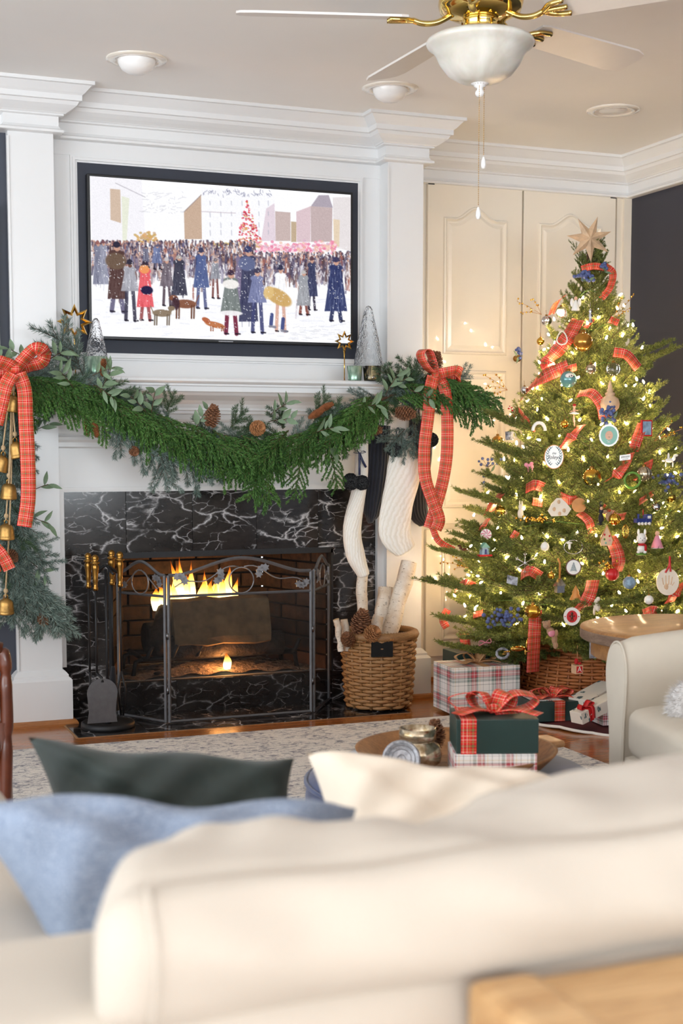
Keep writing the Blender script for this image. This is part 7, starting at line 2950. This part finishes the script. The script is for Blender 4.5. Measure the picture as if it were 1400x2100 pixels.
# ------------------------------------------------------------------ carved wooden chair at the left edge
wc0 = atd(-6, 1500, 3.35)
wc = thing('carved_chair', 'dark carved mahogany chair at the left edge', 'chair', (wc0.x - .2, wc0.y, 0))
px = [(10, 1332), (16, 1345), (19, 1370), (20, 1420), (22, 1480), (21, 1540), (20, 1600), (18, 1660)]
pts = [atd(x - 8, y2, 3.35) for x, y2 in px]
MB().tube(smooth_path(pts, 4), [.012, .014, .016, .016, .016, .016, .016, .016, .016] * 3 + [.016] * 2, 10).build('stile', M['mahogany'], wc)
pts2 = [p + Vector((-.42, 0, 0)) for p in pts]
MB().tube(smooth_path(pts2, 4), .016, 10).build('stile', M['mahogany'], wc)
top = pts[0]
MB().tube(smooth_path([pts[0], pts[0] + Vector((-.1, 0, .03)), pts[0] + Vector((-.21, 0, .05)), pts[0] + Vector((-.32, 0, .03)), pts2[0]], 5), .018, 10).build('top_rail', M['mahogany'], wc)
MB().tube(smooth_path([pts[1] + Vector((-.03, 0, -.01)), pts[3] + Vector((-.035, -.004, 0)), pts[5] + Vector((-.03, -.004, -.02))], 5), [.006 + .010 * abs(math.sin(i * .9)) for i in range(11)], 8).build('carving', M['orange_wood'], wc)
zb_ = pts[-1].z
m = MB().box(pts2[0].x + .02, pts[0].x - .045, wc0.y - .005, wc0.y + .02, zb_ + .06, pts[0].z - .02, b=.006)
m.build('back_panel', M['mahogany'], wc)
m = MB().box(pts2[0].x - .02, pts[-1].x - .01, wc0.y + .01, wc0.y + .44, .40, .46, b=.02)
m.build('seat', M['chair_fabric'], wc)
for (x, yy) in ((pts2[0].x, wc0.y + .42), (pts[-1].x - .04, wc0.y + .42), (pts2[0].x, wc0.y), (pts[-1].x, wc0.y)):
    MB().tube([(x, yy, .40), (x + .005, yy, .2), (x, yy, .012)], [.022, .018, .014], 10).build('leg', M['mahogany'], wc)

# ------------------------------------------------------------------ near sofa seen from behind
sf = thing('sofa', 'cream slipcovered sofa in the foreground seen from behind', 'sofa', (.35, 1.0, 0))
SBY = .702          # outside face of the back
m = MB()
puffy(m, -.30, 1.75, SBY - .004, SBY + .17, .06, .757, .05, 22, p=12)
m.build('back_frame', M['slipcover'], sf)
m = MB()
puffy(m, -.35, .238, SBY + .10, SBY + 1.05, .06, .690, .05, 20, p=9)
m.build('arm', M['slipcover'], sf)
m = MB().box(.19, 1.75, SBY + .15, SBY + .90, .06, .30, b=.02)
m.build('seat_base', M['slipcover'], sf)
m = MB()
puffy(m, .20, 1.74, SBY + .18, SBY + .93, .29, .45, .05, 16, p=8, puff=.02)
m.build('seat_cushion', M['slipcover'], sf)


def lut(tab, x):
    for (x0, y0), (x1, y1) in zip(tab, tab[1:]):
        if x <= x1:
            t = max(0, (x - x0) / (x1 - x0))
            t = t * t * (3 - 2 * t)
            return y0 + (y1 - y0) * t
    return tab[-1][1]


def sofa_cushion():
    """large loose back cushion: boxed edge with welt, slumped top"""
    m = MB()
    x0, x1 = .136, 1.50
    nx = 110
    ZF = [(.13, .795), (.184, .801), (.222, .808), (.272, .808), (.35, .802), (.398, .792), (.43, .798), (.464, .812), (.546, .822), (.633, .826), (1.5, .828)]
    rows = []

    def sect(x, end):
        zt = .826 - .030 * end + .0015 * math.sin(x * 37)
        T = .168 * (1 - .35 * end)
        y0 = SBY + .004 + .03 * end
        zf = lut(ZF, x) - .02 * end
        fold = math.exp(-((x - .405) / .035) ** 2)
        pts = []
        bul = .022 * (1 - end)
        for i in range(12):          # back face (towards the camera), bottom to welt
            t = i / 11
            wv = .0022 * math.sin(x * 70 + t * 4) * math.sin(PI * t) + .0016 * math.sin(x * 29 + t * 9)
            pts.append((x, y0 - bul * math.sin(PI * t) ** .7 + wv * (1 - end), .752 + (zt - .752) * t))
        pts.append((x, y0 + .007, zt - .003))
        for i in range(1, 12):       # top panel
            t = i / 11
            wv = .0025 * math.sin(x * 41 + t * 5) * math.sin(PI * t) + .0018 * math.sin(x * 90 - t * 7) * math.sin(PI * t)
            pts.append((x, y0 + T * t, zt + (zf - zt) * t + .012 * math.sin(PI * t) * (1 - .5 * fold) + wv * (1 - end)))
        pts.append((x, y0 + T + .003, zf - .002))
        for i in range(1, 10):       # front face
            t = i / 9
            pts.append((x, y0 + T + .05 * math.sin(PI * t * .8) * (1 - end) + .01, zf - .004 + (.46 - zf) * t))
        k = max(0, 1 - (x - x0) / .16) ** 1.5
        return [(p[0] + .062 * k * min(1.2, max(0, (p[1] - SBY) / .17)), p[1], p[2]) for p in pts]
    for i in range(nx + 1):
        t = i / nx
        x = x0 + (x1 - x0) * t ** 1.8
        e = max(0, 1 - (x - x0) / .030)
        rows.append(sect(x, min(1, 1 - math.sqrt(max(0, 1 - e * e)))))
    n = len(rows[0])
    vs = [p for r_ in rows for p in r_]
    fs = []
    for i in range(nx):
        for j in range(n):
            k = (j + 1) % n
            fs.append((i * n + j, i * n + k, (i + 1) * n + k, (i + 1) * n + j))
    fs.append(list(range(n)))
    m.add(vs, fs, smooth=True)
    cu = m.build('back_cushion', M['slipcover'], sf)
    for idx in (12, 24):
        w = [Vector(r_[idx]) + Vector((0, .003 if idx == 12 else .0, .0)) for r_ in rows[14:]]
        MB().tube(w, .0022, 6).build('welt', M['slipcover'], cu)
    MB().tube([Vector(p) + Vector((0, -.001, 0)) for p in rows[14][0:13]], .0022, 6).build('welt', M['slipcover'], cu)
    return cu


sofa_cushion()


def pillow(name, label, mat, corners, thick, seed, n=26, wr=.006):
    """soft pillow: corners given as 4 world points (bl, br, tr, tl)"""
    bl_, br_, tr_, tl_ = [Vector(c) for c in corners]
    cen = (bl_ + br_ + tr_ + tl_) / 4
    o = thing(name, label, 'pillow', (cen.x, cen.y, min(c.z for c in (bl_, br_))))
    nrm = (br_ - bl_).cross(tl_ - bl_).normalized()
    rs = random.Random(seed)
    ph = [rs.random() * 6 for _ in range(8)]
    m = MB()
    for sg in (1, -1):
        def fn(u, v, sg=sg):
            a, b = 2 * u - 1, 2 * v - 1
            pin = .07
            uu_ = u + pin * (1 - b * b) * -a * .5 * abs(a)
            vv_ = v + pin * (1 - a * a) * -b * .5 * abs(b)
            p = bl_.lerp(br_, uu_).lerp(tl_.lerp(tr_, uu_), vv_)
            h = thick / 2 * ((1 - a ** 4) * (1 - b ** 4)) ** .55
            ed = 1 - max(abs(a), abs(b)) ** 6
            w = wr * ed * (math.sin(a * 5 + ph[0] + b * 2) * math.sin(b * 4 + ph[1]) + .6 * math.sin((a + b) * 8 + ph[2]) + .5 * math.sin((a - .6 * b) * 13 + ph[3]))
            w2 = wr * .5 * math.sin(a * 6 + ph[4])
            return p + nrm * sg * (h + w) + Vector((0, 0, w2 * v))
        m.grid(fn, n, n)
    bd = m.build('cover', mat, o)
    seam = []
    return o


pillow('blue_pillow', 'large pale blue linen pillow leaning behind the sofa cushion', M['blue_linen'], [atd(165, 2070, 1.05), atd(760, 1960, 1.08), atd(730, 1655, 1.16), atd(-95, 1632, 1.12)], .13, 3, 34, .008)
pillow('green_pillow', 'dark green velvet lumbar pillow', M['green_velvet'], [atd(140, 1800, 1.72), atd(610, 1790, 1.74), atd(603, 1556, 1.78), atd(58, 1516, 1.76)], .10, 8, 34, .007)
pillow('cream_pillow', 'cream linen pillow behind the sofa cushion', M['cream_linen'], [atd(690, 1860, 1.50), atd(1260, 1850, 1.52), atd(1215, 1610, 1.60), atd(628, 1545, 1.60)], .13, 12, 34, .007)

# ------------------------------------------------------------------ console table behind the sofa
ct = thing('console_table', 'pale wood console table at the bottom right corner', 'console table', (.95, .5, 0))
CZT = .755
MB().box(.396, 1.75, .30, .690, CZT - .030, CZT - .003, b=.004).build('top', M['console_wood'], ct)
MB().box(.352, .3975, .28, .694, CZT - .036, CZT + .001, b=.009).build('end_cap', M['console_wood'], ct)
MB().box(.375, 1.75, .33, .67, CZT - .12, CZT - .030, b=.003).build('apron', M['console_wood'], ct)
for x in (.370, 1.70):
    for yy in (.33, .63):
        MB().box(x, x + .04, yy, yy + .04, .012, CZT - .03, b=.003).build('leg', M['console_wood'], ct)

# ------------------------------------------------------------------ ceiling fan
FC = Vector((1.815, 3.525, 2.05))
FZ = -.026
cf = thing('ceiling_fan', 'brass ceiling fan with white blades and bowl light', 'ceiling fan', FC)
zb = 2.075
sc = 1.0
rim = .150
MB().lathe((FC.x, FC.y, 2.10 + FZ), [(.0, -.012), (.030, -.012), (.060, -.004), (.090, .014), (.112, .042), (.124, .068), (.134, .080), (.146, .088), (.150, .096), (.146, .104), (.130, .112), (.100, .118), (.055, .120), (.0, .120)], 56).build('bowl_shade', M['alabaster_glass'], cf)
MB().lathe((FC.x, FC.y, 2.052 + FZ), [(0, 0), (.008, .001), (.013, .008), (.013, .014), (.008, .019), (.008, .024), (.016, .028), (.016, .032), (.030, .038), (.037, .046), (.037, .050), (.0, .050)], 28, flute=0).build('finial', M['white_plastic'], cf)
m = MB()
for i in range(16):
    a = 2 * PI * i / 16
    m.tube([(FC.x + .018 * math.cos(a), FC.y + .018 * math.sin(a), 2.086 + FZ), (FC.x + .034 * math.cos(a), FC.y + .034 * math.sin(a), 2.098 + FZ)], .002, 5)
m.build('finial_flutes', M['white_plastic'], cf)
MB().lathe((FC.x, FC.y, 2.21 + FZ), [(.050, .0), (.052, .005), (.048, .012), (.048, .040), (.052, .046), (.046, .055)], 40).build('light_collar', M['polished_brass'], cf)
m = MB()
for i in range(8):
    a = 2 * PI * i / 8 + .2
    m.tube([(FC.x + .049 * math.cos(a), FC.y + .049 * math.sin(a), 2.212 + FZ), (FC.x + .049 * math.cos(a), FC.y + .049 * math.sin(a), 2.255 + FZ)], .004, 6)
m.build('collar_ribs', M['polished_brass'], cf)
MB().tube([(FC.x - .060, FC.y - .02, 2.215 + FZ), (FC.x - .072, FC.y - .025, 2.215 + FZ)], .006, 8).build('set_screw', M['iron'], cf)
MB().lathe((FC.x, FC.y, 2.262 + FZ), [(.045, 0), (.085, .006), (.112, .020), (.118, .040), (.112, .075), (.085, .095), (.06, .100), (.06, .153), (0, .153)], 48, flute=40, fd=.012).build('motor_housing', M['polished_brass'], cf)
for i in range(5):
    a = R(19 + 72 * i)
    d = Vector((math.cos(a), math.sin(a), 0))
    s_ = Vector((-d.y, d.x, 0))
    tilt = Vector((0, 0, 1)) * -.22
    zbld = 2.262 + FZ
    b0 = Vector((FC.x, FC.y, zbld))
    sv = (s_ + tilt).normalized()
    nv = d.cross(sv)
    w = .066
    outl = [(.205, -.048), (.225, -.056), (.62, -w), (.660, -w + .012), (.672, -w + .035), (.672, w - .035), (.660, w - .012), (.62, w), (.225, .056), (.205, .048)]
    bl_ = MB().prism(outl, b0 - nv * .003, d, sv, nv * .006).build('blade', M['fan_white'], cf)
    pts = [b0 + d * .075 + Vector((0, 0, .012)), b0 + d * .12 + Vector((0, 0, -.012)), b0 + d * .16 + Vector((0, 0, -.016)), b0 + d * .19 + Vector((0, 0, -.008))]
    m = MB().tube(smooth_path(pts, 5), .010, 10, flat=.8)
    for sg in (-1, 0, 1):
        p2 = [b0 + d * .185 + Vector((0, 0, -.009)), b0 + d * .215 + sv * sg * .026 + nv * -.008, b0 + d * .255 + sv * sg * .034 + nv * -.008]
        m.tube(smooth_path(p2, 5), [.008] * 5 + [.0075] * 3 + [.006] * 4 if False else .0075, 8)
    m.build('blade_iron', M['polished_brass'], cf)
for dx_, dy_, zt, nm in ((.008, -.01, 1.862, 'a'), (-.012, -.02, 1.722, 'b')):
    x, yy = FC.x + dx_, FC.y + dy_
    m = MB()
    nbd = int((2.05 - zt) / .0050)
    for i in range(nbd):
        m.sphere((x, yy, 2.05 - i * .0050), .0016, 6, 4)
    m.build('pull_chain', M['brass'], cf)
    MB().lathe((x, yy, zt - .032), [(0, 0), (.005, .001), (.0072, .010), (.006, .022), (.003, .032), (0, .034)], 14).build('chain_pull', M['white_plastic'], cf)

# ------------------------------------------------------------------ recessed ceiling lights
for (px, py, kind, lab) in ((280, 121, 1, 'recessed ceiling light with bulb showing, left above the television'), (800, 181, 1, 'recessed ceiling light half hidden behind a fan blade'), (1257, 226, 0, 'recessed ceiling light above the Christmas tree')):
    p = atz(px, py, CZ)
    o = thing('recessed_light', lab, 'ceiling light', tuple(p), group='recessed ceiling lights')
    MB().lathe(p, [(.105, .0005), (.104, -.005), (.078, -.008), (.072, -.004), (.070, .002)], 40).build('trim_ring', M['cabinet_ivory'], o)
    MB().lathe(p, [(.072, -.004), (.060, -.0015), (0, -.0012)], 32).build('reflector', M['fan_white'], o)
    if kind:
        MB().lathe(p, [(0, -.050), (.03, -.048), (.052, -.036), (.064, -.016), (.066, -.002)], 32).build('bulb', M['white_plastic'], o)
    else:
        MB().lathe(p, [(0, -.006), (.05, -.004), (.056, -.0018)], 24).build('bulb', M['white_plastic'], o)
